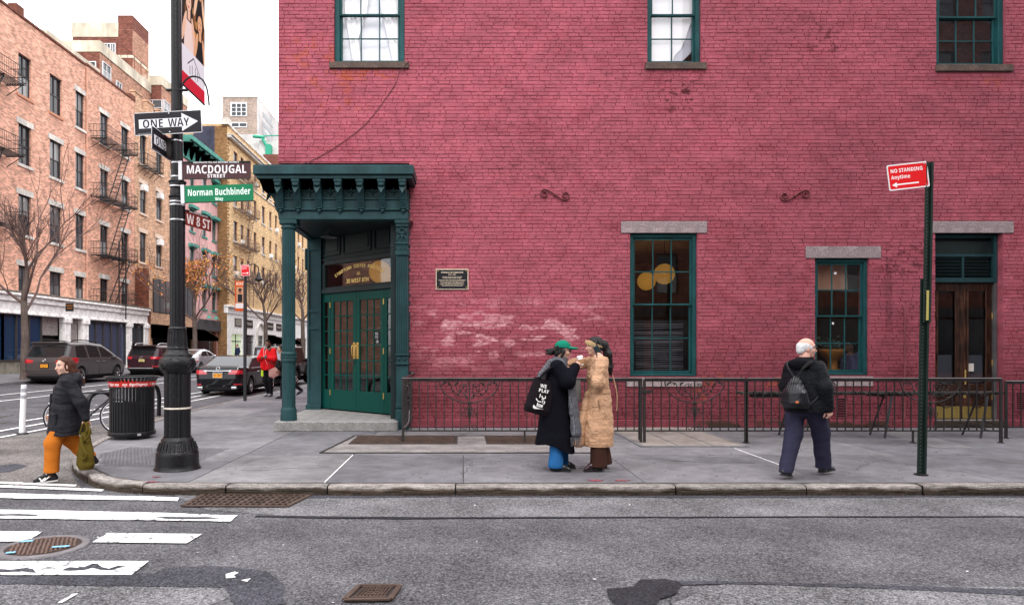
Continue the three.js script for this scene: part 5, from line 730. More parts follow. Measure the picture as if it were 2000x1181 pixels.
// stepped brown apartment tower rising behind the row, and pale buildings far back
function mass(g, x0, x1, y0, y1, d0, d1, m, name = 'wall', c = 0) { const b = new B(2.6); b.span(x0, x1, y0, y1, -d1, -d0, c); return b.mesh(name, m, g); }
{ const g = thing('apartment_tower', 'stepped brown brick apartment tower with cream parapets rising behind the orange houses', 'building', [-32, 0.45, -56]), a = sub; const O = (o) => { o.position.set(32, -0.45, 56); return o; };
  for (const [x0, x1, y1, d0, d1] of [[-36, -29.4, 24.2, 48, 54.9], [-36, -29.4, 26.6, 55, 63.9], [-36, -28.4, 27.4, 64, 70], [-35.6, -31.5, 31.4, 62, 67.6], [-31.5, -30.15, 32.1, 62, 65.2]]) {
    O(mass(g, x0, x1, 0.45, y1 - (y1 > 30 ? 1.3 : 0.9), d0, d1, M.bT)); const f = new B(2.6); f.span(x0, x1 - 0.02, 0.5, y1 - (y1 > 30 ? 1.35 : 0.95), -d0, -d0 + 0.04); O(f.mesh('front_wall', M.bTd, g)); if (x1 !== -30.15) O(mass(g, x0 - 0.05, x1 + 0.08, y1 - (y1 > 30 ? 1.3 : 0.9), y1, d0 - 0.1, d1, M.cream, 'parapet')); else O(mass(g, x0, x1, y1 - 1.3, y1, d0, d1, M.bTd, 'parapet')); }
  O(mass(g, -31.6, -30.1, 28.2, 28.45, 61.93, 65.3, M.cream, 'band'));
  const win = (x, y, d, w, h, side) => { const o = farWindow(g, x, y, w, h, M.sashWhite, { cols: 2, turn: side ? PI / 2 : 0 }); o.position.set(x + (side ? 0.18 : 0) + 32, y - 0.45, -d + (side ? 0 : 0.24) + 56); };
  win(-30.5, 23.6, 55, 1.7, 1.3, 0); win(-29.35, 23.7, 55.9, 1.3, 1.4, 1); win(-29.35, 23.1, 57.9, 0.9, 1.3, 1); win(-29.35, 22.6, 59.5, 0.8, 1.3, 1); win(-29.35, 22.2, 61, 0.5, 1.3, 1); win(-29.35, 22.0, 62.4, 1.4, 1.2, 1); win(-29.35, 20.4, 57.5, 1.4, 1.3, 1); win(-29.35, 20.0, 60.4, 0.8, 1.2, 1); win(-29.2, 23.6, 64, 1.8, 1.5, 0); win(-28.38, 23.8, 65, 1.4, 1.5, 1); win(-29.2, 20.3, 64, 1.8, 1.5, 0); win(-33.2, 28.4, 62, 0.7, 1.1, 0); win(-32.4, 28.4, 62, 0.7, 1.1, 0); win(-31.9, 27.7, 62.0, 0.5, 1.8, 0); win(-30.4, 20.5, 55, 1.7, 1.3, 0);
  for (const [x, y, d] of [[-30.1, 22.35, 54.2], [-28.9, 22.6, 63.2]]) { const b = new B(2); b.span(x - 1.4, x + 0.9, y, y + 0.12, -d - 0.8, -d + 0.5); b.span(x - 1.4, x + 0.9, y + 0.12, y + 0.9, -d + 0.42, -d + 0.5); b.span(x + 0.82, x + 0.9, y + 0.12, y + 0.9, -d - 0.8, -d + 0.42); O(b.mesh('balcony', M.bTd, g)); }
  const r = new B(1); for (let i = 0; i < 5; i++) r.rod([-29.2, 26.6, -58 - i * 1.2], [-29.2, 27.7, -58 - i * 1.2], 0.03); r.rod([-29.2, 27.7, -58], [-29.2, 27.7, -62.8], 0.03); O(r.mesh('roof_railing', M.bTd, g)); }
{ const d = 112, g = thing('office_block', 'plain beige block with a gridded window seen between the banner and the red wall', 'building', [UX(468, d), 0, -d]), b = new B(2.6), X = (u) => UX(u, d) - UX(468, d), Y = (v) => VY(v, d); b.span(X(434), X(501), 0, Y(190), -16, 0); b.mesh('wall', M.beigeWall, g); const p = new B(1); p.span(X(434) - 0.1, X(501) + 0.1, Y(190), Y(188), -16, 0.1); p.mesh('coping', M.stone, g);
  const sdw = new B(2.6); sdw.span(X(501), X(501) + 0.1, 0, Y(190.5), -16, -0.05); sdw.mesh('side_wall', M.paleWall, g);
  const w = new B(1); w.span(X(450), X(482), Y(227), Y(200), 0.001, 0.12); w.span(X(451), X(482), Y(249), Y(239), 0.001, 0.12); const wm = w.mesh('window', M.sashWhite, g); for (let i = 0; i < 3; i++) for (let k = 0; k < 3; k++) { const q = new B(); const u = 453 + i * 9.7, v = 203 + k * 8; q.span(X(u), X(u + 7.5), Y(v + 6.5), Y(v), 0.121, 0.14); q.mesh('pane', PANES[2], wm); } for (let i = 0; i < 2; i++) { const q = new B(); q.span(X(453 + i * 15), X(466 + i * 15), Y(247), Y(241), 0.121, 0.14); q.mesh('pane', PANES[2], wm); }
  for (const v of [215, 233, 250]) { const q = new B(1); q.span(X(501) + 0.1, X(501) + 0.14, Y(v), Y(v - 9), -9, -3); q.mesh('side_window', PANES[1], g); } }
{ const d = 96, g = thing('office_block', 'low white and grey roof structures with green steel behind the yellow apartments', 'building', [UX(520, d), 0, -d]), X = (u) => UX(u, d) - UX(520, d), Y = (v) => VY(v, d); const b = new B(2.6); b.span(X(470), X(508), 0, Y(262), -8, 0); b.span(X(508), X(570), 0, Y(276), -8, 0.5); b.mesh('wall', M.paleWall, g); const c = new B(2.6); c.span(X(486), X(575), 0, Y(254), -14, -8.1); c.span(X(538), X(560), Y(254), Y(240), -14, -8.1); c.mesh('rear_wall', M.beigeWall, g);
  const s = new B(1); s.rod([X(498), Y(270), 0.9], [X(520), Y(272), 0.9], 0.22); s.rod([X(515), Y(272), 0.9], [X(527), Y(296), 0.9], 0.2); s.span(X(524), X(534), Y(312), Y(288), 0.6, 1.6); s.rod([X(534), Y(306), 0.9], [X(545), Y(310), 0.9], 0.08); s.rod([X(498), Y(270), 0.9], [X(560), Y(268), 0.9], 0.08); s.mesh('steelwork', mat([0.03, 0.32, 0.2], { rough: 0.5 }), g); const e = new B(2.6); e.span(X(526), X(575), 0, Y(313), 0.55, 3); e.mesh('lower_wall', M.bTd, g); }
// the row across the street, behind the camera: seen in the panes
for (const [x0, x1, H, lab] of [[-7, 14, 9.5, 'lower brown brick house across the street that shows only as reflections in the windows'], [14.02, 40, 42, 'tall brown brick block across the street that darkens the right part of the wall']]) {
  const g = thing('brick_house', lab, 'building', [x0, 0.1, 6.6], PI), w = new B(2.6), L = x1 - x0, hs = []; for (let i = 0; i + 1 < L / 2.4; i++) for (let y = 4.4; y < H - 3; y += 3.4) hs.push([-L + 0.8 + i * 2.4, y]);
  w.ext([[-L, 0], [0, 0], [0, H], [-L, H]], 0.3, M4(0, 0, -0.3), 0, hs.map(([x, y]) => [[x, y], [x + 1.1, y], [x + 1.1, y + 2], [x, y + 2]])); w.span(-L, 0, 0, H, -9.3, -9); w.span(-L, -L + 0.3, 0, H, -9, -0.301); w.span(-0.3, 0, 0, H, -9, -0.301); w.mesh('wall', M.bTd, g); for (const [x, y] of hs) farWindow(g, x + 0.55, y, 1.1, 2, M.sashDark, {}); const r = new B(2); r.span(-L + 0.3, -0.3, H - 0.4, H - 0.3, -9, -0.3); r.mesh('roof', M.dark, g); const c = new B(1); c.span(-L - 0.1, 0.1, H - 0.5, H, 0.001, 0.5, 0.03); c.span(-L, 0, 3.2, 3.7, 0.001, 0.15); c.mesh('cornice', M.sashDark, g); const s = new B(); for (let i = 0; i + 1 < L / 4.4; i++) s.span(-L + 0.5 + i * 4.4, -L + 4.5 + i * 4.4, 0.4, 3.1, 0.001, 0.05); tag(s.mesh('shop_windows', PANES[0], g), undefined, undefined, undefined, 'stuff'); }
// ---------- bare street trees ----------
M.bark = mat([0.16, 0.125, 0.11], { map: T.grime, bumpMap: T.fine, bumpScale: 0.01, rough: 0.95 }); M.twig = mat([0.14, 0.095, 0.085], { rough: 0.95 });
function tree(label, X, d, y0, h, spread, seed, leaves, trunkR = 0.13) {
  const o = thing('street_tree', label, 'tree', [X, y0, -d]), r = rnd(seed), tr = new B(1), cr = new B(1), tips = [];
  const h0 = h * 0.36; tr.rod([0, -0.1, 0], [0.03, h0 * 0.5, 0], trunkR * 1.15, trunkR, 10); tr.rod([0.03, h0 * 0.5, 0], [0, h0, 0.02], trunkR, trunkR * 0.85, 10); tr.rod([0, -0.1, 0], [0, 0.15, 0], trunkR * 1.5, trunkR * 1.12, 10);
  const grow = (p, dir, L, rad, lv) => { if (lv > 5 || rad < 0.0035) { tips.push(p); return; } let q = p.clone(), dd = dir.clone(); const n = 3; for (let i = 0; i < n; i++) { dd.add(V((r() - 0.5) * 0.28, (r() - 0.3) * 0.2, (r() - 0.5) * 0.28)).normalize(); const e = q.clone().addScaledVector(dd, L / n), r0 = rad * (1 - 0.13 * i), r1 = rad * (1 - 0.13 * (i + 1)); (lv === 0 ? tr : cr).rod(q.toArray(), e.toArray(), r0, r1, lv < 2 ? 7 : lv < 4 ? 4 : 3); q = e;
      if (lv > 0 && i < n - 1 && r() < 0.75) { const s = V(r() - 0.5, r() * 0.35, r() - 0.5).normalize(); grow(q.clone(), dd.clone().multiplyScalar(0.7).add(s.multiplyScalar(0.85)).normalize(), L * 0.6, rad * 0.45, lv + 2); } }
    const k = lv === 0 ? 5 : 2 + (r() < 0.4 ? 1 : 0); for (let i = 0; i < k; i++) { const a = r() * 6.28, s = lv === 0 ? 0.62 : 0.5; grow(q.clone(), dd.clone().add(V(Math.cos(a) * s * spread, r() * 0.35, Math.sin(a) * s * spread)).normalize(), L * (0.66 + r() * 0.2), rad * (lv === 0 ? 0.52 : 0.62), lv + 1); } };
  grow(V(0, h0, 0.02), V(0, 1, 0), h * 0.13, trunkR * 0.82, 0); for (const a of [0.6, 2.8, 4.6]) grow(V(0, h0 * (0.9 + 0.1 * Math.sin(a)), 0.02), V(Math.cos(a) * 0.8 * spread, 0.75, Math.sin(a) * 0.8 * spread).normalize(), h * 0.24, trunkR * 0.42, 1);
  tr.mesh('trunk', M.bark, o); cr.mesh('crown', M.twig, o);
  if (leaves) { const g = new THREE.PlaneGeometry(0.13, 0.085), n = 1500, im = new THREE.InstancedMesh(g, mat([0.60, 0.30, 0.10], { rough: 0.9 }), n); const m = new THREE.Matrix4(); let c = 0; for (let i = 0; i < n * 3 && c < n; i++) { const t = tips[Math.floor(r() * tips.length)]; if (t.y > h * 0.78 || r() < t.y / h * 0.6) continue; m.makeRotationFromEuler(new THREE.Euler(r() * 6, r() * 6, r() * 6)).setPosition(t.x + (r() - 0.5) * 0.5, t.y - r() * 0.25, t.z + (r() - 0.5) * 0.5); im.setMatrixAt(c, m); im.setColorAt(c++, C(0.8 + r() * 0.5, 0.7 + r() * 0.5, 0.6 + r() * 0.6)); } im.count = c; im.name = 'leaves'; tag(im, undefined, undefined, undefined, 'stuff'); o.add(im); }
  return o;
}
tree('bare grey street tree with spreading branches beside the grey minivan', -18.85, 29.2, 0.39, 9.6, 1.0, 5, false, 0.15);
tree('street tree with sparse orange leaves behind the lamp post', -18.85, 47.7, 0.39, 9.8, 1.05, 12, true, 0.16);
tree('bare street tree in front of the white shop base of the yellow apartments', -18.85, 64.8, 0.39, 11.5, 1.1, 23, false, 0.2);
tree('bare street tree glimpsed between the portico column and the entrance pier', -18.85, 79.8, 0.39, 13.5, 1.1, 31, false, 0.24);
{ const d = 58.5, o = thing('street_lamp', 'distant black street lamp with a drooping lantern and an orange banner', 'street lamp', [-18.7, 0.39, -d]), s = F / d, H = VY(535, d) - 0.39, b = new B(1); b.cyl(0.2, 0.16, 1.2, 0, 0.6, 0, 12); b.cyl(0.16, 0.2, 0.3, 0, 1.35, 0, 12); b.cyl(0.1, 0.07, H - 1.5, 0, 1.5 + (H - 1.5) / 2, 0, 10); b.mesh('pole', M.black, o); const a = new B(); a.tube([[0, H, 0], [0.1, H + 0.6, 0], [0.6, H + 0.85, 0], [1.05, H + 0.6, 0], [1.1, H + 0.1, 0]], 0.05, 24, 6); a.mesh('arm', M.black, o); const l = new B(); l.lathe([[0.02, 0.1], [0.12, 0.0], [0.2, -0.4], [0.34, -0.55], [0.3, -0.65], [0.0, -0.8]], 1.1, H + 0.1, 0, 14); l.mesh('lantern', M.black, o);
  const bt = paint(128, 340, (c, w, h) => { c.fillStyle = '#cf5a2a'; c.fillRect(0, 0, w, h); c.fillStyle = '#f2dcc8'; c.font = 'bold 46px sans-serif'; c.fillText('BIKE', 14, 48, 100); c.fillStyle = '#c99a7a'; c.fillRect(20, 70, 88, 180); c.fillStyle = '#20242e'; c.fillRect(36, 150, 60, 90); c.fillStyle = '#8a5a44'; c.beginPath(); c.ellipse(66, 116, 20, 26, 0, 0, 7); c.fill(); c.fillStyle = '#171316'; c.beginPath(); c.ellipse(66, 98, 22, 14, 0, 0, 7); c.fill(); c.fillStyle = '#e8e4e4'; c.fillRect(8, 252, 112, 56); }); const bn = new B(); bn.box(0.85, 2.6, 0.02, -0.5, VY(578, d) - 0.39, 0.06); const k = bn.mesh('banner', M.black, o); const p = new B(); p.add(new THREE.PlaneGeometry(0.85, 2.6), M4(-0.5, VY(578, d) - 0.39, 0.075)); p.mesh('print', face(bt), k); }
// ---------- railings in front of the red wall ----------
M.iron = mat([0.04, 0.036, 0.035], { map: T.grime, bumpMap: T.fine, bumpScale: 0.002, rough: 0.5, metal: 0.35 });
M.ironGloss = mat([0.009, 0.009, 0.011], { map: T.grime, rough: 0.3, specularIntensity: 0.55, bumpMap: rep(T.fine, 5), bumpScale: 0.004 });
M.railTop = mat([0.07, 0.058, 0.058], { map: T.grime, rough: 0.3, metal: 0.4 });
function railing(name, label, u0, u1, d, orns, posts, opt = {}) {
  const s = F / d, x0 = UX(u0, d), x1 = UX(u1, d), bx = (x0 + x1) / 2, o = thing(name, label, 'railing', [bx, SW, -d], 0, 'iron railings in front of the red wall');
  const X = (u) => UX(u, d) - bx, top = opt.top ?? 1.095, bot = opt.bot ?? 0.205, a = x0 - bx, b = x1 - bx;
  const t = new B(1); t.cb(b - a, 0.035, 0.062, 0, top - 0.018, 0, 0.012); t.cb(b - a, 0.028, 0.03, 0, top - 0.05, 0, 0.004); t.mesh('top_rail', M.railTop, o);
  const l = new B(1); l.box(b - a, 0.022, 0.03, 0, bot, 0); l.mesh('bottom_rail', M.iron, o);
  for (const u of posts) { const p = new B(1), x = X(u); if (u < u0 + 20 || u > u1 - 20) p.cb(0.042, top - 0.03, 0.042, x, (top - 0.03) / 2, 0, 0.005); else p.cb(0.03, bot, 0.03, x, bot / 2, 0, 0.004); p.cyl(0.05, 0.05, 0.012, x, 0.006, 0, 12); p.mesh('post', M.iron, o); }
  const g = new B(1); g.box(0.016, top - 0.06 - bot, 0.016, 0, (top - 0.06 + bot) / 2, 0); const full = g.geo(), n = Math.round((b - a) / 0.139);
  for (let i = 1; i < n; i++) {
    const x = lerp(a, b, i / n); let y1 = top - 0.06, near = null;
    for (const u of orns) { const e = Math.abs(x - X(u)); if (e < 0.06) near = 1; else if (e < 0.5) { y1 = top - 0.06 - 0.36 * Math.sqrt(1 - (e / 0.5) ** 2); } }
    if (near) continue;
    if (y1 > top - 0.07) { const m = put('baluster', full, M.iron, o); m.position.x = x; } else { const k = new B(1); k.box(0.016, y1 - bot, 0.016, x, (y1 + bot) / 2, 0); k.mesh('baluster', M.iron, o); }
  }
  for (const u of orns) { // hanging half-round with vines, a stem and scrolls
    const c = X(u), y = top - 0.06, w = new B(1), arc = []; for (let i = 0; i <= 20; i++) { const q = PI * i / 20; arc.push([c - Math.cos(q) * 0.5, y - Math.sin(q) * 0.36, 0]); } w.tube(arc, 0.010, 30, 5);
    w.box(0.018, y - bot, 0.018, c, (y + bot) / 2, 0); w.tor(0.022, 0.012, c, y - 0.365, 0.012); w.sph(0.014, c, y - 0.365, 0.02, 8, 6);
    for (const k of [-1, 1]) { const sp = (cx, cy, r0, r1, a0, turns, n = 18) => { const q = []; for (let i = 0; i <= n; i++) { const f = i / n, an = a0 + turns * 2 * PI * f, r = lerp(r0, r1, f); q.push([c + k * (cx + Math.cos(an) * r), cy + Math.sin(an) * r, 0.004]); } w.tube(q, 0.006, 26, 5); };
      sp(0.075, bot + 0.055, 0.052, 0.012, PI, -1.4); sp(0.085, bot + 0.285, 0.05, 0.012, PI * 1.1, 1.2); sp(0.07, bot + 0.36, 0.03, 0.008, PI * 1.2, -1.2); w.tube([[c + k * 0.006, bot + 0.2, 0], [c + k * 0.03, bot + 0.3, 0.01], [c + k * 0.055, bot + 0.33, 0]], 0.01, 10, 5); w.tube([[c, bot + 0.23, 0], [c + k * 0.018, bot + 0.33, 0.012], [c + k * 0.012, bot + 0.40, 0]], 0.011, 10, 5); w.tube([[c, y - 0.37, 0], [c + k * 0.035, y - 0.43, 0], [c + k * 0.012, y - 0.50, 0]], 0.006, 10, 5); }
    w.cyl(0.02, 0.02, 0.022, c, bot + 0.17, 0, 10); w.cyl(0.02, 0.02, 0.022, c, y - 0.44, 0, 10); w.mesh('scrollwork', M.iron, o);
    const v = new B(1), leaf = new B(1), r = rnd(u);
    for (const k of [-1, 1]) { const P = [[0.03, -0.30], [0.06, -0.24], [0.14, -0.25], [0.24, -0.22], [0.30, -0.13], [0.31, -0.05], [0.40, -0.02], [0.45, -0.03]]; v.tube(P.map(([x, q]) => [c + k * x, y + q, 0.004]), 0.007, 26, 5);
      const S = []; for (let i = 0; i <= 26; i++) { const f = i / 26, an = -1.4 + 2.1 * PI * f, rr = lerp(0.105, 0.02, f); S.push([c + k * (0.125 - Math.cos(an) * rr * 0.9), y - 0.115 + Math.sin(an) * rr, 0.004]); } v.tube(S, 0.0065, 34, 5); v.tube([[c + k * 0.02, y - 0.17, 0], [c + k * 0.1, y - 0.2, 0.006], [c + k * 0.2, y - 0.15, 0.004], [c + k * 0.24, y - 0.06, 0]], 0.006, 18, 5);
      for (const [x, q, z] of [[0.10, -0.09, 0.026], [0.05, -0.265, 0.026], [0.07, -0.235, 0.022], [0.19, -0.21, 0.022], [0.15, -0.16, 0.02], [0.27, -0.16, 0.022], [0.23, -0.045, 0.028], [0.20, -0.03, 0.022], [0.335, -0.045, 0.026], [0.41, -0.02, 0.03], [0.45, -0.05, 0.022], [0.30, -0.09, 0.018], [0.06, -0.05, 0.018]]) { leaf.add(new THREE.OctahedronGeometry(z * 1.15, 0), M4(c + k * x, y + q, 0.006, r() * 0.6, r() * 0.6, r() * 3).multiply(new THREE.Matrix4().makeScale(1.25, 0.75, 0.45))); leaf.add(new THREE.OctahedronGeometry(z * 0.8, 0), M4(c + k * (x + 0.012), y + q - 0.012, 0.01, r(), r(), r() * 3).multiply(new THREE.Matrix4().makeScale(1.2, 0.6, 0.5))); } }
    v.mesh('vine', M.iron, o); tag(leaf.mesh('iron_leaves', M.iron, o), undefined, undefined, undefined, 'stuff');
  }
  return o;
}
const RA = railing('iron_railing', 'iron railing with vine ornament between the portico and the two talking women', 787, 1255, 11.4, [917], [787, 1025, 1252]);
{ // its return to the wall
  const a = UX(787, 11.4) - RA.position.x, t = new B(1), top = 1.095; t.cb(0.062, 0.035, 2.0, a, top - 0.018, -1.02, 0.012); t.cb(0.03, 0.028, 2.0, a, top - 0.05, -1.02, 0.004); t.sph(0.05, a + 0.0, top - 0.005, -2.05, 10, 8, 1, 1, 1.2); t.mesh('top_rail', M.railTop, RA);
  const l = new B(1); l.box(0.03, 0.022, 2.1, a, 0.205, -1.1); l.mesh('bottom_rail', M.iron, RA);
  for (let i = 1; i < 15; i++) { const b = new B(1); b.box(0.016, 0.83, 0.016, a, 0.62, -i * 0.142); b.mesh('baluster', M.iron, RA); }
  const v = new B(1), r = rnd(4); for (let i = 0; i < 40; i++) { const f = r(); v.add(new THREE.OctahedronGeometry(0.035, 0), M4(a + (r() - 0.5) * 0.02, 1.02 - f * f * 0.5, -1.05 + (r() - 0.5) * (0.9 - f * 0.7), r() * 3, r() * 3, 0)); } v.tube([[a, 1.03, -0.55], [a, 0.75, -0.75], [a, 0.66, -1.05], [a, 0.75, -1.35], [a, 1.03, -1.55]], 0.01, 24, 5); tag(v.mesh('iron_leaves', M.iron, RA), undefined, undefined, undefined, 'stuff');
  const w = new B(1); w.tube([[a, 0.24, 0.02], [a + 0.05, 0.3, -0.5], [a + 0.02, 0.45, -1.1]], 0.006, 12, 5); w.mesh('loose_wire', M.steel, RA);
}
const RB = railing('iron_railing', 'short iron gate section of railing with vine ornament in front of the beige hatch', 1259, 1456, 11.4, [1357], [1259, 1457]);
{ const b = new B(1), x = UX(1253, 11.4) - RB.position.x; b.cb(0.17, 0.05, 0.012, x + 0.08, 0.86, 0.03, 0.003); b.mesh('latch', M.iron, RB); const q = new B(1); q.cb(0.03, 1.0, 0.03, x - 0.03, 0.55, -0.02, 0.004); q.mesh('latch_post', M.black, RB); }
railing('iron_railing', 'long iron railing with vine ornaments running from the walking man to the wooden double door', 1459, 1957, 11.4, [1578, 1818], [1459, 1784, 1956]);
railing('iron_railing', 'plain lower railing set back at the right edge beyond the wooden double door', 1964, 2105, 12.0, [], [1966, 2103], { top: 1.02, bot: 0.2 });
{ // folding counter behind the railing
  const d = 12.2, x0 = UX(1443, d), x1 = UX(1955, d), o = thing('folding_table', 'long narrow dark counter on slanted folding legs behind the right railing', 'table', [(x0 + x1) / 2, SW, -d]), w = x1 - x0;
  const t = new B(0.6); t.cb(w, 0.045, 0.24, 0, 0.79, 0, 0.006); t.mesh('tabletop', mat([0.17, 0.15, 0.14], { map: T.wood, rough: 0.7 }), o);
  const u = new B(1); u.cb(0.75, 0.06, 0.16, -w / 2 + 0.6, 0.735, 0, 0.004); u.cb(0.75, 0.03, 0.16, -w / 2 + 2.7, 0.75, 0, 0.004); u.cb(w * 0.9, 0.02, 0.05, 0, 0.757, -0.06, 0.003); u.mesh('under_rail', M.black, o);
  for (const [uu, ub] of [[1552, 1533], [1735, 1714], [1921, 1898]]) { const a = UX(uu, d) - o.position.x, b = UX(ub, d) - o.position.x; for (const z of [-0.11, 0.11]) { const l = new B(1); l.bar([a, 0.74, z], [b, 0.01, z * 2.0], 0.03, 0.03); l.mesh('leg', M.black, o); } const s = new B(1); s.bar([lerp(a, b, 0.75), 0.2, -0.2], [lerp(a, b, 0.75), 0.2, 0.2], 0.02, 0.02); s.bar([a - 0.01, 0.68, 0], [a - 0.2, 0.76, 0], 0.014, 0.02); s.bar([lerp(a, b, 0.8), 0.17, 0.14], [lerp(a, b, 0.8) + 0.2, 0.13, 0.1], 0.012, 0.012); s.mesh('stay', M.black, o); } }

// ---------- lamp post with its signs ----------
{
  const d = 8.95, s = F / d, X0 = UX(346, d), o = thing('lamp_post', 'tall black cast-iron lamp post with fluted base on the corner pavement', 'lamp post', [X0, SW, -d]);
  const y = (v) => EYE - SW - (v - CY) / s, L = (pts, seg = 32) => new B(0.8).lathe(pts.map(([r, v]) => [r / s, y(v)]), 0, 0, 0, seg);
  L([[0.1, 921], [44, 921], [44, 915], [43, 913], [41, 911], [40.5, 907], [40, 905], [39.5, 888], [39, 882], [37, 880], [36, 877], [33, 869], [31, 863], [30, 861], [30, 857], [27, 855], [26, 852]]).mesh('base', M.ironGloss, o);
  const q = new B(0.8); for (let i = 0; i < 28; i++) { const a = i / 28 * 2 * PI; q.rod([Math.sin(a) * 36.3 / s, y(878), Math.cos(a) * 36.3 / s], [Math.sin(a) * 31.5 / s, y(863), Math.cos(a) * 31.5 / s], 2.4 / s, 1.6 / s, 6); } q.mesh('base_leaves', M.ironGloss, o);
  const flute = (r, n, dep) => { const P = []; for (let i = 0; i < n * 6; i++) { const f = (i % 6) / 6, rr = r - (f > 0.25 && f < 0.92 ? dep : 0); P.push([Math.cos(i / n / 6 * 2 * PI) * rr, Math.sin(i / n / 6 * 2 * PI) * rr]); } return P; };
  const sh = new B(0.8); sh.ext(flute(24.5 / s, 12, 1.8 / s), y(726) - y(853), new THREE.Matrix4().makeRotationX(-PI / 2).setPosition(0, y(853), 0)); sh.mesh('shaft', M.ironGloss, o);
  L([[24, 728], [26, 727], [27, 724], [30, 722], [33, 716], [34, 710], [33, 703], [30, 699], [27, 697], [26.5, 694], [27, 692], [24, 690], [21, 686], [19, 683], [20, 681], [20, 679], [18, 677], [17.5, 668], [17, 655], [15.5, 645], [17, 643], [17, 641], [15, 639], [14.5, 638]]).mesh('collar', M.ironGloss, o);
  const wr = new B(0.8), rr = rnd(9); for (let i = 0; i < 120; i++) { const a = rr() * 2 * PI, v = 700 + rr() * 22, R = (33.4 - Math.abs(v - 711) * 0.28) / s, tw = (rr() < 0.5 ? 1 : -1) * 0.13; wr.add(new THREE.OctahedronGeometry(0.024, 0), M4(Math.sin(a) * R, y(v), Math.cos(a) * R, 0, a, tw * 5).multiply(new THREE.Matrix4().makeScale(1.3, 0.45, 0.55))); } for (let i = 0; i < 20; i++) { const a = i / 20 * 2 * PI; wr.rod([Math.sin(a) * 17.5 / s, y(676), Math.cos(a) * 17.5 / s], [Math.sin(a) * 16 / s, y(646), Math.cos(a) * 16 / s], 0.011, 0.008, 5); } tag(wr.mesh('cast_wreath', M.ironGloss, o), undefined, undefined, undefined, 'stuff');
  const up = new B(0.8), lean = (v) => [(v - 640) * -0.0 + (v < 640 ? (v - 640) * 0.0125 / s : 0), y(v), 0];
  up.ext(flute(14.3 / s, 16, 0.6 / s), y(396) - y(640), new THREE.Matrix4().makeRotationX(-PI / 2).setPosition(0, y(640), 0)); up.mesh('shaft', M.ironGloss, o);
  const c2 = L([[14, 398], [15, 396], [15, 390], [13.5, 388], [14, 384], [13.5, 374], [12.5, 368], [14, 366], [15, 362], [14.5, 356], [13, 354], [12, 350], [11, 348]]); c2.mesh('collar', M.ironGloss, o);
  const bd = new B(); for (const v of [356, 385]) for (let i = 0; i < 18; i++) { const a = i / 18 * 2 * PI; bd.sph(0.017, Math.sin(a) * 14.3 / s, y(v), Math.cos(a) * 14.3 / s, 6, 5); } bd.mesh('collar_beads', M.ironGloss, o);
  const top = new B(0.8); top.rod([0, y(350), 0], [-6 / s, y(-330), 0], 11 / s, 8.2 / s, 20); top.mesh('shaft', M.ironGloss, o);
  const band = (v, r) => { const b = new B(); b.cyl(r / s, r / s, 0.018, (v < 350 ? (v - 350) * 0.0088 / s : 0), y(v), 0, 24); b.mesh('steel_band', M.steel, o); };
  for (const [v, r] of [[145, 10], [153.5, 10], [157, 10], [276, 11.3], [319, 11.6], [346, 12.4], [365, 15.4], [395, 15.6], [401, 14.9], [430, 14.9]]) band(v, r); { const b = new B(); b.cyl(25.3 / s, 25.3 / s, 0.02, 0, y(796), 0, 28); b.mesh('steel_band', mat([0.75, 0.68, 0.6], { rough: 0.5, metal: 0.3 }), o); }
  const st = new B(); st.cyl(9.6 / s, 9.9 / s, 0.05, -1.5 / s, y(197), 0, 20); st.cyl(9.7 / s, 9.9 / s, 0.04, -1.2 / s, y(216), 0, 20); st.mesh('paper_scraps', mat([0.7, 0.7, 0.7], { rough: 0.9, map: rep(T.concrete, 4) }), o);
  const ba = new B(1); ba.tube([[356, 224], [356, 200], [356, 172], [361, 160], [372, 151.5], [385, 151], [396, 157], [403, 169], [407, 187], [409, 206]].map(([u, v]) => [(u - 346) / s, y(v), 0.02]), 0.012, 60, 8); ba.cb(0.28, 0.025, 0.05, (346 - 346) / s, y(177), 0.02, 0.005); ba.cyl(0.075, 0.075, 0.03, -1.5 / s, y(177), 0, 16); ba.mesh('bracket_arm', M.black, o);
  const ri = new B(1); ri.tor(0.024, 0.007, (408.5 - 346) / s, y(211), 0.02); ri.mesh('ring', M.steel, o);
  // signs hung on the post
  const put2 = (name, label, u0, v0, u1, v1, hpx, zoff, t, backM) => { const w = Math.hypot(u1 - u0, v1 - v0) / s, h = hpx / s, g = thing(name, label, 'sign', [X0 + ((u0 + u1) / 2 - 346) / s, SW + y((v0 + v1) / 2), -d + zoff]); g.rotation.z = -Math.atan2(v1 - v0, u1 - u0); plate('plate', g, w, h, t, backM); return g; };
  const oneWay = sign(0.88, 0.3, (c, w, h) => { c.fillStyle = '#e6e6ea'; c.fillRect(0, 0, w, h); c.fillStyle = '#17131a'; c.fillRect(8, 8, w - 16, h - 16); c.fillStyle = '#e9e9ef'; const q = [[0.07, 0.30], [0.705, 0.30], [0.705, 0.10], [0.945, 0.5], [0.705, 0.9], [0.705, 0.70], [0.07, 0.70]]; c.beginPath(); q.forEach(([x, z], i) => c[i ? 'lineTo' : 'moveTo'](x * w, z * h)); c.fill(); c.fillStyle = '#17131a'; c.font = `bold ${h * 0.5}px sans-serif`; c.textBaseline = 'middle'; c.save(); c.translate(w * 0.12, h * 0.51); c.scale(0.88, 1); c.fillText('ONE', 0, 0); c.restore(); c.save(); c.translate(w * 0.5, h * 0.51); c.scale(0.86, 1); c.fillText('WAY', 0, 0); c.restore(); c.fillStyle = '#cfcfcf'; c.font = `${h * 0.05}px sans-serif`; c.fillText('DEPT OF TRANSPORTATION', w * 0.05, h * 0.93); });
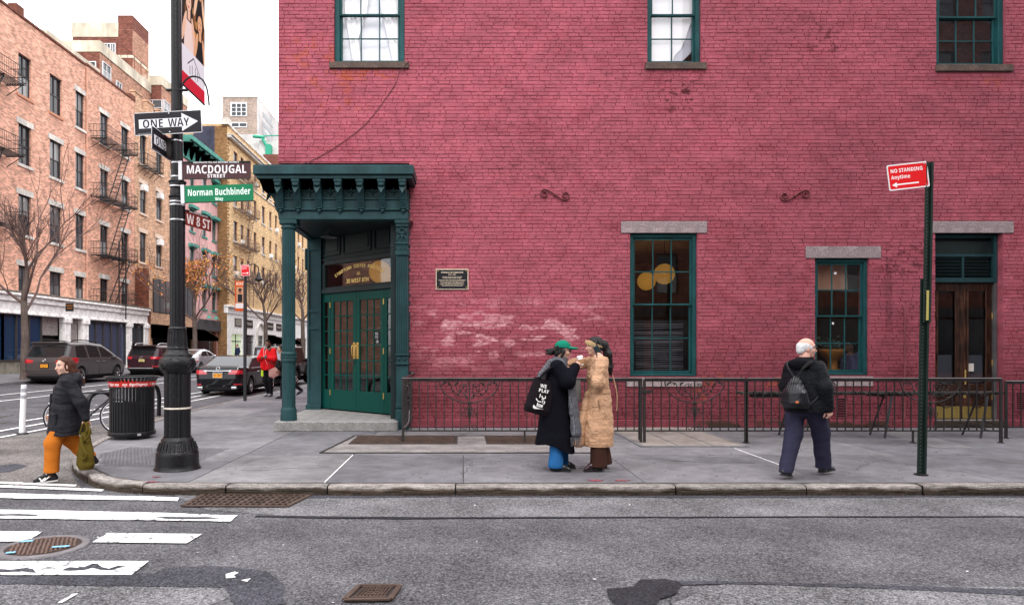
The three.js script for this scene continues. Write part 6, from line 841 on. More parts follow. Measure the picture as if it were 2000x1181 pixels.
  const a = put2('one_way_sign', 'black one way sign with white arrow pointing right on the lamp post', 271.5, 250, 401.5, 243, 43.5, 0.14, face(oneWay)); { const b = new B(); for (const v of [-0.12, 0.12]) b.cyl(0.008, 0.008, 0.01, 0.02, v, 0.006, 8, PI / 2); b.mesh('bolt', M.steel, a); const k = new B(1); k.cb(0.05, 0.2, 0.06, 0.05, 0, -0.04, 0.004); k.mesh('clamp', M.steel, a); }
  const b2 = thing('one_way_sign', 'black one way sign turned edge-on so that only ONE shows', 'sign', [-3.90, VY(288, 8.95), -8.96], -PI / 2); plate('plate', b2, 0.90, 0.30, face(oneWay)); b2.children[0].rotation.y = PI; { const k = new B(1); k.cb(0.05, 0.24, 0.09, 0.02, 0, -0.05, 0.004); k.mesh('clamp', M.ironDark, b2); }
  const txt = (bg, fg, lines, small, cond = 1) => (c, w, h) => { c.fillStyle = bg; c.fillRect(0, 0, w, h); if (small) { c.fillStyle = '#120d10'; c.fillRect(0, 0, w, h * 0.13); c.fillStyle = '#ffffff'; c.textAlign = 'center'; c.textBaseline = 'middle'; c.font = `bold ${h * 0.12}px serif`; c.fillText(small, w / 2, h * 0.068); } c.fillStyle = fg; c.textAlign = 'center'; c.textBaseline = 'middle'; for (const [t, yy, sz, fw] of lines) { c.font = `bold ${h * sz}px sans-serif`; const m = c.measureText(t).width; c.save(); c.translate(w / 2, h * yy); c.scale(fw * w / m, 1); c.fillText(t, 0, 0); c.restore(); } };
  const m = put2('street_sign', 'brown street name sign reading MACDOUGAL STREET on the lamp post', 359, 335.5, 492.5, 334, 34.5, 0.07, face(sign(0.9, 0.232, txt('#4a2c30', '#f4f0f2', [['MACDOUGAL', 0.46, 0.64, 0.88], ['STREET', 0.83, 0.27, 0.27]], 'GREENWICH VILLAGE HISTORIC DISTRICT'))), M.ironDark);
  const n = put2('street_sign', 'green street name sign reading Norman Buchbinder Way', 365, 382, 498, 378, 32.5, 0.08, face(sign(0.9, 0.22, txt('#06794f', '#f2fff8', [['Norman Buchbinder', 0.42, 0.55, 0.92], ['Way', 0.83, 0.27, 0.12]]))), M.steel);
  for (const [g, x] of [[m, -0.47], [n, -0.475]]) { const k = new B(1); k.cb(0.05, 0.25, 0.03, x, -0.0, -0.005, 0.004); k.mesh('bracket', M.steel, g); const e = new B(1); e.box(0.9, 0.012, 0.012, 0, -0.112, 0.0); e.mesh('edge_channel', M.ironDark, g); }
  const w8 = thing('street_sign', 'rust red street name sign reading W 8 ST running away behind the lamp post', 'sign', [-3.58, VY(430.5, 9.17), -9.2], Math.atan2(0.52, 0.13)); plate('plate', w8, 0.56, 0.205, face(sign(0.56, 0.205, txt('#7c2a20', '#f4e8e4', [['W 8 ST', 0.57, 0.86, 0.92]], 'GREENWICH VILLAGE HISTORIC'))), M.ironDark);
  // the banner runs straight back from the post
  const bn = thing('banner', 'hanging street banner with dancers, a white band and a red edge on the lamp post', 'banner', [UX(347, d) + 0.03, 5.2, -d - 0.04], -PI / 2); bn.rotation.y = -PI / 2;
  const bt = paint(512, 1536, (c, w, h) => { // generic dancers, drawn flat
    c.fillStyle = '#2a1a18'; c.fillRect(0, 0, w, h); const r = rnd(31);
    for (let i = 0; i < 60; i++) { c.fillStyle = ['#5b3420', '#8c5a30', '#3a2420', '#c08a4c', '#1d1416'][Math.floor(r() * 5)]; c.beginPath(); c.ellipse(r() * w, r() * h * 0.8, 20 + r() * 60, 40 + r() * 120, r() * 3, 0, 7); c.fill(); }
    const fig = (x, z, k, hair, skin, top) => { c.fillStyle = hair; c.beginPath(); c.ellipse(x, z + 20 * k, 62 * k, 100 * k, 0, 0, 7); c.fill(); c.fillStyle = top; c.beginPath(); c.moveTo(x - 90 * k, z + 330 * k); c.lineTo(x - 70 * k, z + 130 * k); c.lineTo(x + 70 * k, z + 130 * k); c.lineTo(x + 90 * k, z + 330 * k); c.fill(); c.fillStyle = skin; c.fillRect(x - 24 * k, z + 50 * k, 48 * k, 70 * k); c.beginPath(); c.ellipse(x - 6 * k, z, 46 * k, 66 * k, 0.1, 0, 7); c.fill(); c.beginPath(); c.ellipse(x - 86 * k, z + 190 * k, 26 * k, 120 * k, 0.35, 0, 7); c.fill(); c.beginPath(); c.ellipse(x + 82 * k, z + 200 * k, 26 * k, 120 * k, -0.25, 0, 7); c.fill(); c.fillStyle = '#3a1c18'; for (const e of [-24, 10]) { c.beginPath(); c.ellipse(x + e * k, z - 8 * k, 8 * k, 4 * k, 0, 0, 7); c.fill(); } c.fillStyle = '#a8383c'; c.beginPath(); c.ellipse(x - 8 * k, z + 34 * k, 15 * k, 6 * k, 0, 0, 7); c.fill(); };
    c.fillStyle = '#1fae9c'; c.fillRect(0, 0, 190, 500); c.fillStyle = '#ecb070'; c.save(); c.translate(150, 660); c.rotate(0.3); c.fillRect(-26, -400, 52, 560); c.restore();
    fig(390, 560, 1.05, '#2a1812', '#f0c7a4', '#181214'); fig(150, 820, 1.2, '#1a1112', '#efc2a6', '#f0d8d0'); fig(400, 900, 1.15, '#2c170e', '#e6ae84', '#15171b'); fig(250, 300, 0.9, '#1a1112', '#d99a6c', '#d8b02c');
    c.save(); c.translate(0, 1210); c.fillStyle = '#e9e7ef'; c.fillRect(0, 0, w, 330); c.fillStyle = '#d41f38'; c.fillRect(0, 214, w, 120); c.strokeStyle = '#2c2c34'; c.lineWidth = 10; c.beginPath(); c.moveTo(120, 120); c.lineTo(250, 30); c.lineTo(400, 130); c.moveTo(170, 120); c.lineTo(170, 190); c.moveTo(220, 100); c.lineTo(220, 190); c.moveTo(290, 90); c.lineTo(290, 190); c.moveTo(340, 110); c.lineTo(340, 190); c.stroke(); c.restore(); });
  bn.rotation.y = -PI / 2; const bw = 0.80, bh = 2.55; { const b = new B(); b.box(bw, bh, 0.006, bw / 2, bh / 2, 0); const m = b.mesh('cloth', mat([0.85, 0.85, 0.85], { rough: 0.8 }), bn); for (const k of [1, -1]) { const f = new B(); f.add(new THREE.PlaneGeometry(bw, bh), M4(bw / 2, bh / 2, 0.0045 * k, 0, k < 0 ? PI : 0)); f.mesh('print', face(bt, { rough: 0.75 }), m); } }
  bn.rotation.y = PI / 2; bn.position.z = -d - 0.04; const rod = new B(); rod.cyl(0.012, 0.012, bw + 0.06, bw / 2 - 0.03, 0.0, 0, 8, 0, 0, PI / 2); rod.cyl(0.012, 0.012, bw + 0.06, bw / 2 - 0.03, bh, 0, 8, 0, 0, PI / 2); rod.mesh('banner_rod', M.black, bn);
}
// ---------- green channel post and red parking sign on the right ----------
{ const d = 8.49, s = F / d, X0 = UX(1800, d), o = thing('sign_post', 'tall dark green perforated channel post standing on the right part of the pavement', 'post', [X0, SW, -d]); o.rotation.z = -0.018;
  const g = mat([0.014, 0.034, 0.027], { map: T.grime, rough: 0.5, metal: 0.2 }), H1 = 3.9;
  const ch = (w, y0, y1, x, z, name) => { const b = new B(1); b.span(x - w / 2, x + w / 2, y0, y1, z - 0.003, z); for (const k of [-1, 1]) { b.span(x + k * w / 2 - 0.004, x + k * w / 2 + 0.004, y0, y1, z, z + 0.03); b.span(x + k * (w / 2 + 0.01) - 0.012, x + k * (w / 2 + 0.01) + 0.012, y0, y1, z + 0.03, z + 0.033); } return b.mesh(name, g, o); };
  const lower = ch(0.075, 0, 2.45, 0, -0.02, 'channel'), upper = ch(0.06, 1.9, H1, 0.012, 0.005, 'channel');
  for (const [mm, x, z, a, b] of [[lower, 0, -0.0195, 0.05, 1.88], [upper, 0.012, 0.0055, 1.95, 3.6]]) { const h = new B(); for (let y = a; y < b; y += 0.045) h.cyl(0.006, 0.006, 0.001, x, y, z, 6, PI / 2); tag(h.mesh('hole', mat([0.2, 0.22, 0.2], { rough: 0.8 }), mm), undefined, undefined, undefined, 'stuff'); }
  const k = new B(1); k.span(0.0, 0.03, 1.93, 2.3, 0.039, 0.042); k.mesh('paint_scrape', mat([0.45, 0.4, 0.12], { rough: 0.7 }), o); const bs = new B(); bs.cyl(0.07, 0.08, 0.02, 0, 0.005, 0, 12); bs.mesh('footing', M.ironDark, o);
  const g2 = thing('parking_sign', 'red NO STANDING Anytime sign with left arrow at the top of the green post', 'sign', [UX(1768.5, d), VY(346, d), -d + 0.06]); g2.rotation.z = 0.13; g2.rotation.y = 0.1;
  plate('plate', g2, 0.545, 0.318, face(sign(0.545, 0.318, (c, w, h) => { c.fillStyle = '#f4f4f4'; c.fillRect(0, 0, w, h); c.fillStyle = '#e8151d'; c.beginPath(); c.roundRect(w * 0.03, h * 0.05, w * 0.94, h * 0.9, 30); c.fill(); c.fillStyle = '#ffffff'; c.textBaseline = 'middle'; c.font = `bold ${h * 0.2}px sans-serif`; c.fillText('NO STANDING', w * 0.075, h * 0.25); c.fillText('Anytime', w * 0.08, h * 0.5); c.fillRect(w * 0.16, h * 0.76, w * 0.58, h * 0.055); c.beginPath(); c.moveTo(w * 0.08, h * 0.79); c.lineTo(w * 0.2, h * 0.69); c.lineTo(w * 0.2, h * 0.89); c.fill(); })), M.steel, 0.025);
  const bt = new B(); for (const y of [-0.13, 0.13]) bt.cyl(0.008, 0.008, 0.01, 0.225, y, 0.006, 8, PI / 2); bt.mesh('bolt', M.steel, g2); }
{ // the second parking sign further up the side street
  const d = 20.7, o = thing('sign_post', 'thin black post at the kerb beside the black saloon car', 'post', [UX(478, d), SW, -d]), b = new B(1); b.cb(0.09, 3.6, 0.05, 0, 1.8, 0, 0.006); b.cb(0.05, 0.5, 0.04, 0, 3.8, 0, 0.006); b.mesh('channel', M.black, o);
  const g = thing('parking_sign', 'small red NO STANDING sign with right arrow above the black saloon car', 'sign', [UX(479.5, d), VY(528, d), -d + 0.05]); g.rotation.z = 0.08; plate('plate', g, 0.26, 0.34, face(sign(0.26, 0.34, (c, w, h) => { c.fillStyle = '#f0f0f0'; c.fillRect(0, 0, w, h); c.fillStyle = '#d81420'; c.fillRect(10, 10, w - 20, h - 20); c.fillStyle = '#fff'; c.font = `bold ${h * 0.12}px sans-serif`; c.fillText('NO STANDING', w * 0.07, h * 0.2, w * 0.86); c.fillText('Anytime', w * 0.07, h * 0.38); c.fillRect(w * 0.1, h * 0.74, w * 0.6, h * 0.04); c.beginPath(); c.moveTo(w * 0.9, h * 0.76); c.lineTo(w * 0.68, h * 0.67); c.lineTo(w * 0.68, h * 0.85); c.fill(); }, 256)), M.steel, 0.015); }

// ---------- litter bin, delineator, bike rack, bicycle, shrub ----------
{ const d = 12.07, s = F / d, o = thing('litter_bin', 'round black slatted litter bin with a red band on the corner pavement', 'litter bin', [UX(257.5, d), SW, -d], 0.0), y = (v) => EYE - SW - (v - CY) / s, R = 39.5 / s;
  const n = 40, prof = [[R, 0.07], [R, 0.85], [R + 0.003, 0.93], [R + 0.02, 1.0], [R + 0.055, 1.05], [R + 0.08, 1.075]];
  const g = new B(1); for (let i = 0; i + 1 < prof.length; i++) { const [r0, a] = prof[i], [r1, b] = prof[i + 1], L = Math.hypot(b - a, r1 - r0); g.box(0.034, L + 0.004, 0.009, 0, (a + b) / 2, (r0 + r1) / 2, Math.atan2(r1 - r0, b - a)); } const sl = g.geo();
  for (let i = 0; i < n; i++) { const m = put('slat', sl, M.ironGloss, o); m.rotation.y = (i + 0.5) / n * 2 * PI; }
  const rg = new B(1); rg.tor(R + 0.085, 0.014, 0, 1.08, 0, PI / 2, 0, 0, 8, 48); rg.tor(R, 0.012, 0, 0.9, 0, PI / 2, 0, 0, 8, 48); rg.lathe([[R + 0.012, 0.055], [R + 0.03, 0.06], [R + 0.03, 0.125], [R + 0.012, 0.13]], 0, 0, 0, 40); rg.cyl(R - 0.06, R - 0.06, 0.06, 0, 0.03, 0, 32); rg.mesh('ring', M.ironGloss, o);
  const li = new B(1); li.lathe([[R - 0.03, 0.06], [R - 0.035, 0.62], [R - 0.05, 0.62], [R - 0.05, 0.07]], 0, 0, 0, 32); li.mesh('liner', M.black, o);
  const gg = new THREE.CylinderGeometry(R + 0.034, R + 0.014, 0.09, 64, 1, true); const bt = paint(2048, 64, (c, w, h) => { c.fillStyle = '#c72a22'; c.fillRect(0, 0, w, h); c.fillStyle = '#fff'; c.font = 'bold 44px sans-serif'; c.textBaseline = 'middle'; for (let i = 0; i < 3; i++) { c.fillText('nyc  @gvillagenyc   f  @gvc.nyc', i * 682 + 10, 34, 660); } }); put('red_band', gg, mat([0.95, 0.95, 0.95], { map: bt, rough: 0.5 }), o).position.y = 0.965;
  const tg = new B(); tg.box(0.06, 0.04, 0.004, R * 0.75, 0.095, R * 0.75 + 0.035, 0, 0.75); tg.mesh('maker_plate', M.steel, o); }
{ const d = 13.4, o = thing('delineator', 'white flexible delineator post with grey bands at the edge of the cycle lane', 'bollard', [UX(42, d), GR(UX(42, d)), -d]); o.rotation.z = -0.04;
  const b = new B(); b.cyl(0.055, 0.05, 0.97, 0, 0.49, 0, 18); b.mesh('tube', mat([0.78, 0.78, 0.8], { rough: 0.5 }), o); for (const y of [0.74, 0.87]) { const r = new B(); r.cyl(0.0535, 0.0535, 0.07, 0, y, 0, 18); r.mesh('band', mat([0.34, 0.34, 0.37], { rough: 0.4 }), o); } const f = new B(); f.cyl(0.12, 0.10, 0.035, 0, 0.018, 0, 18); f.mesh('foot', M.black, o); }
for (const [u, v, h, lab] of [[195, 838, 0.78, 'black bike rack hoop holding the bicycle beside the bin'], [292, 815, 0.8, 'black bike rack hoop half hidden behind the litter bin']]) { const d = gd(v), X = UX(u, d), o = thing('bike_rack', lab, 'bike rack', [X, 0, -d], u < 200 ? 1.25 : 1.3, 'bike rack hoops'); const b = new B(1); b.tube([[-0.32, 0, 0], [-0.32, h - 0.25, 0], [-0.25, h - 0.08, 0], [-0.1, h, 0], [0.1, h, 0], [0.25, h - 0.08, 0], [0.32, h - 0.25, 0], [0.32, 0, 0]], 0.05, 40, 10); b.mesh('hoop', M.ironGloss, o); for (const x of [-0.32, 0.32]) { const f = new B(); f.cb(0.2, 0.012, 0.14, x, 0.006, 0, 0.003); f.mesh('foot', M.ironDark, o); } }
{ const d = 13.55, o = thing('bicycle', 'black bicycle with white rims leaning on the rack between the woman and the bin', 'bicycle', [UX(175, d), 0.005, -d], 0.16); o.rotation.z = 0.0; // local x: wheels apart
  const tyre = mat([0.02, 0.02, 0.02], { rough: 0.8 }), rim = mat([0.62, 0.62, 0.66], { rough: 0.3, metal: 0.4 }), fr = mat([0.025, 0.025, 0.03], { rough: 0.25 });
  const hb = 0.5, wh = (x) => { const w = sub('wheel', o, [x, 0.345, 0]); const t = new B(); t.tor(0.33, 0.016, 0, 0, 0, 0, 0, 0, 8, 44); t.mesh('tyre', tyre, w); const r = new B(); r.tor(0.305, 0.011, 0, 0, 0, 0, 0, 0, 6, 44); r.cyl(0.02, 0.02, 0.1, 0, 0, 0, 10, PI / 2); for (let i = 0; i < 28; i++) { const a = i / 28 * 2 * PI; r.rod([Math.cos(a + 0.3) * 0.02, Math.sin(a + 0.3) * 0.02, i & 1 ? 0.03 : -0.03], [Math.cos(a) * 0.3, Math.sin(a) * 0.3, 0], 0.0014, 0.0014, 4); } r.mesh('rim', rim, w); };
  wh(-0.52); wh(0.52);
  const f = new B(); const BBk = [-0.08, 0.30, 0], hd = [0.38, 0.83, 0], st = [-0.22, 0.82, 0]; f.rod(BBk, [0.4, 0.74, 0], 0.021); f.rod(BBk, st, 0.017); f.rod(st, hd, 0.017); f.rod([-0.52, 0.345, 0.05], BBk, 0.01); f.rod([-0.52, 0.345, -0.05], BBk, 0.01); f.rod([-0.52, 0.345, 0.05], st, 0.009); f.rod([-0.52, 0.345, -0.05], st, 0.009); f.rod([0.41, 0.70, 0], [0.37, 0.88, 0], 0.02); f.mesh('frame', fr, o);
  const k = new B(); for (const z of [-0.045, 0.045]) k.tube([[0.41, 0.72, z * 0.6], [0.46, 0.55, z], [0.52, 0.345, z]], 0.011, 14, 6); k.mesh('fork', fr, o);
  const h = new B(); h.rod([0.37, 0.88, 0], [0.43, 0.96, 0], 0.014); h.tube([[0.42, 0.97, -0.22], [0.43, 0.97, -0.05], [0.43, 0.97, 0.05], [0.42, 0.97, 0.2], [0.5, 0.96, 0.22], [0.53, 0.9, 0.22], [0.47, 0.84, 0.22]], 0.013, 40, 6); h.mesh('handlebar', fr, o);
  const s = new B(); s.rod(st, [-0.25, 0.95, 0], 0.013); s.ext([[-0.14, -0.07], [0, -0.05], [0.14, -0.015], [0.14, 0.015], [0, 0.05], [-0.14, 0.07]], 0.05, new THREE.Matrix4().makeRotationX(-PI / 2).setPosition(-0.24, 0.95, 0), 0.012); s.mesh('saddle', tyre, o);
  const c = new B(); c.cyl(0.09, 0.09, 0.006, ...BBk.slice(0, 2), 0.05, 24, PI / 2); c.rod([-0.08, 0.30, 0.06], [0.0, 0.16, 0.06], 0.009); c.rod([-0.08, 0.30, -0.06], [-0.16, 0.44, -0.06], 0.009); c.cb(0.09, 0.02, 0.06, 0.01, 0.15, 0.1, 0.005); c.cb(0.09, 0.02, 0.06, -0.17, 0.45, -0.1, 0.005); c.tube([[0.06, 0.46, 0.03], [0.1, 0.56, 0.05], [0.15, 0.58, 0.05], [0.16, 0.52, 0.03]], 0.006, 12, 5); c.mesh('crank', M.steel, o); }
{ const o = thing('potted_conifer', 'small potted conifer with green needled branches at the left edge of the photo', 'plant', [-7.75, 0.0, -10.9]), p = new B(1); p.lathe([[0.0, 0.02], [0.2, 0.02], [0.24, 0.4], [0.26, 0.42], [0.22, 0.42], [0.2, 0.38], [0, 0.36]], 0, 0, 0, 20); p.mesh('pot', mat([0.4, 0.38, 0.35], { rough: 0.9 }), o);
  const t = new B(1), r = rnd(17); t.rod([0, 0.36, 0], [0, 1.1, 0], 0.02, 0.006); const lf = new B(1);
  for (let i = 0; i < 34; i++) { const y = 0.45 + (i / 34) * 0.6, a = i * 2.4, L = 0.42 * (1.05 - i / 34) + 0.06, e = [Math.cos(a) * L, y + 0.05 * L + 0.05, Math.sin(a) * L]; t.rod([0, y, 0], e, 0.005, 0.002, 4); for (let k = 0; k < 26; k++) { const f = 0.25 + 0.75 * r(), b = r() * 6.3; lf.rod([e[0] * f, lerp(y, e[1], f), e[2] * f], [e[0] * f + Math.cos(b) * 0.03 + Math.cos(a) * 0.02, lerp(y, e[1], f) + 0.012, e[2] * f + Math.sin(b) * 0.03 + Math.sin(a) * 0.02], 0.003, 0.001, 3); } } t.mesh('stem', mat([0.12, 0.08, 0.05], { rough: 0.9 }), o); tag(lf.mesh('needles', mat([0.035, 0.075, 0.03], { rough: 0.8 }), o), undefined, undefined, undefined, 'stuff'); }
// ---------- iron set into the road ----------
{ const [X, d] = gp(85, 1069), o = thing('manhole_cover', 'round rusty manhole cover with studs and blue paint marks on the crosswalk', 'manhole cover', [X, 0.001, -d]);
  const b = new B(0.5); b.lathe([[0.285, 0.0], [0.285, 0.016], [0.30, 0.018], [0.345, 0.014], [0.35, 0.0]], 0, 0, 0, 48); b.mesh('ring', mat([0.19, 0.175, 0.185], { map: T.grime, rough: 0.5, metal: 0.3 }), o); const c = new B(0.5); c.cyl(0.28, 0.28, 0.012, 0, 0.007, 0, 40); c.mesh('cover', mat([0.045, 0.03, 0.025], { rough: 0.85 }), o);
  const s = new B(0.5), rs = mat([0.20, 0.13, 0.105], { map: T.grime, rough: 0.7 }); for (let i = -7; i <= 7; i++) for (let k = -7; k <= 7; k++) { const x = i * 0.037 + (k & 1) * 0.018, z = k * 0.036; if (Math.hypot(x, z) < 0.262) s.cb(0.021, 0.012, 0.019, x + (h2(i + 20, k + 20, 3) - 0.5) * 0.008, 0.018, z + (h2(i + 20, k + 20, 4) - 0.5) * 0.006, 0.004, 0, 0.5 * (h2(i + 9, k + 9, 5))); } tag(s.mesh('cover_studs', rs, o), undefined, undefined, undefined, 'stuff');
  const bl = new B(); for (const [u, v, w] of [[51, 1062.5, 0.1], [118, 1073, 0.13], [20, 1085, 0.07]]) { const [x, e] = gp(u, v); bl.cb(w, 0.004, 0.035, x - X, 0.026, -(e - d), 0.001, 0, 0.25); } bl.mesh('blue_paint', mat([0.22, 0.5, 0.75], { rough: 0.7 }), o); }
{ const P = [gp(356, 990), gp(398, 967), gp(604, 969), gp(560, 991)], cx = P.reduce((a, p) => a + p[0] / 4, 0), cd = P.reduce((a, p) => a + p[1] / 4, 0), o = thing('storm_drain', 'rusty gridded storm drain set in the road against the kerb', 'drain', [cx, 0.001, -cd]);
  const Q = P.map(([x, e]) => [x - cx, -(e - cd)]), at = (a, b) => [0, 1].map((i) => lerp(lerp(Q[0][i], Q[3][i], a), lerp(Q[1][i], Q[2][i], a), b));
  const pt = new B(1); pt.ext([...Q].map(([x, z]) => [x, -z]), 0.008, new THREE.Matrix4().makeRotationX(-PI / 2)); pt.mesh('pit', M.pit, o);
  const bar = (a, b, w, m, n) => { const k = new B(0.5); k.bar([a[0], 0.014, a[1]], [b[0], 0.014, b[1]], w, 0.012); return k.mesh(n, m, o); };
  for (const [a, b] of [[0, 0], [1, 1]]) { bar(at(0, a), at(1, a), 0.05, M.rust, 'rim'); bar(at(a, 0), at(a, 1), 0.05, M.rust, 'rim'); } for (let i = 1; i < 16; i++) bar(at(i / 16, 0.03), at(i / 16, 0.97), i % 4 ? 0.022 : 0.04, M.rust, 'bar'); for (let i = 1; i < 5; i++) bar(at(0.02, i / 5), at(0.98, i / 5), 0.026, M.rust, 'bar'); }
{ const P = [gp(672, 1176), gp(702, 1148), gp(781, 1148), gp(762, 1175)], cx = P.reduce((a, p) => a + p[0] / 4, 0), cd = P.reduce((a, p) => a + p[1] / 4, 0), o = thing('utility_cover', 'small rectangular rusty utility cover in the road at the bottom edge', 'utility cover', [cx, 0.001, -cd]), Q = P.map(([x, e]) => [x - cx, -(e - cd)]), at = (a, b) => [0, 1].map((i) => lerp(lerp(Q[0][i], Q[3][i], a), lerp(Q[1][i], Q[2][i], a), b));
  const pl = new B(0.5); pl.ext(Q.map(([x, z]) => [x, -z]), 0.012, new THREE.Matrix4().makeRotationX(-PI / 2)); pl.mesh('cover', M.ironDark, o); const f = new B(0.5); const seg = (a, b, w = 0.02, h = 0.018) => f.bar([at(...a)[0], h, at(...a)[1]], [at(...b)[0], h, at(...b)[1]], w, 0.012); for (const k of [0, 1]) { seg([0, k], [1, k], 0.035); seg([k, 0], [k, 1], 0.035); seg([0.12, 0.14 + k * 0.72], [0.88, 0.14 + k * 0.72], 0.014); } f.mesh('frame', M.rust, o);
  const s = new B(0.5); for (let i = 0; i < 9; i++) for (let k = 0; k < 6; k++) { if (Math.abs(i - 4) < 2 && k > 1 && k < 4) continue; const [x, z] = at(0.18 + i * 0.08, 0.24 + k * 0.105); s.cb(0.018, 0.012, 0.016, x, 0.018, z, 0.003, 0, 0.3); } const [x0, z0] = at(0.5, 0.5); s.box(0.12, 0.012, 0.012, x0, 0.018, z0); s.box(0.12, 0.012, 0.012, x0, 0.018, z0 + 0.035); for (const k of [-0.05, 0, 0.05]) s.box(0.012, 0.012, 0.04, x0 + k, 0.018, z0 + 0.018); tag(s.mesh('cover_studs', M.rust, o), undefined, undefined, undefined, 'stuff'); }
{ const [X, d] = gp(1645, 963), o = new B(); o.ext([[-0.08, 0], [-0.02, 0.03], [0.06, 0.025], [0.1, 0], [0.04, -0.02], [-0.03, -0.018]], 0.01, new THREE.Matrix4().makeRotationX(-PI / 2 + 0.25)); const m = o.mesh('fallen_leaf', mat([0.4, 0.2, 0.1], { rough: 0.9 })); m.position.set(X, 0.018, -d); tag(m, 'dry orange leaf lying in the gutter below the walking man', 'leaf'); }
// ---------- smooth solids: distance fields meshed with surface nets ----------
const smin = (a, b, k) => { const h = Math.max(k - Math.abs(a - b), 0) / k; return Math.min(a, b) - h * h * k * 0.25; }, smax = (a, b, k) => -smin(-a, -b, k);
function surf(f, lo, hi, h) {                                     // -> {pos, nrm, idx}
  const n = [0, 1, 2].map((i) => Math.ceil((hi[i] - lo[i]) / h) + 1), [nx, ny, nz] = n, G = new Float32Array(nx * ny * nz), S = 6, id = (x, y, z) => (z * ny + y) * nx + x;
  for (let bz = 0; bz < nz; bz += S) for (let by = 0; by < ny; by += S) for (let bx = 0; bx < nx; bx += S) {
    const ex = Math.min(bx + S, nx), ey = Math.min(by + S, ny), ez = Math.min(bz + S, nz), c = f(lo[0] + (bx + ex - 1) / 2 * h, lo[1] + (by + ey - 1) / 2 * h, lo[2] + (bz + ez - 1) / 2 * h), far = Math.abs(c) > h * S * 1.25 + 0.02;
    for (let z = bz; z < ez; z++) for (let y = by; y < ey; y++) for (let x = bx; x < ex; x++) G[id(x, y, z)] = far ? c : f(lo[0] + x * h, lo[1] + y * h, lo[2] + z * h);
  }
  const vid = new Int32Array(nx * ny * nz).fill(-1), pos = [], nrm = [], idx = [];
  for (let z = 0; z + 1 < nz; z++) for (let y = 0; y + 1 < ny; y++) for (let x = 0; x + 1 < nx; x++) {
    let m = 0; const g = []; for (let k = 0; k < 8; k++) { const v = G[id(x + (k & 1), y + (k >> 1 & 1), z + (k >> 2))]; g.push(v); if (v < 0) m |= 1 << k; }
    if (m === 0 || m === 255) continue;
    let sx = 0, sy = 0, sz = 0, c = 0;
    for (let a = 0; a < 8; a++) for (const d of [1, 2, 4]) { const b = a | d; if (b === a || (m >> a & 1) === (m >> b & 1)) continue; const t = g[a] / (g[a] - g[b]); sx += (a & 1) + (d === 1 ? t : 0); sy += (a >> 1 & 1) + (d === 2 ? t : 0); sz += (a >> 2) + (d === 4 ? t : 0); c++; }
    const p = [lo[0] + (x + sx / c) * h, lo[1] + (y + sy / c) * h, lo[2] + (z + sz / c) * h], e = h * 0.5;
    vid[id(x, y, z)] = pos.length / 3; pos.push(...p);
    const gx = f(p[0] + e, p[1], p[2]) - f(p[0] - e, p[1], p[2]), gy = f(p[0], p[1] + e, p[2]) - f(p[0], p[1] - e, p[2]), gz = f(p[0], p[1], p[2] + e) - f(p[0], p[1], p[2] - e), L = Math.hypot(gx, gy, gz) || 1; nrm.push(gx / L, gy / L, gz / L);
  }
  for (let z = 1; z + 1 < nz; z++) for (let y = 1; y + 1 < ny; y++) for (let x = 1; x + 1 < nx; x++) {
    const s = G[id(x, y, z)] < 0, q = (a, b, c, d, fl) => { if (a < 0 || b < 0 || c < 0 || d < 0) return; fl ? idx.push(a, b, c, a, c, d) : idx.push(a, c, b, a, d, c); };
    if (s !== G[id(x + 1, y, z)] < 0) q(vid[id(x, y - 1, z - 1)], vid[id(x, y, z - 1)], vid[id(x, y, z)], vid[id(x, y - 1, z)], s);
    if (s !== G[id(x, y + 1, z)] < 0) q(vid[id(x - 1, y, z - 1)], vid[id(x - 1, y, z)], vid[id(x, y, z)], vid[id(x, y, z - 1)], s);
    if (s !== G[id(x, y, z + 1)] < 0) q(vid[id(x - 1, y - 1, z)], vid[id(x, y - 1, z)], vid[id(x, y, z)], vid[id(x - 1, y, z)], s);
  }
  return { pos, nrm, idx };
}
function geoOf({ pos, nrm, idx }, tri) { const g = new THREE.BufferGeometry(); g.setAttribute('position', new THREE.Float32BufferAttribute(pos, 3)); g.setAttribute('normal', new THREE.Float32BufferAttribute(nrm, 3)); const uv = []; for (let i = 0; i < pos.length; i += 3) uv.push(pos[i] + pos[i + 2] * 0.7, pos[i + 1]); g.setAttribute('uv', new THREE.Float32BufferAttribute(uv, 2)); g.setIndex(tri ?? idx); return g; }
const sdPoly = (P, x, y) => { let d = 1e9, s = 1; for (let i = 0, j = P.length - 1; i < P.length; j = i++) { const ex = P[j][0] - P[i][0], ey = P[j][1] - P[i][1], wx2 = x - P[i][0], wy2 = y - P[i][1], t = clamp((wx2 * ex + wy2 * ey) / (ex * ex + ey * ey)), bx = wx2 - ex * t, by = wy2 - ey * t; d = Math.min(d, bx * bx + by * by); const c1 = y >= P[i][1], c2 = y < P[j][1], c3 = ex * wy2 > ey * wx2; if ((c1 && c2 && c3) || (!c1 && !c2 && !c3)) s = -s; } return s * Math.sqrt(d); };
const inPoly = (P, x, y) => sdPoly(P, x, y) < 0;

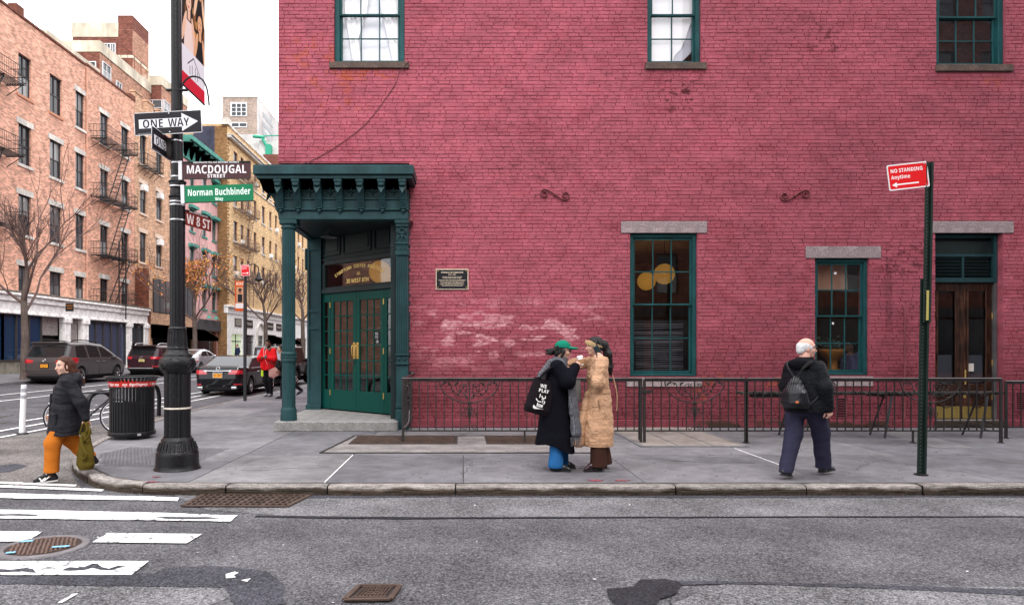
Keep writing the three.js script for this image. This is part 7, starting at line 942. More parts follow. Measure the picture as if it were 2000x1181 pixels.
// ---------- cars: local z points to the rear, x across, y up; s runs from the rear bumper forward ----------
const paintM = (c, o = {}) => mat(c, { rough: 0.3, metal: 0, specularIntensity: 0.25, clearcoat: 0.55, clearcoatRoughness: 0.04, ...o });
M.autoGlass = mat([0.012, 0.014, 0.016], { rough: 0.04, specularIntensity: 0.7 }); M.tailRed = mat([0.45, 0.012, 0.02], { rough: 0.12, clearcoat: 1 }); M.tailWhite = mat([0.75, 0.7, 0.72], { rough: 0.15, clearcoat: 1 }); M.trim = mat([0.015, 0.015, 0.016], { rough: 0.6 }); M.chrome = mat([0.75, 0.75, 0.77], { rough: 0.12, metal: 1 }); M.tyre = mat([0.014, 0.014, 0.015], { rough: 0.85 });
const plateTex = (a, b, bg) => paint(256, 128, (c, w, h) => { c.fillStyle = bg; c.fillRect(0, 0, w, h); c.fillStyle = '#1b2348'; c.fillRect(0, 0, w, 20); c.font = 'bold 62px sans-serif'; c.textAlign = 'center'; c.fillText(a, w / 2, 90, w * 0.88); c.font = 'bold 18px sans-serif'; c.fillText(b, w / 2, 120); });
function car(name, label, X, d, q) {
  const o = thing(name, label, q.cat ?? 'car', [X, GR(X), -d], q.turn ?? 0), W = q.W / 2, Lc = q.side[q.side.length - 1];
  const len = Math.max(...q.side.map((p) => p[0])), wAt = (s, y) => W * (1 - 0.16 * Math.pow(clamp((0.75 - s) / 0.75), 2.2) * (q.box ? 0.25 : 1) - 0.2 * Math.pow(clamp((s - len + 1.0) / 1.0), 2)) - (y > q.belt ? (y - q.belt) * (q.tumble ?? 0.36) : (q.belt - y) * 0.05 + (y < 0.4 ? (0.4 - y) * 0.2 : 0));
  const f = (x, y, z) => { const s = -z, d2 = sdPoly(q.side, s, y) - 0.03, ds = (Math.abs(x) - wAt(s, y)) * 0.93; let v = smax(d2, ds, q.box ? 0.07 : 0.16); for (const w of q.wheels) { const c = Math.hypot(s - w, y - q.wr) - q.wr - 0.06; v = Math.max(v, -Math.max(c, W - 0.30 - Math.abs(x))); } const cr = Math.abs(y - (q.belt - 0.12)); if (cr < 0.05 && Math.abs(x) > W * 0.8) v -= 0.006 * (1 - cr / 0.05); return v; };
  const m = surf(f, [-W - 0.06, 0.05, -len - 0.1], [W + 0.06, q.H + 0.1, 0.1], q.h ?? 0.03), B2 = {}, { pos, nrm, idx } = m;
  for (let i = 0; i < idx.length; i += 3) {
    const c = [0, 1, 2].map((k) => (pos[idx[i] * 3 + k] + pos[idx[i + 1] * 3 + k] + pos[idx[i + 2] * 3 + k]) / 3), n = [0, 1, 2].map((k) => nrm[idx[i] * 3 + k] + nrm[idx[i + 1] * 3 + k] + nrm[idx[i + 2] * 3 + k]).map((v) => v / 3);
    const s = -c[2]; let key = 'body';
    if (Math.abs(n[0]) > 0.55) q.glass.forEach((p, k) => { if (inPoly(p, s, c[1])) key = 'side_window' + k + (c[0] > 0); });
    if (key === 'body' && n[2] > 0.2 && inPoly(q.rear, Math.abs(c[0]), c[1]) && s < q.rearMax) key = 'rear_window';
    if (key === 'body' && n[2] < -0.2 && c[1] > q.belt + 0.06 && c[1] < q.H - 0.1 && Math.abs(c[0]) < W - 0.22) key = 'windscreen';
    const t = key === 'body' && q.lamp(Math.abs(c[0]), c[1], s, n); if (t) key = t + (c[0] > 0);
    if (key === 'body' && q.trim(Math.abs(c[0]), c[1], s, n)) key = 'bumper_trim';
    (B2[key] ??= []).push(idx[i], idx[i + 1], idx[i + 2]);
  }
  for (const k in B2) { const nm = k.replace(/\d?(true|false)$/, ''); const part = put(nm, geoOf(m, B2[k]), nm === 'body' ? q.paint : nm.endsWith('window') || nm === 'windscreen' ? (nm === 'rear_window' && q.rearM) || M.autoGlass : nm === 'tail_light' ? M.tailRed : nm === 'reverse_light' ? M.tailWhite : nm === 'chrome_strip' ? M.chrome : M.trim, o); const g = part.geometry.toNonIndexed(); part.geometry = g; }
  const wg = new B(); wg.add(new THREE.TorusGeometry(q.wr - 0.075, 0.075, 10, 32), M4(0, 0, 0, 0, PI / 2).multiply(new THREE.Matrix4().makeScale(1, 1, 1.45))); wg.cyl(q.wr - 0.09, q.wr - 0.09, 0.1, 0, 0, 0, 24, 0, 0, PI / 2); const tg = wg.geo(), rg = new B(); rg.tor(q.wr - 0.115, 0.018, 0.075, 0, 0, 0, PI / 2, 0, 6, 28); for (let i = 0; i < 10; i++) { const a = i / 10 * 2 * PI; rg.bar([0.08, Math.cos(a) * 0.03, Math.sin(a) * 0.03], [0.07, Math.cos(a) * (q.wr - 0.12), Math.sin(a) * (q.wr - 0.12)], 0.03, 0.03); } rg.cyl(0.045, 0.045, 0.03, 0.085, 0, 0, 12, 0, 0, PI / 2); const rm = rg.geo();
  for (const s of q.wheels) for (const k of [-1, 1]) { const w = sub('wheel', o, [k * (W - 0.12), q.wr, -s]); if (k < 0) w.rotation.y = PI; put('tyre', tg, M.tyre, w); put('rim', rm, M.chrome, w); }
  const ub = new B(); ub.box(q.W - 0.5, 0.22, len - 0.5, 0, 0.27, -len / 2); ub.mesh('underbody', M.trim, o);
  for (const k of [-1, 1]) { const r = new B(); r.sph(0.12, k * (W + 0.06), q.belt + 0.05, -q.mirror, 12, 8, 0.9, 0.7, 0.6); r.mesh('mirror', q.paint, o); for (const s of q.handles) { const h = new B(1); h.cb(0.03, 0.03, 0.2, k * (wAt(s, q.belt - 0.13) + 0.02), q.belt - 0.13, -s, 0.01); h.mesh('door_handle', q.handleM ?? q.paint, o); } for (const s of q.seams) { const h = new B(1); h.box(0.012, q.belt - 0.42, 0.012, k * (wAt(s, 0.65) - 0.003), 0.4 + (q.belt - 0.42) / 2, -s); h.mesh('door_seam', M.trim, o); } }
  if (q.plate) { const [px2, py2, pz] = q.plate.at; const p = put('licence_plate', new THREE.PlaneGeometry(0.31, 0.16), face(plateTex(...q.plate.txt)), o); p.position.set(px2, py2, pz); const fr = new B(1); fr.cb(0.36, 0.2, 0.02, px2, py2, pz - 0.012, 0.004); fr.mesh('plate_frame', q.plate.frame ?? M.trim, o); }
  q.extra?.(o); return o;
}
const strip = (o, n, m, fn) => { const b = new B(1); fn(b); return b.mesh(n, m, o); };
// black saloon by the near kerb
car('saloon_car', 'glossy black saloon car with yellow licence plate parked at the near kerb', -8.75, 24.2, { W: 1.82, H: 1.45, belt: 0.97, wr: 0.325, h: 0.024, wheels: [1.02, 3.84], mirror: 3.25, handles: [1.75, 2.75], seams: [1.55, 2.45, 3.5], paint: paintM([0.006, 0.006, 0.008]), handleM: M.chrome,
  side: [[0.08, 0.24], [0.03, 0.42], [0.0, 0.62], [0.04, 0.84], [0.12, 1.02], [0.28, 1.04], [0.78, 1.04], [1.62, 1.37], [2.1, 1.42], [2.6, 1.40], [3.0, 1.31], [3.75, 0.97], [4.5, 0.85], [4.82, 0.72], [4.88, 0.5], [4.85, 0.24]],
  glass: [[[0.98, 1.0], [1.62, 1.32], [2.02, 1.34], [2.02, 1.0]], [[2.1, 1.0], [2.1, 1.34], [2.62, 1.33], [2.98, 1.24], [3.35, 1.0]]], rear: [[0, 1.06], [0.74, 1.06], [0.58, 1.36], [0, 1.37]], rearMax: 1.7, rearM: M.autoGlass,
  lamp: (x, y, s, n) => s < 0.42 && y > 0.78 && y < 0.93 && x > 0.34 - (y - 0.78) * 0.8 && (x < 0.48 && y > 0.85 && x > 0.4 ? 'reverse_light' : x > 0.38 ? 'tail_light' : false) || (s < 0.2 && y > 0.4 && y < 0.45 && x > 0.58 && 'tail_light'), trim: (x, y, s, n) => y < 0.32,
  plate: { at: [0.02, 0.75, 0.055], txt: ['JHL 4903', 'EMPIRE STATE', '#f0a21c'], frame: M.chrome }, extra: (o) => { strip(o, 'chrome_strip', M.chrome, (b) => b.cb(1.0, 0.03, 0.03, 0, 0.90, 0.0, 0.01)); strip(o, 'badge', M.chrome, (b) => { b.add(new THREE.TorusGeometry(0.055, 0.008, 6, 20), M4(0, 0.99, -0.06, -0.3).multiply(new THREE.Matrix4().makeScale(1.25, 0.9, 1))); b.bar([-0.01, 1.02, -0.05], [-0.03, 0.97, -0.035], 0.012, 0.012); b.bar([-0.03, 0.97, -0.035], [0.04, 0.97, -0.035], 0.012, 0.012); }); for (const k of [-1, 1]) strip(o, 'exhaust', M.chrome, (b) => { b.cb(0.2, 0.085, 0.1, k * 0.6, 0.30, 0.02, 0.02); b.box(0.16, 0.05, 0.12, k * 0.6, 0.30, 0.024); }); strip(o, 'aerial', M.trim, (b) => b.ext([[0, 0], [0.14, 0], [0.03, 0.08]], 0.03, M4(0.0, 1.41, -1.9, 0, PI / 2))); strip(o, 'window_trim', M.chrome, (b) => { for (const k of [-1, 1]) b.tube([[k * 0.915, 0.985, -0.95], [k * 0.9, 0.99, -2], [k * 0.9, 0.99, -3.4]], 0.008, 10, 4); }); } });
// grey minivan across the street
const vanPaint = paintM([0.062, 0.055, 0.056]);
car('minivan', 'dark grey minivan with roof rails and yellow plate parked at the far kerb', -17.25, 28.0, { cat: 'van', W: 1.98, H: 1.78, belt: 1.06, wr: 0.35, tumble: 0.26, wheels: [1.02, 4.05], mirror: 3.55, handles: [2.2, 2.75], seams: [1.5, 2.45, 3.6], paint: vanPaint,
  side: [[0.06, 0.28], [0.0, 0.5], [0.02, 0.95], [0.1, 1.1], [0.42, 1.62], [0.36, 1.70], [0.7, 1.74], [1.8, 1.76], [2.9, 1.68], [3.5, 1.42], [4.1, 1.1], [4.75, 0.92], [5.02, 0.7], [5.08, 0.45], [5.0, 0.26]],
  glass: [[[0.62, 1.1], [0.72, 1.6], [1.42, 1.63], [1.5, 1.1]], [[1.6, 1.1], [1.54, 1.63], [2.42, 1.6], [2.5, 1.1]], [[2.6, 1.1], [2.54, 1.58], [2.95, 1.52], [3.75, 1.1]]], rear: [[0, 1.12], [0.8, 1.14], [0.74, 1.58], [0, 1.62]], rearMax: 0.55,
  lamp: (x, y, s, n) => s < 0.75 && y > 0.93 - x * 0.06 && y < 0.99 + (x - 0.45) * 0.22 && x > 0.47 && 'tail_light' || (s < 0.3 && y > 0.42 && y < 0.46 && x > 0.68 && 'tail_light'), trim: (x, y, s) => y < 0.36,
  plate: { at: [0.02, 0.79, 0.05], txt: ['HPD 7731', 'EMPIRE STATE', '#f0a21c'] }, extra: (o) => { for (const k of [-1, 1]) strip(o, 'roof_rail', M.trim, (b) => b.tube([[k * 0.68, 1.75, -0.7], [k * 0.68, 1.83, -0.85], [k * 0.66, 1.85, -1.8], [k * 0.64, 1.79, -2.7], [k * 0.64, 1.71, -2.85]], 0.025, 24, 6)); strip(o, 'badge', M.chrome, (b) => { b.add(new THREE.TorusGeometry(0.06, 0.009, 6, 20), M4(0, 1.0, 0.025).multiply(new THREE.Matrix4().makeScale(1.2, 0.8, 1))); b.add(new THREE.TorusGeometry(0.03, 0.008, 6, 16), M4(0, 1.0, 0.027).multiply(new THREE.Matrix4().makeScale(0.7, 1.2, 1))); }); strip(o, 'spoiler', vanPaint, (b) => b.cb(1.46, 0.05, 0.2, 0, 1.735, -0.36, 0.02)); strip(o, 'bumper_line', M.trim, (b) => b.cb(1.7, 0.02, 0.02, 0, 0.56, 0.025, 0.004)); } });
// maroon SUV ahead of it
const suvPaint = paintM([0.035, 0.012, 0.018]);
car('suv', 'dark maroon sport utility car parked ahead of the grey minivan', -17.25, 36.4, { W: 1.84, H: 1.7, belt: 1.05, wr: 0.36, tumble: 0.3, wheels: [0.9, 3.55], mirror: 3.05, handles: [1.9, 2.6], seams: [1.3, 2.25, 3.3], paint: suvPaint,
  side: [[0.06, 0.32], [0.0, 0.52], [0.03, 0.98], [0.12, 1.1], [0.42, 1.52], [0.3, 1.6], [0.7, 1.66], [1.9, 1.68], [2.5, 1.6], [3.25, 1.12], [4.2, 0.98], [4.5, 0.75], [4.55, 0.5], [4.5, 0.32]],
  glass: [[[0.62, 1.12], [0.75, 1.48], [1.25, 1.54], [1.25, 1.1]], [[1.32, 1.1], [1.32, 1.55], [2.15, 1.55], [2.2, 1.1]], [[2.3, 1.1], [2.25, 1.54], [2.5, 1.5], [3.1, 1.1]]], rear: [[0, 1.12], [0.72, 1.14], [0.66, 1.48], [0, 1.52]], rearMax: 0.5,
  lamp: (x, y, s) => s < 0.6 && y > 0.93 && y < 1.06 && x > 0.5 && 'tail_light' || (s < 0.25 && y > 0.52 && y < 0.58 && x > 0.6 && 'tail_light'), trim: (x, y, s) => y < 0.5, plate: { at: [0.05, 0.88, 0.05], txt: ['F28 JKX', 'GARDEN STATE', '#e6d38a'] },
  extra: (o) => { for (const k of [-1, 1]) strip(o, 'roof_rail', M.steel, (b) => b.tube([[k * 0.62, 1.67, -0.6], [k * 0.62, 1.75, -0.75], [k * 0.6, 1.77, -1.7], [k * 0.58, 1.68, -2.3]], 0.025, 20, 6)); strip(o, 'spoiler', M.trim, (b) => b.cb(1.3, 0.05, 0.22, 0, 1.64, -0.3, 0.02)); strip(o, 'badge', M.chrome, (b) => b.add(new THREE.TorusGeometry(0.055, 0.009, 6, 20), M4(0, 1.04, 0.0).multiply(new THREE.Matrix4().makeScale(1.2, 0.8, 1)))); strip(o, 'bumper_strip', M.steel, (b) => b.cb(1.3, 0.05, 0.03, 0, 0.45, 0.03, 0.01)); } });
const hatchPaint = paintM([0.42, 0.42, 0.45], { metal: 0.5 });
car('hatchback', 'silver hatchback with pale tail lights parked behind the lamp post', -17.2, 41.6, { W: 1.74, H: 1.48, belt: 0.98, wr: 0.32, tumble: 0.34, wheels: [0.85, 3.55], mirror: 2.9, handles: [1.6, 2.4], seams: [1.25, 2.1, 3.1], paint: hatchPaint,
  side: [[0.06, 0.28], [0.0, 0.5], [0.02, 0.95], [0.1, 1.1], [0.25, 1.12], [1.3, 1.42], [2.0, 1.46], [2.6, 1.36], [3.6, 0.96], [4.3, 0.78], [4.45, 0.5], [4.4, 0.26]],
  glass: [[[0.75, 1.02], [1.25, 1.33], [1.9, 1.37], [1.95, 1.02]], [[2.05, 1.02], [2.0, 1.37], [2.5, 1.28], [3.1, 1.02]]], rear: [[0, 0.98], [0.66, 1.0], [0.56, 1.38], [0, 1.4]], rearMax: 1.4, lamp: (x, y, s) => s < 0.5 && y > 0.76 && y < 1.08 && x > 0.66 && 'reverse_light' || (s < 0.5 && y > 0.7 && y <= 0.76 && x > 0.62 && 'tail_light'), trim: (x, y) => y < 0.36, plate: { at: [0, 0.72, 0.05], txt: ['GKR 218', 'EMPIRE STATE', '#f0a21c'] } });
const jeepPaint = paintM([0.008, 0.008, 0.009]);
car('off_roader', 'boxy black off-road car parked ahead of the black saloon behind the portico column', -8.62, 30.6, { W: 1.8, H: 1.82, belt: 1.12, wr: 0.4, tumble: 0.12, box: true, wheels: [0.85, 3.45], mirror: 2.7, handles: [1.5, 2.3], seams: [1.2, 1.95, 2.75], paint: jeepPaint,
  side: [[0.03, 0.5], [0.0, 0.8], [0.0, 1.15], [0.1, 1.74], [0.2, 1.78], [2.3, 1.77], [2.62, 1.18], [3.9, 1.1], [4.05, 0.95], [4.05, 0.5]], glass: [[[0.3, 1.2], [0.32, 1.65], [1.05, 1.65], [1.05, 1.2]], [[1.2, 1.2], [1.2, 1.65], [1.85, 1.65], [1.85, 1.2]], [[1.98, 1.2], [1.98, 1.65], [2.25, 1.65], [2.5, 1.2]]], rear: [[0, 1.2], [0.7, 1.2], [0.66, 1.64], [0, 1.64]], rearMax: 0.3, rearM: mat([0.26, 0.28, 0.33], { rough: 0.06 }), lamp: (x, y, s) => s < 0.12 && y > 0.86 && y < 1.06 && x > 0.72 && 'tail_light', trim: (x, y) => y < 0.62,
  extra: (o) => { for (const s of [0.85, 3.45]) for (const k of [-1, 1]) strip(o, 'mudguard', M.trim, (b) => b.add(new THREE.TorusGeometry(0.52, 0.09, 8, 20, PI), M4(k * 0.9, 0.42, -s, 0, PI / 2))); strip(o, 'spare_wheel', M.tyre, (b) => { b.tor(0.29, 0.1, 0, 0.98, 0.14); b.cyl(0.25, 0.25, 0.1, 0, 0.98, 0.12, 20, PI / 2); }); strip(o, 'bumper', M.trim, (b) => b.cb(1.6, 0.16, 0.16, 0, 0.55, 0.08, 0.02)); } });
// ---------- people ----------
const P3 = (a) => [a[0], a[1], a[2]];
const cap = (a, b, ra, rb = ra, k) => { const bx = b[0] - a[0], by = b[1] - a[1], bz = b[2] - a[2], L2 = bx * bx + by * by + bz * bz || 1e-9; const f = (x, y, z) => { const px = x - a[0], py = y - a[1], pz = z - a[2], t = clamp((px * bx + py * by + pz * bz) / L2), dx = px - bx * t, dy = py - by * t, dz = pz - bz * t; return Math.sqrt(dx * dx + dy * dy + dz * dz) - (ra + (rb - ra) * t); }; f.k = k; return f; };
const ell = (c, r, ry = 0, rx = 0, k) => { const cy = Math.cos(ry), sy = Math.sin(ry), cx = Math.cos(rx), sx = Math.sin(rx), m = Math.min(...r); const f = (x, y, z) => { let px = x - c[0], py = y - c[1], pz = z - c[2]; [px, pz] = [px * cy - pz * sy, px * sy + pz * cy]; [py, pz] = [py * cx + pz * sx, -py * sx + pz * cx]; const k0 = Math.hypot(px / r[0], py / r[1], pz / r[2]), k1 = Math.hypot(px / r[0] / r[0], py / r[1] / r[1], pz / r[2] / r[2]); return k1 < 1e-6 ? -m : k0 * (k0 - 1) / k1; }; f.k = k; return f; };
// stack of ellipses [y, cx, cz, rx, rz] : skirts, coats, trunks
const stack = (S, open = 0) => { S = S.slice().sort((a, b) => a[0] - b[0]); const f = (x, y, z) => { const yy = clamp(y, S[0][0], S[S.length - 1][0]); let i = 0; while (i + 2 < S.length && yy > S[i + 1][0]) i++; const t = sst(0, 1, (yy - S[i][0]) / (S[i + 1][0] - S[i][0])) * 0.5 + 0.5 * (yy - S[i][0]) / (S[i + 1][0] - S[i][0]), q = S[i].map((v, k) => lerp(v, S[i + 1][k], t)), px = x - q[1], pz = z - q[2], k0 = Math.hypot(px / q[3], pz / q[4]), k1 = Math.hypot(px / q[3] / q[3], pz / q[4] / q[4]); const d = k1 < 1e-6 ? -Math.min(q[3], q[4]) : k0 * (k0 - 1) / k1, dy = Math.abs(y - yy); return dy > 0 ? Math.hypot(Math.max(d, 0), dy) : d * 0.92; }; return f; };
const uni = (L, k = 0.04) => (x, y, z) => { let d = L[0](x, y, z); for (let i = 1; i < L.length; i++) d = smin(d, L[i](x, y, z), L[i].k ?? k); return d; };
const noise3 = (x, y, z, s = 0) => (vn(x, y, 0, s) + vn(y + 7.3, z, 0, s + 1) + vn(z + 3.1, x, 0, s + 2)) / 3 - 0.5;
const wrinkle = (f, amp, fx, fy, s = 0) => (x, y, z) => { const d = f(x, y, z); return Math.abs(d) > 0.06 ? d : d + amp * noise3(x * fx + 9, y * fy, z * fx + 4, s) + amp * 0.5 * noise3(x * fx * 2.3, y * fy * 2.3 + x * 9, z * fx * 2.3, s + 5); };
const quilt = (f, amp, step, slant = 0) => (x, y, z) => { const d = f(x, y, z); return Math.abs(d) > 0.06 ? d : d - amp * Math.sqrt(Math.abs(Math.sin((y + slant * x) * PI / step))) + amp * 0.6; };
const cut = (f, ...tests) => (x, y, z) => { let d = f(x, y, z); for (const t of tests) d = Math.max(d, t(x, y, z)); return d; };
const bounds = (f, c, half) => [c.map((v, i) => v - half[i]), c.map((v, i) => v + half[i])];
function solid(name, parent, f, lo, hi, h, m) { return put(name, geoOf(surf(f, lo, hi, h)), m, parent); }
const cloth = (c, o = {}) => mat(c, { rough: 0.85, specularIntensity: 0.12, bumpMap: rep(T.fine, 12), bumpScale: 0.002, ...o });
M.shoe = mat([0.012, 0.012, 0.013], { rough: 0.35 });
const skinMat = mat([1, 1, 1], { rough: 0.55, vertexColors: true });
// hand in wrist space: f = finger direction, n = the way the palm faces, thumb on the t side
function handPrims(w, f, n, ts, curl = 0.35, sc = 1) {
  const F0 = V(...f).normalize(), N = V(...n).addScaledVector(F0, -V(...n).dot(F0)).normalize(), Tt = F0.clone().cross(N).multiplyScalar(ts), W0 = V(...w), at = (a, b, c) => W0.clone().addScaledVector(F0, a * sc).addScaledVector(N, b * sc).addScaledVector(Tt, c * sc), L = [];
  const q = (a, b, r0, r1, k) => L.push(cap(a.toArray(), b.toArray(), r0 * sc, r1 * sc, k));
  for (const c of [-0.026, -0.009, 0.009, 0.024]) q(at(0.005, 0, c * 0.7), at(0.075, 0, c), 0.017, 0.013, 0.02); q(at(-0.04, 0, 0), at(0.01, 0, 0), 0.026, 0.024, 0.03);
  [[-0.029, 0.058], [-0.010, 0.074], [0.010, 0.080], [0.029, 0.070]].forEach(([c, len], i) => { let p = at(0.078, 0, c), a = curl * (1.15 - 0.1 * i); for (const [fr, r] of [[0.45, 0.0095], [0.3, 0.0085], [0.25, 0.0075]]) { const e = p.clone().addScaledVector(F0, Math.cos(a) * len * fr * sc).addScaledVector(N, Math.sin(a) * len * fr * sc).addScaledVector(Tt, c * 0.12 * fr * sc); q(p, e, r, r * 0.93, 0.006); p = e; a += curl * 1.1 + 0.06; } });
  let p = at(0.012, 0.006, 0.022); for (const [a, b, c, r] of [[0.03, 0.012, 0.03, 0.0135], [0.03, 0.012, 0.012, 0.0105], [0.024, 0.012, 0.002, 0.009]]) { const e = p.clone().addScaledVector(F0, a * sc).addScaledVector(N, b * curl * 2 * sc).addScaledVector(Tt, c * sc); q(p, e, r, r * 0.92, 0.01); p = e; }
  return L;
}
// head in its own space, face towards +z
const headPrims = (o) => { const h = o.slim ?? 1, L = [ell([0, 0.035, -0.012], [0.073 * h, 0.088, 0.094]), ell([0, -0.03, 0.02], [0.059 * h, 0.078, 0.066]), ell([0, -0.088, 0.052], [0.026, 0.02, 0.022]), cap([0, 0.018, 0.082], [0, -0.026, 0.104], 0.009, 0.0125, 0.016), ell([0, 0.036, 0.072], [0.048, 0.011, 0.018], 0, 0, 0.02), ell([0.036, -0.022, 0.062], [0.022, 0.02, 0.02]), ell([-0.036, -0.022, 0.062], [0.022, 0.02, 0.02]), ell([0, -0.055, 0.082], [0.021, 0.0065, 0.01], 0, 0, 0.01), ell([0, -0.067, 0.079], [0.018, 0.007, 0.01], 0, 0, 0.01), ell([0.074 * h, -0.008, -0.006], [0.011, 0.032, 0.02], 0.3, 0, 0.01), ell([-0.074 * h, -0.008, -0.006], [0.011, 0.032, 0.02], -0.3, 0, 0.01), cap([0, -0.05, -0.02], [0, -0.2, -0.04], 0.052, 0.055, 0.03)], u = uni(L, 0.03); return (x, y, z) => { let d = u(x, y, z); const e = Math.hypot(Math.abs(x) - 0.031, y - 0.012, z - 0.09) - 0.0155; d = smax(d, -e, 0.014); return d; }; };
function person(label, pos, turn, q) {
  const o = thing('person', label, 'person', pos, turn), S = q.skin, k = q.k ?? 1, J = { neck: [0, 1.44, -0.01], head: [0, 1.59, 0.02], pel: [0, 0.95, 0], ch: [0, 1.25, 0], ...q.J }, res = q.res ?? 0.014;
  const side = (n, x) => ({ sh: [x * 0.17, 1.39, -0.01], el: [x * 0.22, 1.12, -0.03], wr: [x * 0.23, 0.88, 0.04], hip: [x * 0.09, 0.92, 0], kn: [x * 0.1, 0.5, 0.02], an: [x * 0.1, 0.09, -0.02], toe: [x * 0.11, 0.035, 0.15], ...q[n] }); const Lf = side('L', 1), Rt = side('R', -1); const limbs = [Lf, Rt];
  const body = [cap(J.pel, J.ch, 0.1, 0.1), ell([J.ch[0], J.ch[1] + 0.05, J.ch[2]], [0.145, 0.15, 0.085]), ell([J.pel[0], J.pel[1], J.pel[2]], [0.13, 0.1, 0.1]), cap([J.neck[0], J.neck[1] - 0.08, J.neck[2]], [J.head[0], J.head[1] - 0.08, J.head[2] - 0.03], 0.06, 0.052)];
  for (const l of limbs) body.push(cap(l.sh, l.el, 0.042, 0.036), cap(l.el, l.wr, 0.034, 0.026), cap(l.hip, l.kn, 0.085, 0.058), cap(l.kn, l.an, 0.055, 0.038), cap([l.an[0], l.an[1] - 0.035, l.an[2]], [lerp(l.an[0], l.toe[0], 0.8), lerp(l.an[1] - 0.035, l.toe[1], 0.8), lerp(l.an[2], l.toe[2], 0.8)], 0.024, 0.018));
  const P = [], N = [], Cc = [], I = [], addPart = (m, mx, col) => { const b = P.length / 3, v = V(), nm = mx ? new THREE.Matrix3().getNormalMatrix(mx) : null; for (let i = 0; i < m.pos.length; i += 3) { v.fromArray(m.pos, i); Cc.push(...(col ? col(v.x, v.y, v.z) : S)); if (mx) v.applyMatrix4(mx); P.push(v.x, v.y, v.z); v.fromArray(m.nrm, i); if (mx) v.applyMatrix3(nm).normalize(); N.push(v.x, v.y, v.z); } for (const i of m.idx) I.push(i + b); };
  const all = [...limbs.flatMap((l) => [l.sh, l.el, l.wr, l.toe, l.an]), J.head, J.ch]; const lo = [0, 1, 2].map((i) => Math.min(...all.map((p) => p[i])) - 0.2), hi = [0, 1, 2].map((i) => Math.max(...all.map((p) => p[i])) + 0.2); lo[1] = -0.04; o.userData.lohi = undefined;
  addPart(surf(uni(body, 0.05), lo, hi, res));
  const HM = M4(...J.head, q.face?.[1] ?? 0, q.face?.[0] ?? 0, q.face?.[2] ?? 0), hs = q.hs ?? 1; HM.multiply(new THREE.Matrix4().makeScale(hs, hs, hs));
  addPart(surf(headPrims(q), [-0.1, -0.16, -0.13], [0.1, 0.14, 0.13], q.hres ?? 0.0045), HM, (x, y, z) => { const lip = Math.hypot(x / 1.6, (y + 0.061) * 1.4, z - 0.09) < 0.0145, brow = Math.abs(Math.abs(x) - 0.031) < 0.018 && Math.abs(y - 0.039 + Math.abs(x) * 0.05) < 0.005 && z > 0.05, beard = q.beard && y < -0.028 - 0.3 * Math.max(0, 0.03 - z) && y > -0.13 && z > -0.03 && !lip; const blush = clamp(1 - Math.hypot(Math.abs(x) - 0.04, y + 0.025, z - 0.075) / 0.03) * 0.12; return beard || brow ? q.brow ?? [0.03, 0.018, 0.012] : lip ? q.lip ?? [0.42, 0.14, 0.12] : [S[0], S[1] * (1 - blush), S[2] * (1 - blush)]; });
  for (const [n, l] of [['L', Lf], ['R', Rt]]) if (l.hand) { const hp = handPrims(l.wr, l.hand[0], l.hand[1], l.hand[2] ?? 1, l.hand[3] ?? 0.35, q.hk ?? 0.92), c = [0, 1, 2].map((i) => l.wr[i] + V(...l.hand[0]).normalize().getComponent(i) * 0.08); addPart(surf(uni(hp, 0.012), ...bounds(0, c, [0.15, 0.15, 0.15]), 0.004)); }
  const g = geoOf({ pos: P, nrm: N, idx: I }); g.setAttribute('color', new THREE.Float32BufferAttribute(Cc, 3)); put('body', g, skinMat, o);
  const ey = new B(); for (const x of [-0.031, 0.031]) { ey.sph(0.0108, x, 0.013, 0.0765, 10, 8); } const em = ey.mesh('eyes', mat([0.36, 0.33, 0.31], { rough: 0.3 }), o); em.applyMatrix4(HM); const ir = new B(); for (const x of [-0.031, 0.031]) ir.sph(0.0068, x + (q.gaze ?? 0), 0.012, 0.083, 8, 6); ir.mesh('irises', mat([0.03, 0.018, 0.012], { rough: 0.15 }), o).applyMatrix4(HM);
  const inHead = (name, f, l2, h2, h, m) => { const s = solid(name, o, f, l2, h2, h, m); s.applyMatrix4(HM); return s; };
  return { o, Lf, Rt, J, inHead, HM, S: (name, f, l2, h2, h, m) => solid(name, o, f, l2, h2, h, m), body };
}
const sleeve = (l, r0, r1, r2, end = 0.02) => [cap(l.sh, l.el, r0, r1), cap(l.el, l.wr.map((v, i) => lerp(v, l.el[i], end)), r1, r2)];
const legs = (l, a, b, c, from = 0.5) => [cap(l.hip, l.kn, a, b), cap(l.kn, l.an, b, c)];
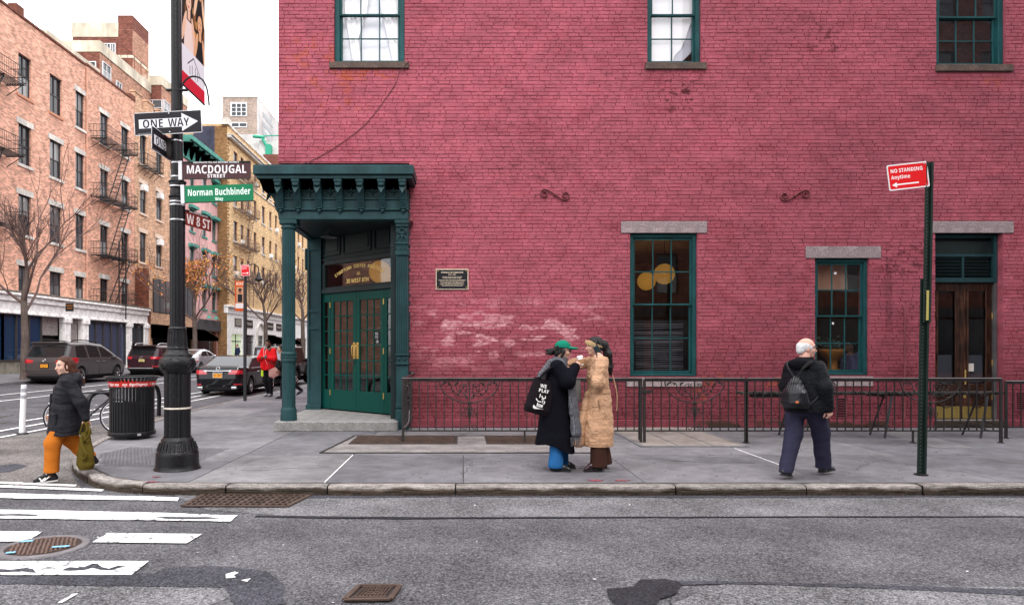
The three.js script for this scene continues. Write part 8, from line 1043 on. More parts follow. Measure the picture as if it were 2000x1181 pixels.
function shoe(p, l, m, heel = 0, sole) { const d = V(l.toe[0] - l.an[0], 0, l.toe[2] - l.an[2]).normalize(), y = Math.min(l.toe[1], l.an[1]) , hy = l.an[1] - 0.06, ty = l.toe[1] - 0.02; const hp = [l.an[0] - d.x * 0.035, hy + 0.03, l.an[2] - d.z * 0.035], mid = [lerp(l.an[0], l.toe[0], 0.6), lerp(hy, ty, 0.6) + 0.035, lerp(l.an[2], l.toe[2], 0.6)], tp = [l.toe[0], ty + 0.022, l.toe[2]]; const f = uni([cap(hp, mid, 0.036, 0.036), cap(mid, tp, 0.036, 0.027), cap(hp, [l.an[0], l.an[1] + 0.03, l.an[2]], 0.038, 0.044)], 0.03); const c = mid; const dir = V(...tp).sub(V(...hp)), pl = (x, y2, z) => { const t = ((x - hp[0]) * dir.x + (z - hp[2]) * dir.z) / (dir.x * dir.x + dir.z * dir.z + 1e-6); return lerp(hy, ty, t) - y2; }; const g = cut(f, pl); const s = p.S('shoe', g, [c[0] - 0.22, c[1] - 0.18, c[2] - 0.22], [c[0] + 0.22, c[1] + 0.2, c[2] + 0.22], 0.0085, m);
  const b = new B(1); b.add(new ConvexGeometry([[hp[0] - d.x * 0.04, 0, hp[2] - d.z * 0.04], [tp[0] + d.x * 0.03, 1, tp[2] + d.z * 0.03]].flatMap(([x, e, z]) => [-1, 1].flatMap((k) => [0, 0.018].map((h) => V(x - d.z * k * 0.036 * (e ? 0.8 : 1), (e ? ty : hy) - 0.012 + h, z + d.x * k * 0.036 * (e ? 0.8 : 1))))))); if (heel) b.cb(0.055, heel, 0.05, hp[0], hy - heel / 2, hp[2], 0.006, 0, Math.atan2(d.x, d.z)); b.mesh('sole', sole ?? M.black, s); return s; }
const strands = (f, amp, fx, fy, s) => (x, y, z) => { const d = f(x, y, z); return Math.abs(d) > 0.05 ? d : d + amp * (vn(x * fx + z * fx * 0.7, y * fy, 0, s) - 0.5) + amp * 0.6 * (vn(z * fx * 1.3, y * fy * 1.4 + x * 30, 0, s + 3) - 0.5); };
const skullCap = (extra = 0, front = 0.045, low = -0.04) => cut(uni([ell([0, 0.035, -0.014], [0.081 + extra, 0.096 + extra, 0.102 + extra]), ell([0, -0.02, -0.05], [0.074 + extra, 0.08, 0.065 + extra])], 0.03), (x, y, z) => (z - 0.0) * 0.85 - (y - front) * 0.75, (x, y, z) => low - y);
const HB = [[-0.14, -0.2, -0.16], [0.14, 0.17, 0.15]];

// 1. woman stepping off the kerb in orange trousers
{ const p = person('woman in black parka and orange trousers striding off the kerb with an olive bag', [-5.08, 0.0, -8.75], -1.05, { skin: [0.62, 0.38, 0.29], hs: 0.96, slim: 0.97, J: { neck: [0, 1.335, 0.015], head: [0, 1.47, 0.05], pel: [0, 0.86, 0], ch: [0, 1.15, 0] }, face: [0.5, 0.05, 0], gaze: -0.003,
    L: { sh: [0.165, 1.28, 0], el: [0.235, 1.03, -0.13], wr: [0.24, 0.81, -0.19], hip: [0.08, 0.84, 0.02], kn: [0.07, 0.50, 0.17], an: [0.055, 0.095, 0.19], toe: [0.055, 0.035, 0.36], hand: [[0.05, -1, 0.1], [-1, 0, 0], 1, 0.75] }, R: { sh: [-0.165, 1.28, 0], el: [-0.25, 1.0, 0.09], wr: [-0.17, 0.86, 0.16], hip: [-0.08, 0.84, -0.02], kn: [-0.09, 0.52, -0.02], an: [-0.11, 0.24, -0.27], toe: [-0.11, 0.155, -0.13], hand: [[0, -0.6, 0.8], [1, 0, 0], -1, 0.5] } });
  const parka = mat([0.012, 0.012, 0.016], { rough: 0.6, specularIntensity: 0.3, bumpMap: rep(T.fine, 10), bumpScale: 0.004 });
  const coat = uni([stack([[0.60, 0, 0.03, 0.215, 0.205], [0.68, 0, 0.03, 0.21, 0.205], [0.9, 0, 0.02, 0.19, 0.18], [1.05, 0, 0.02, 0.185, 0.17], [1.2, 0, 0.015, 0.19, 0.15], [1.3, 0, 0.0, 0.15, 0.115]]), ...sleeve(p.Lf, 0.078, 0.072, 0.052), ...sleeve(p.Rt, 0.078, 0.072, 0.052), ell([0, 1.345, -0.005], [0.115, 0.055, 0.105]), ell([0, 1.30, -0.10], [0.12, 0.09, 0.06])], 0.045);
  p.S('coat', wrinkle(quilt(coat, 0.007, 0.115, 0.25), 0.03, 10, 16, 3), [-0.38, 0.55, -0.3], [0.38, 1.46, 0.34], 0.011, parka);
  const pk = new B(1); pk.cb(0.13, 0.12, 0.03, 0.125, 0.80, 0.17, 0.01, 0, 0.6); pk.cb(0.13, 0.045, 0.04, 0.125, 0.865, 0.17, 0.01, 0, 0.6); pk.cb(0.045, 0.5, 0.03, 0.0, 0.88, 0.203, 0.01, -0.06); pk.mesh('coat_flap', parka, p.o); for (const y of [0.7, 0.85, 1.0]) { const bt = new B(); bt.cyl(0.011, 0.011, 0.012, 0.005, y, 0.232 - (y - 0.7) * 0.07, 10, PI / 2); bt.mesh('button', M.steel, p.o); }
  const tr = (l, f) => uni([cap(l.hip, l.kn, 0.105, 0.092), cap(l.kn, [l.an[0] + f[0], l.an[1] + f[1], l.an[2] + f[2]], 0.092, 0.09)], 0.05); const cutAt = (y0) => (x, y, z) => y0 - y;
  p.S('trousers', cut(wrinkle(uni([tr(p.Lf, [0, 0.0, 0.0]), tr(p.Rt, [0, 0.02, 0.03]), ell([0, 0.8, 0], [0.165, 0.14, 0.14])], 0.05), 0.024, 7, 9, 8), (x, y, z) => (z > 0.02 ? 0.135 : 0.27 - (z + 0.2) * 0.2) - y), [-0.34, 0.08, -0.46], [0.34, 0.95, 0.42], 0.011, cloth([0.45, 0.135, 0.017]));
  const hairM = mat([0.065, 0.021, 0.012], { rough: 0.5 });
  p.inHead('hair', strands(cut(uni([ell([0, 0.035, -0.018], [0.088, 0.099, 0.105]), cap([0, 0.0, -0.07], [0.02, -0.1, -0.11], 0.08, 0.065), cap([0.03, -0.09, -0.1], [0.07, -0.24, -0.2], 0.055, 0.018), cap([0.0, -0.1, -0.15], [0.04, -0.22, -0.24], 0.05, 0.015), cap([0.078, 0.0, -0.03], [0.08, -0.1, -0.07], 0.02, 0.028), cap([-0.078, 0.02, 0.0], [-0.08, -0.12, -0.03], 0.022, 0.03)], 0.03), (x, y, z) => Math.min(z - 0.028 - Math.max(0, (y - 0.06)) * 0.9, 0.15 - y) ), 0.026, 75, 9, 4), [-0.17, -0.33, -0.33], [0.19, 0.17, 0.15], 0.006, hairM);
  p.S('collar', wrinkle(stack([[1.27, 0, 0.0, 0.105, 0.095], [1.33, 0, 0.012, 0.098, 0.09], [1.375, 0, 0.02, 0.086, 0.085]]), 0.012, 12, 14, 2), [-0.16, 1.22, -0.14], [0.16, 1.42, 0.18], 0.008, cloth([0.01, 0.01, 0.012]));
  const sn = mat([0.014, 0.014, 0.016], { rough: 0.6 }), sl = mat([0.62, 0.62, 0.6], { rough: 0.7 }); for (const l of [p.Lf, p.Rt]) { const s = shoe(p, l, sn, 0, sl); const st = new B(), d = V(l.toe[0] - l.an[0], 0, l.toe[2] - l.an[2]).normalize(); for (const q of [0.3, 0.5, 0.62]) { const c = [lerp(l.an[0], l.toe[0], q) + 0.042, lerp(l.an[1] - 0.055, l.toe[1] - 0.02, q) + 0.03, lerp(l.an[2], l.toe[2], q)]; st.box(0.006, 0.014, 0.07, ...c, q > 0.5 ? -0.9 : 0.7, Math.atan2(d.x, d.z)); } st.mesh('shoe_stripe', M.white, s); const lc = new B(); const m = [lerp(l.an[0], l.toe[0], 0.42), lerp(l.an[1], l.toe[1], 0.42) + 0.035, lerp(l.an[2], l.toe[2], 0.42)]; for (const k of [-1, 1]) lc.tor(0.02, 0.004, m[0] + k * 0.018, m[1], m[2], 0.6, k * 0.5); lc.mesh('lace', M.black, s); }
  // the olive bag she carries
  const w = V(...p.Lf.wr).applyAxisAngle(V(0, 1, 0), -1.05).add(V(-5.08, 0, -8.75)), bag = thing('shopping_bag', 'slouchy olive green fabric bag held by the woman in orange trousers', 'bag', [w.x + 0.02, w.y - 0.07, w.z + 0.04], -0.5), bm2 = cloth([0.080, 0.058, 0.010], { rough: 0.9 });
  solid('bag_body', bag, wrinkle(uni([stack([[-0.56, 0.0, 0, 0.115, 0.07], [-0.5, 0.0, 0, 0.15, 0.085], [-0.35, 0.0, 0, 0.135, 0.075], [-0.2, 0, 0, 0.10, 0.045], [-0.1, 0.0, 0, 0.075, 0.03]])], 0.03), 0.04, 12, 6, 12), [-0.22, -0.62, -0.14], [0.22, -0.04, 0.14], 0.009, bm2);
  const hd = new B(1); for (const k of [-1, 1]) hd.tube([[-0.07, -0.12, 0.03 * k], [-0.03, 0.0, 0.015 * k], [0.01, 0.025, 0.01 * k], [0.05, -0.03, 0.015 * k], [0.07, -0.12, 0.03 * k]], 0.013, 20, 6); hd.tube([[0.06, -0.1, 0.03], [0.17, -0.04, 0.05], [0.16, -0.14, 0.07], [0.06, -0.2, 0.06]], 0.013, 20, 6); hd.tube([[0.0, -0.15, 0.06], [0.1, -0.26, 0.1], [0.16, -0.36, 0.09], [0.1, -0.42, 0.09], [0.06, -0.38, 0.09]], 0.016, 22, 6); hd.mesh('strap', bm2, bag); }

// 2. woman in the black coat and green cap
{ const yw = PI / 2 - 0.12, p = person('woman in long black coat, grey scarf and green cap drinking from a paper cup', [1.22, SW, -8.85], yw, { skin: [0.55, 0.32, 0.235], hs: 0.98, J: { neck: [0, 1.405, 0.0], head: [0, 1.545, 0.075], pel: [0, 0.93, -0.04], ch: [0, 1.22, -0.02] }, face: [0.05, 0.06, 0],
    R: { sh: [-0.165, 1.345, 0.0], el: [-0.22, 1.16, 0.13], wr: [-0.10, 1.345, 0.235], hip: [-0.085, 0.9, -0.04], kn: [-0.09, 0.5, 0.0], an: [-0.1, 0.09, -0.02], toe: [-0.12, 0.032, 0.145], hand: [[0.35, 0.55, 0.45], [0.75, 0, 0.1], -1, 0.75] }, L: { sh: [0.165, 1.345, 0.0], el: [0.2, 1.08, -0.02], wr: [0.17, 0.9, 0.12], hip: [0.085, 0.9, -0.03], kn: [0.09, 0.5, 0.05], an: [0.1, 0.09, 0.06], toe: [0.12, 0.032, 0.215], hand: [[0, -0.7, 0.7], [-1, 0, 0], 1, 0.5] } });
  const wool = cloth([0.0055, 0.0055, 0.009], { rough: 0.95 }), coat = uni([stack([[0.22, 0, 0.0, 0.24, 0.235], [0.35, 0, -0.03, 0.235, 0.25], [0.6, 0, -0.03, 0.215, 0.215], [0.9, 0, -0.02, 0.20, 0.175], [1.15, 0, -0.015, 0.205, 0.15], [1.3, 0, -0.01, 0.17, 0.12]]), ...sleeve(p.Rt, 0.088, 0.085, 0.062, 0.05), ...sleeve(p.Lf, 0.085, 0.08, 0.06)], 0.05);
  p.S('coat', cut(wrinkle(coat, 0.03, 6, 5, 21), (x, y, z) => 0.315 - 0.38 * z * (z > 0 ? 0.55 : -0.25) - y - 0.05 * Math.sin(z * 9), (x, y, z) => (y < 0.62 && Math.abs(x - 0.05) < 0.018 && z > 0.1 ? 0.01 : -1)), [-0.34, 0.12, -0.36], [0.34, 1.46, 0.36], 0.012, wool);
  const jean = cloth([0.022, 0.115, 0.30]); p.S('trousers', cut(wrinkle(uni([cap(p.Rt.hip, p.Rt.kn, 0.09, 0.075), cap(p.Rt.kn, [...P3(p.Rt.an)], 0.075, 0.1), cap(p.Lf.hip, p.Lf.kn, 0.09, 0.075), cap(p.Lf.kn, p.Lf.an, 0.075, 0.095)], 0.02), 0.016, 10, 9, 4), (x, y, z) => 0.045 - y), [-0.26, 0.02, -0.2], [0.26, 0.9, 0.24], 0.011, jean);
  for (const l of [p.Rt, p.Lf]) shoe(p, l, M.shoe, 0.02);
  const grey = mat([0.27, 0.27, 0.31], { rough: 0.95, map: (T.tweed = tex(128, 128, (u, v) => 0.62 + 0.5 * (vn(u * 64, v * 64, 64, 3) - 0.5) + 0.12 * Math.sin(u * 2 * PI * 12))), bumpMap: rep(T.fine, 14), bumpScale: 0.004 }); grey.map = rep(T.tweed, 5);
  p.S('scarf', wrinkle(uni([stack([[1.335, 0, 0.0, 0.15, 0.125], [1.385, 0, 0.015, 0.135, 0.125], [1.44, 0, 0.03, 0.105, 0.105], [1.47, 0, 0.035, 0.09, 0.09]]), cap([-0.13, 1.38, 0.06], [-0.12, 1.2, 0.165], 0.05, 0.05), cap([-0.12, 1.2, 0.165], [-0.13, 0.75, 0.215], 0.05, 0.062), cap([-0.13, 0.75, 0.215], [-0.14, 0.5, 0.235], 0.062, 0.065), cap([-0.1, 1.39, -0.08], [-0.15, 1.24, -0.2], 0.055, 0.05), cap([-0.15, 1.24, -0.2], [-0.17, 1.08, -0.23], 0.05, 0.06)], 0.03), 0.034, 15, 7, 31), [-0.28, 0.42, -0.32], [0.22, 1.55, 0.34], 0.0095, grey);
  const fr = new B(1), r = rnd(77); for (let i = 0; i < 26; i++) { const z = 0.17 + (i % 13) * 0.0105, x = -0.19 + Math.floor(i / 13) * 0.09; fr.rod([x, 0.45, z], [x + (r() - 0.5) * 0.03, 0.33 + r() * 0.03, z + (r() - 0.5) * 0.03], 0.005, 0.003, 4); } for (let i = 0; i < 16; i++) { const z = -0.28 + i * 0.007; fr.rod([-0.21, 1.04, z], [-0.215 + (r() - 0.5) * 0.02, 0.93 + r() * 0.03, z - 0.02], 0.004, 0.003, 4); } tag(fr.mesh('fringe', grey, p.o), undefined, undefined, undefined, 'stuff');
  const hair = mat([0.01, 0.008, 0.008], { rough: 0.45 }); p.inHead('hair', strands(uni([skullCap(0.004, 0.02, -0.1), cap([0, 0.0, -0.10], [0.0, -0.02, -0.15], 0.035, 0.045), cap([0, -0.01, -0.15], [0, -0.05, -0.21], 0.04, 0.012), cap([0.0, 0.0, -0.16], [0, 0.0, -0.23], 0.025, 0.006), cap([-0.078, 0.0, 0.01], [-0.078, -0.07, -0.02], 0.02, 0.02)], 0.02), 0.016, 80, 14, 5), [-0.14, -0.16, -0.27], [0.14, 0.17, 0.15], 0.006, hair);
  const capM = cloth([0.008, 0.17, 0.11]); p.inHead('cap', uni([cut(ell([0, 0.045, -0.008], [0.088, 0.102, 0.108]), (x, y, z) => 0.045 - y - z * 0.05), cut(ell([0, 0.045, 0.105], [0.072, 0.02, 0.095]), (x, y, z) => 0.05 - z)], 0.012), [-0.12, 0.0, -0.14], [0.12, 0.17, 0.22], 0.005, capM); const pa = new B(); pa.cb(0.06, 0.05, 0.006, 0, 0.105, 0.092, 0.002, -0.5); pa.mesh('cap_patch', mat([0.5, 0.35, 0.3], { rough: 0.8 }), p.o).applyMatrix4(p.HM);
  const gl = new B(); for (const k of [-1, 1]) { gl.tor(0.022, 0.0028, k * 0.03, 0.012, 0.099, 0, k * 0.2, 0, 6, 18); gl.rod([k * 0.052, 0.014, 0.094], [k * 0.078, 0.012, -0.01], 0.0025); } gl.rod([-0.008, 0.014, 0.104], [0.008, 0.014, 0.104], 0.0025); gl.mesh('glasses', M.black, p.o).applyMatrix4(p.HM);
  // cup in her hand
  const toW = (v) => V(...v).applyAxisAngle(V(0, 1, 0), yw).add(V(1.22, SW, -8.85)); const hp = toW([-0.045, 1.415, 0.30]), c = thing('coffee_cup', 'paper coffee cup with white lid and brown sleeve between the two women', 'cup', hp.toArray()); const cb = new B(); cb.lathe([[0, -0.055], [0.029, -0.055], [0.039, 0.055], [0, 0.055]], 0, 0, 0, 20); cb.mesh('cup_body', M.white, c); const cs = new B(); cs.lathe([[0.0325, -0.035], [0.034, -0.035], [0.0395, 0.025], [0.037, 0.025]], 0, 0, 0, 20); cs.mesh('sleeve', mat([0.4, 0.23, 0.12], { rough: 0.9 }), c); const cl = new B(); cl.lathe([[0.042, 0.052], [0.042, 0.06], [0.036, 0.064], [0.034, 0.074], [0, 0.074]], 0, 0, 0, 20); cl.mesh('lid', mat([0.75, 0.75, 0.76], { rough: 0.4 }), c); c.rotation.z = 0.2;
  // tote on her shoulder
  const tp = toW([-0.2, 1.02, -0.2]), t = thing('tote_bag', 'black tote bag with white lettering hanging behind the woman in the black coat', 'bag', tp.toArray(), 0.15); t.rotation.z = -0.28; const tm = cloth([0.012, 0.009, 0.011]); solid('bag_body', t, wrinkle(stack([[-0.28, 0, 0, 0.165, 0.05], [-0.22, 0, 0, 0.175, 0.075], [0, 0, 0, 0.165, 0.06], [0.17, 0, 0, 0.145, 0.028]]), 0.02, 9, 5, 6), [-0.24, -0.36, -0.12], [0.24, 0.2, 0.12], 0.009, tm);
  const st = new B(1); for (const z of [-0.02, 0.03]) st.tube([[-0.09, 0.16, z], [-0.01, 0.3, z + 0.04], [0.12, 0.42, z + 0.02], [0.19, 0.36, z], [0.12, 0.16, z]], 0.012, 26, 5); st.mesh('strap', tm, t);
  const tt = paint(512, 640, (x, w, h) => { x.clearRect(0, 0, w, h); x.fillStyle = '#f2f0ee'; x.strokeStyle = '#f2f0ee'; x.font = 'bold 110px sans-serif'; x.save(); x.translate(150, 110); x.rotate(-0.06); x.fillText('WE', 0, 0); x.fillText('PLAY', -20, 105); x.restore(); x.lineWidth = 22; x.lineCap = 'round'; x.beginPath(); x.moveTo(330, 280); x.quadraticCurveTo(360, 330, 300, 330); x.quadraticCurveTo(240, 330, 250, 290); x.moveTo(200, 260); x.lineTo(200, 330); x.stroke(); x.beginPath(); x.moveTo(130, 380); x.quadraticCurveTo(180, 450, 260, 420); x.moveTo(300, 380); x.lineTo(300, 430); x.moveTo(340, 390); x.quadraticCurveTo(370, 440, 330, 450); x.stroke(); for (const [a, b] of [[190, 470], [300, 350], [270, 360]]) { x.beginPath(); x.arc(a, b, 13, 0, 7); x.fill(); } x.fillRect(180, 480, 150, 62); x.fillStyle = '#120f11'; x.font = 'bold 50px sans-serif'; x.fillText('NYC', 196, 530); x.fillStyle = '#f2f0ee'; x.beginPath(); x.moveTo(110, 520); x.quadraticCurveTo(80, 620, 170, 610); x.lineTo(400, 560); x.quadraticCurveTo(170, 600, 110, 520); x.fill(); });
  const pg = new THREE.PlaneGeometry(0.27, 0.36, 10, 10), pp = pg.attributes.position; for (let i = 0; i < pp.count; i++) { const y = pp.getY(i), x = pp.getX(i); pp.setZ(i, (y < 0 ? 0.073 : lerp(0.073, 0.05, y / 0.18)) - x * x * 0.9 + 0.012 - Math.max(0, -y - 0.13) * 0.12); } pg.computeVertexNormals(); put('lettering', pg, mat([0.9, 0.9, 0.9], { map: tt, alphaTest: 0.4, transparent: true, rough: 0.8 }), t).position.set(0, -0.06, 0); }

// 3. woman in the tan quilted coat on the phone
{ const yw = -PI / 2 + 0.14, bx = 1.745, p = person('woman in long tan quilted coat holding a phone to her ear beside the iron railing', [bx, SW, -8.85], yw, { skin: [0.60, 0.35, 0.26], hs: 0.97, J: { neck: [0, 1.455, 0.0], head: [0, 1.60, 0.045], pel: [0, 0.97, 0], ch: [0, 1.27, 0] }, face: [-0.03, 0.0, 0],
    L: { sh: [0.17, 1.40, -0.01], el: [0.235, 1.15, 0.07], wr: [0.165, 1.40, 0.03], hip: [0.09, 0.95, 0], kn: [0.1, 0.52, 0.02], an: [0.1, 0.13, 0.03], toe: [0.11, 0.035, 0.19], hand: [[-0.12, 1, -0.16], [-1, 0.1, 0], 1, 0.3] }, R: { sh: [-0.17, 1.40, 0.02], el: [-0.15, 1.39, 0.2], wr: [-0.03, 1.385, 0.36], hip: [-0.09, 0.95, 0], kn: [-0.1, 0.52, -0.06], an: [-0.1, 0.13, -0.10], toe: [-0.12, 0.035, 0.05], hand: [[0.15, -0.15, 1], [0.9, -0.2, 0], -1, 0.55] } });
  const tan = mat([0.50, 0.29, 0.17], { rough: 0.5, bumpMap: rep(T.fine, 7), bumpScale: 0.012, sheen: 0.2, sheenColor: C(1, 0.8, 0.6) });
  const coat = uni([stack([[0.30, 0, 0.01, 0.215, 0.20], [0.42, 0, 0.01, 0.225, 0.21], [0.7, 0, 0.0, 0.215, 0.195], [0.98, 0, -0.01, 0.185, 0.15], [1.06, 0, -0.01, 0.175, 0.14], [1.2, 0, 0.0, 0.185, 0.14], [1.34, 0, 0.0, 0.165, 0.12], [1.41, 0, 0, 0.12, 0.1]]), ...sleeve(p.Lf, 0.08, 0.074, 0.052, 0.14), ...sleeve(p.Rt, 0.082, 0.07, 0.05, 0.03), ell([0, 1.44, 0.01], [0.105, 0.05, 0.1])], 0.045);
  p.S('coat', cut(wrinkle(wrinkle(quilt(coat, 0.007, 0.19, -0.35), 0.04, 7, 5, 41), 0.038, 22, 13, 45), (x, y, z) => 0.32 - y), [-0.36, 0.26, -0.34], [0.4, 1.54, 0.46], 0.0105, tan);
  p.S('coat_front', cut(wrinkle(quilt(uni([cap([0.03, 0.98, 0.14], [0.06, 0.62, 0.24], 0.05, 0.06), cap([0.06, 0.62, 0.24], [0.07, 0.36, 0.29], 0.06, 0.062), cap([0.0, 0.8, 0.17], [0.02, 0.36, 0.24], 0.05, 0.06)], 0.05), 0.012, 0.16, 0.3), 0.03, 9, 8, 51), (x, y, z) => 0.31 - y), [-0.1, 0.26, 0.05], [0.2, 1.08, 0.42], 0.0105, tan);
  p.S('belt', wrinkle(stack([[1.0, 0, -0.01, 0.188, 0.155], [1.045, 0, -0.01, 0.186, 0.152]]), 0.01, 12, 9, 7), [-0.26, 0.94, -0.24], [0.26, 1.1, 0.22], 0.009, tan); const cd = new B(1); cd.tube([[0.12, 1.24, -0.16], [0.17, 1.0, -0.2], [0.16, 0.78, -0.2], [0.15, 0.9, -0.21]], 0.006, 24, 5); cd.mesh('drawcord', tan, p.o); const pz = new B(); pz.rod([0.205, 0.92, 0.06], [0.215, 0.80, 0.04], 0.006); pz.mesh('pocket_zip', mat([0.2, 0.12, 0.06], { rough: 0.4 }), p.o);
  const br = cloth([0.045, 0.02, 0.015]); p.S('trousers', cut(wrinkle(uni([cap(p.Lf.hip, p.Lf.kn, 0.1, 0.09), cap(p.Lf.kn, [0.1, 0.08, 0.02], 0.09, 0.115), cap(p.Rt.hip, p.Rt.kn, 0.1, 0.09), cap(p.Rt.kn, [-0.1, 0.09, -0.11], 0.09, 0.115)], 0.02), 0.014, 9, 6, 6), (x, y, z) => 0.062 - y), [-0.28, 0.04, -0.3], [0.28, 0.9, 0.24], 0.011, br);
  const boot = mat([0.03, 0.012, 0.014], { rough: 0.22 }); for (const l of [p.Lf, p.Rt]) shoe(p, l, boot, 0.058);
  const hair = mat([0.008, 0.006, 0.006], { rough: 0.4 }); p.inHead('hair', strands(uni([skullCap(0.013, 0.03, -0.05), cap([0, 0.03, -0.1], [0.0, 0.02, -0.15], 0.03, 0.04), cap([0, 0.04, -0.14], [0.02, -0.1, -0.18], 0.045, 0.05), cap([0.02, -0.1, -0.18], [0.04, -0.28, -0.19], 0.05, 0.045), cap([0.04, -0.28, -0.19], [0.05, -0.38, -0.22], 0.045, 0.012)], 0.025), 0.022, 70, 9, 9), [-0.15, -0.43, -0.29], [0.15, 0.17, 0.14], 0.0065, hair);
  p.inHead('headband', wrinkle(cut(ell([0, 0.035, -0.012], [0.098, 0.114, 0.124]), (x, y, z) => Math.abs(y * 0.92 - z * 0.42 - 0.012 - (0.0)) - 0.03), 0.008, 40, 30, 3), ...HB, 0.005, mat([0.44, 0.30, 0.16], { rough: 0.95, bumpMap: rep(T.fine, 20), bumpScale: 0.004 })); p.inHead('headband_bow', wrinkle(ell([0, 0.062, 0.105], [0.022, 0.03, 0.02]), 0.01, 40, 40), [-0.05, 0.0, 0.06], [0.05, 0.12, 0.15], 0.005, mat([0.44, 0.30, 0.16], { rough: 0.95 }));
  const toW = (v) => V(...v).applyAxisAngle(V(0, 1, 0), yw).add(V(bx, SW, -8.85)); const ph = thing('mobile_phone', 'dark mobile phone held to the ear of the woman in the tan coat', 'phone', toW([0.112, 1.545, 0.035]).toArray(), yw); ph.rotation.set(0.55, yw, -0.12, 'YXZ'); const pb = new B(); pb.cb(0.012, 0.15, 0.074, 0, 0, 0, 0.005); pb.mesh('case', mat([0.02, 0.035, 0.04], { rough: 0.3 }), ph); const sc = new B(); sc.box(0.002, 0.14, 0.066, -0.0068, 0, 0); sc.mesh('screen', mat([0.005, 0.005, 0.006], { rough: 0.08 }), ph);
  const gb = thing('handbag', 'small grey bag hanging between the two women', 'bag', toW([-0.19, 1.03, 0.24]).toArray(), 0.2); solid('bag_body', gb, wrinkle(stack([[-0.15, 0, 0, 0.09, 0.05], [0, 0, 0, 0.085, 0.05], [0.13, 0.03, 0, 0.04, 0.025]]), 0.02, 14, 10, 3), [-0.14, -0.22, -0.1], [0.14, 0.19, 0.1], 0.01, cloth([0.20, 0.19, 0.185])); }

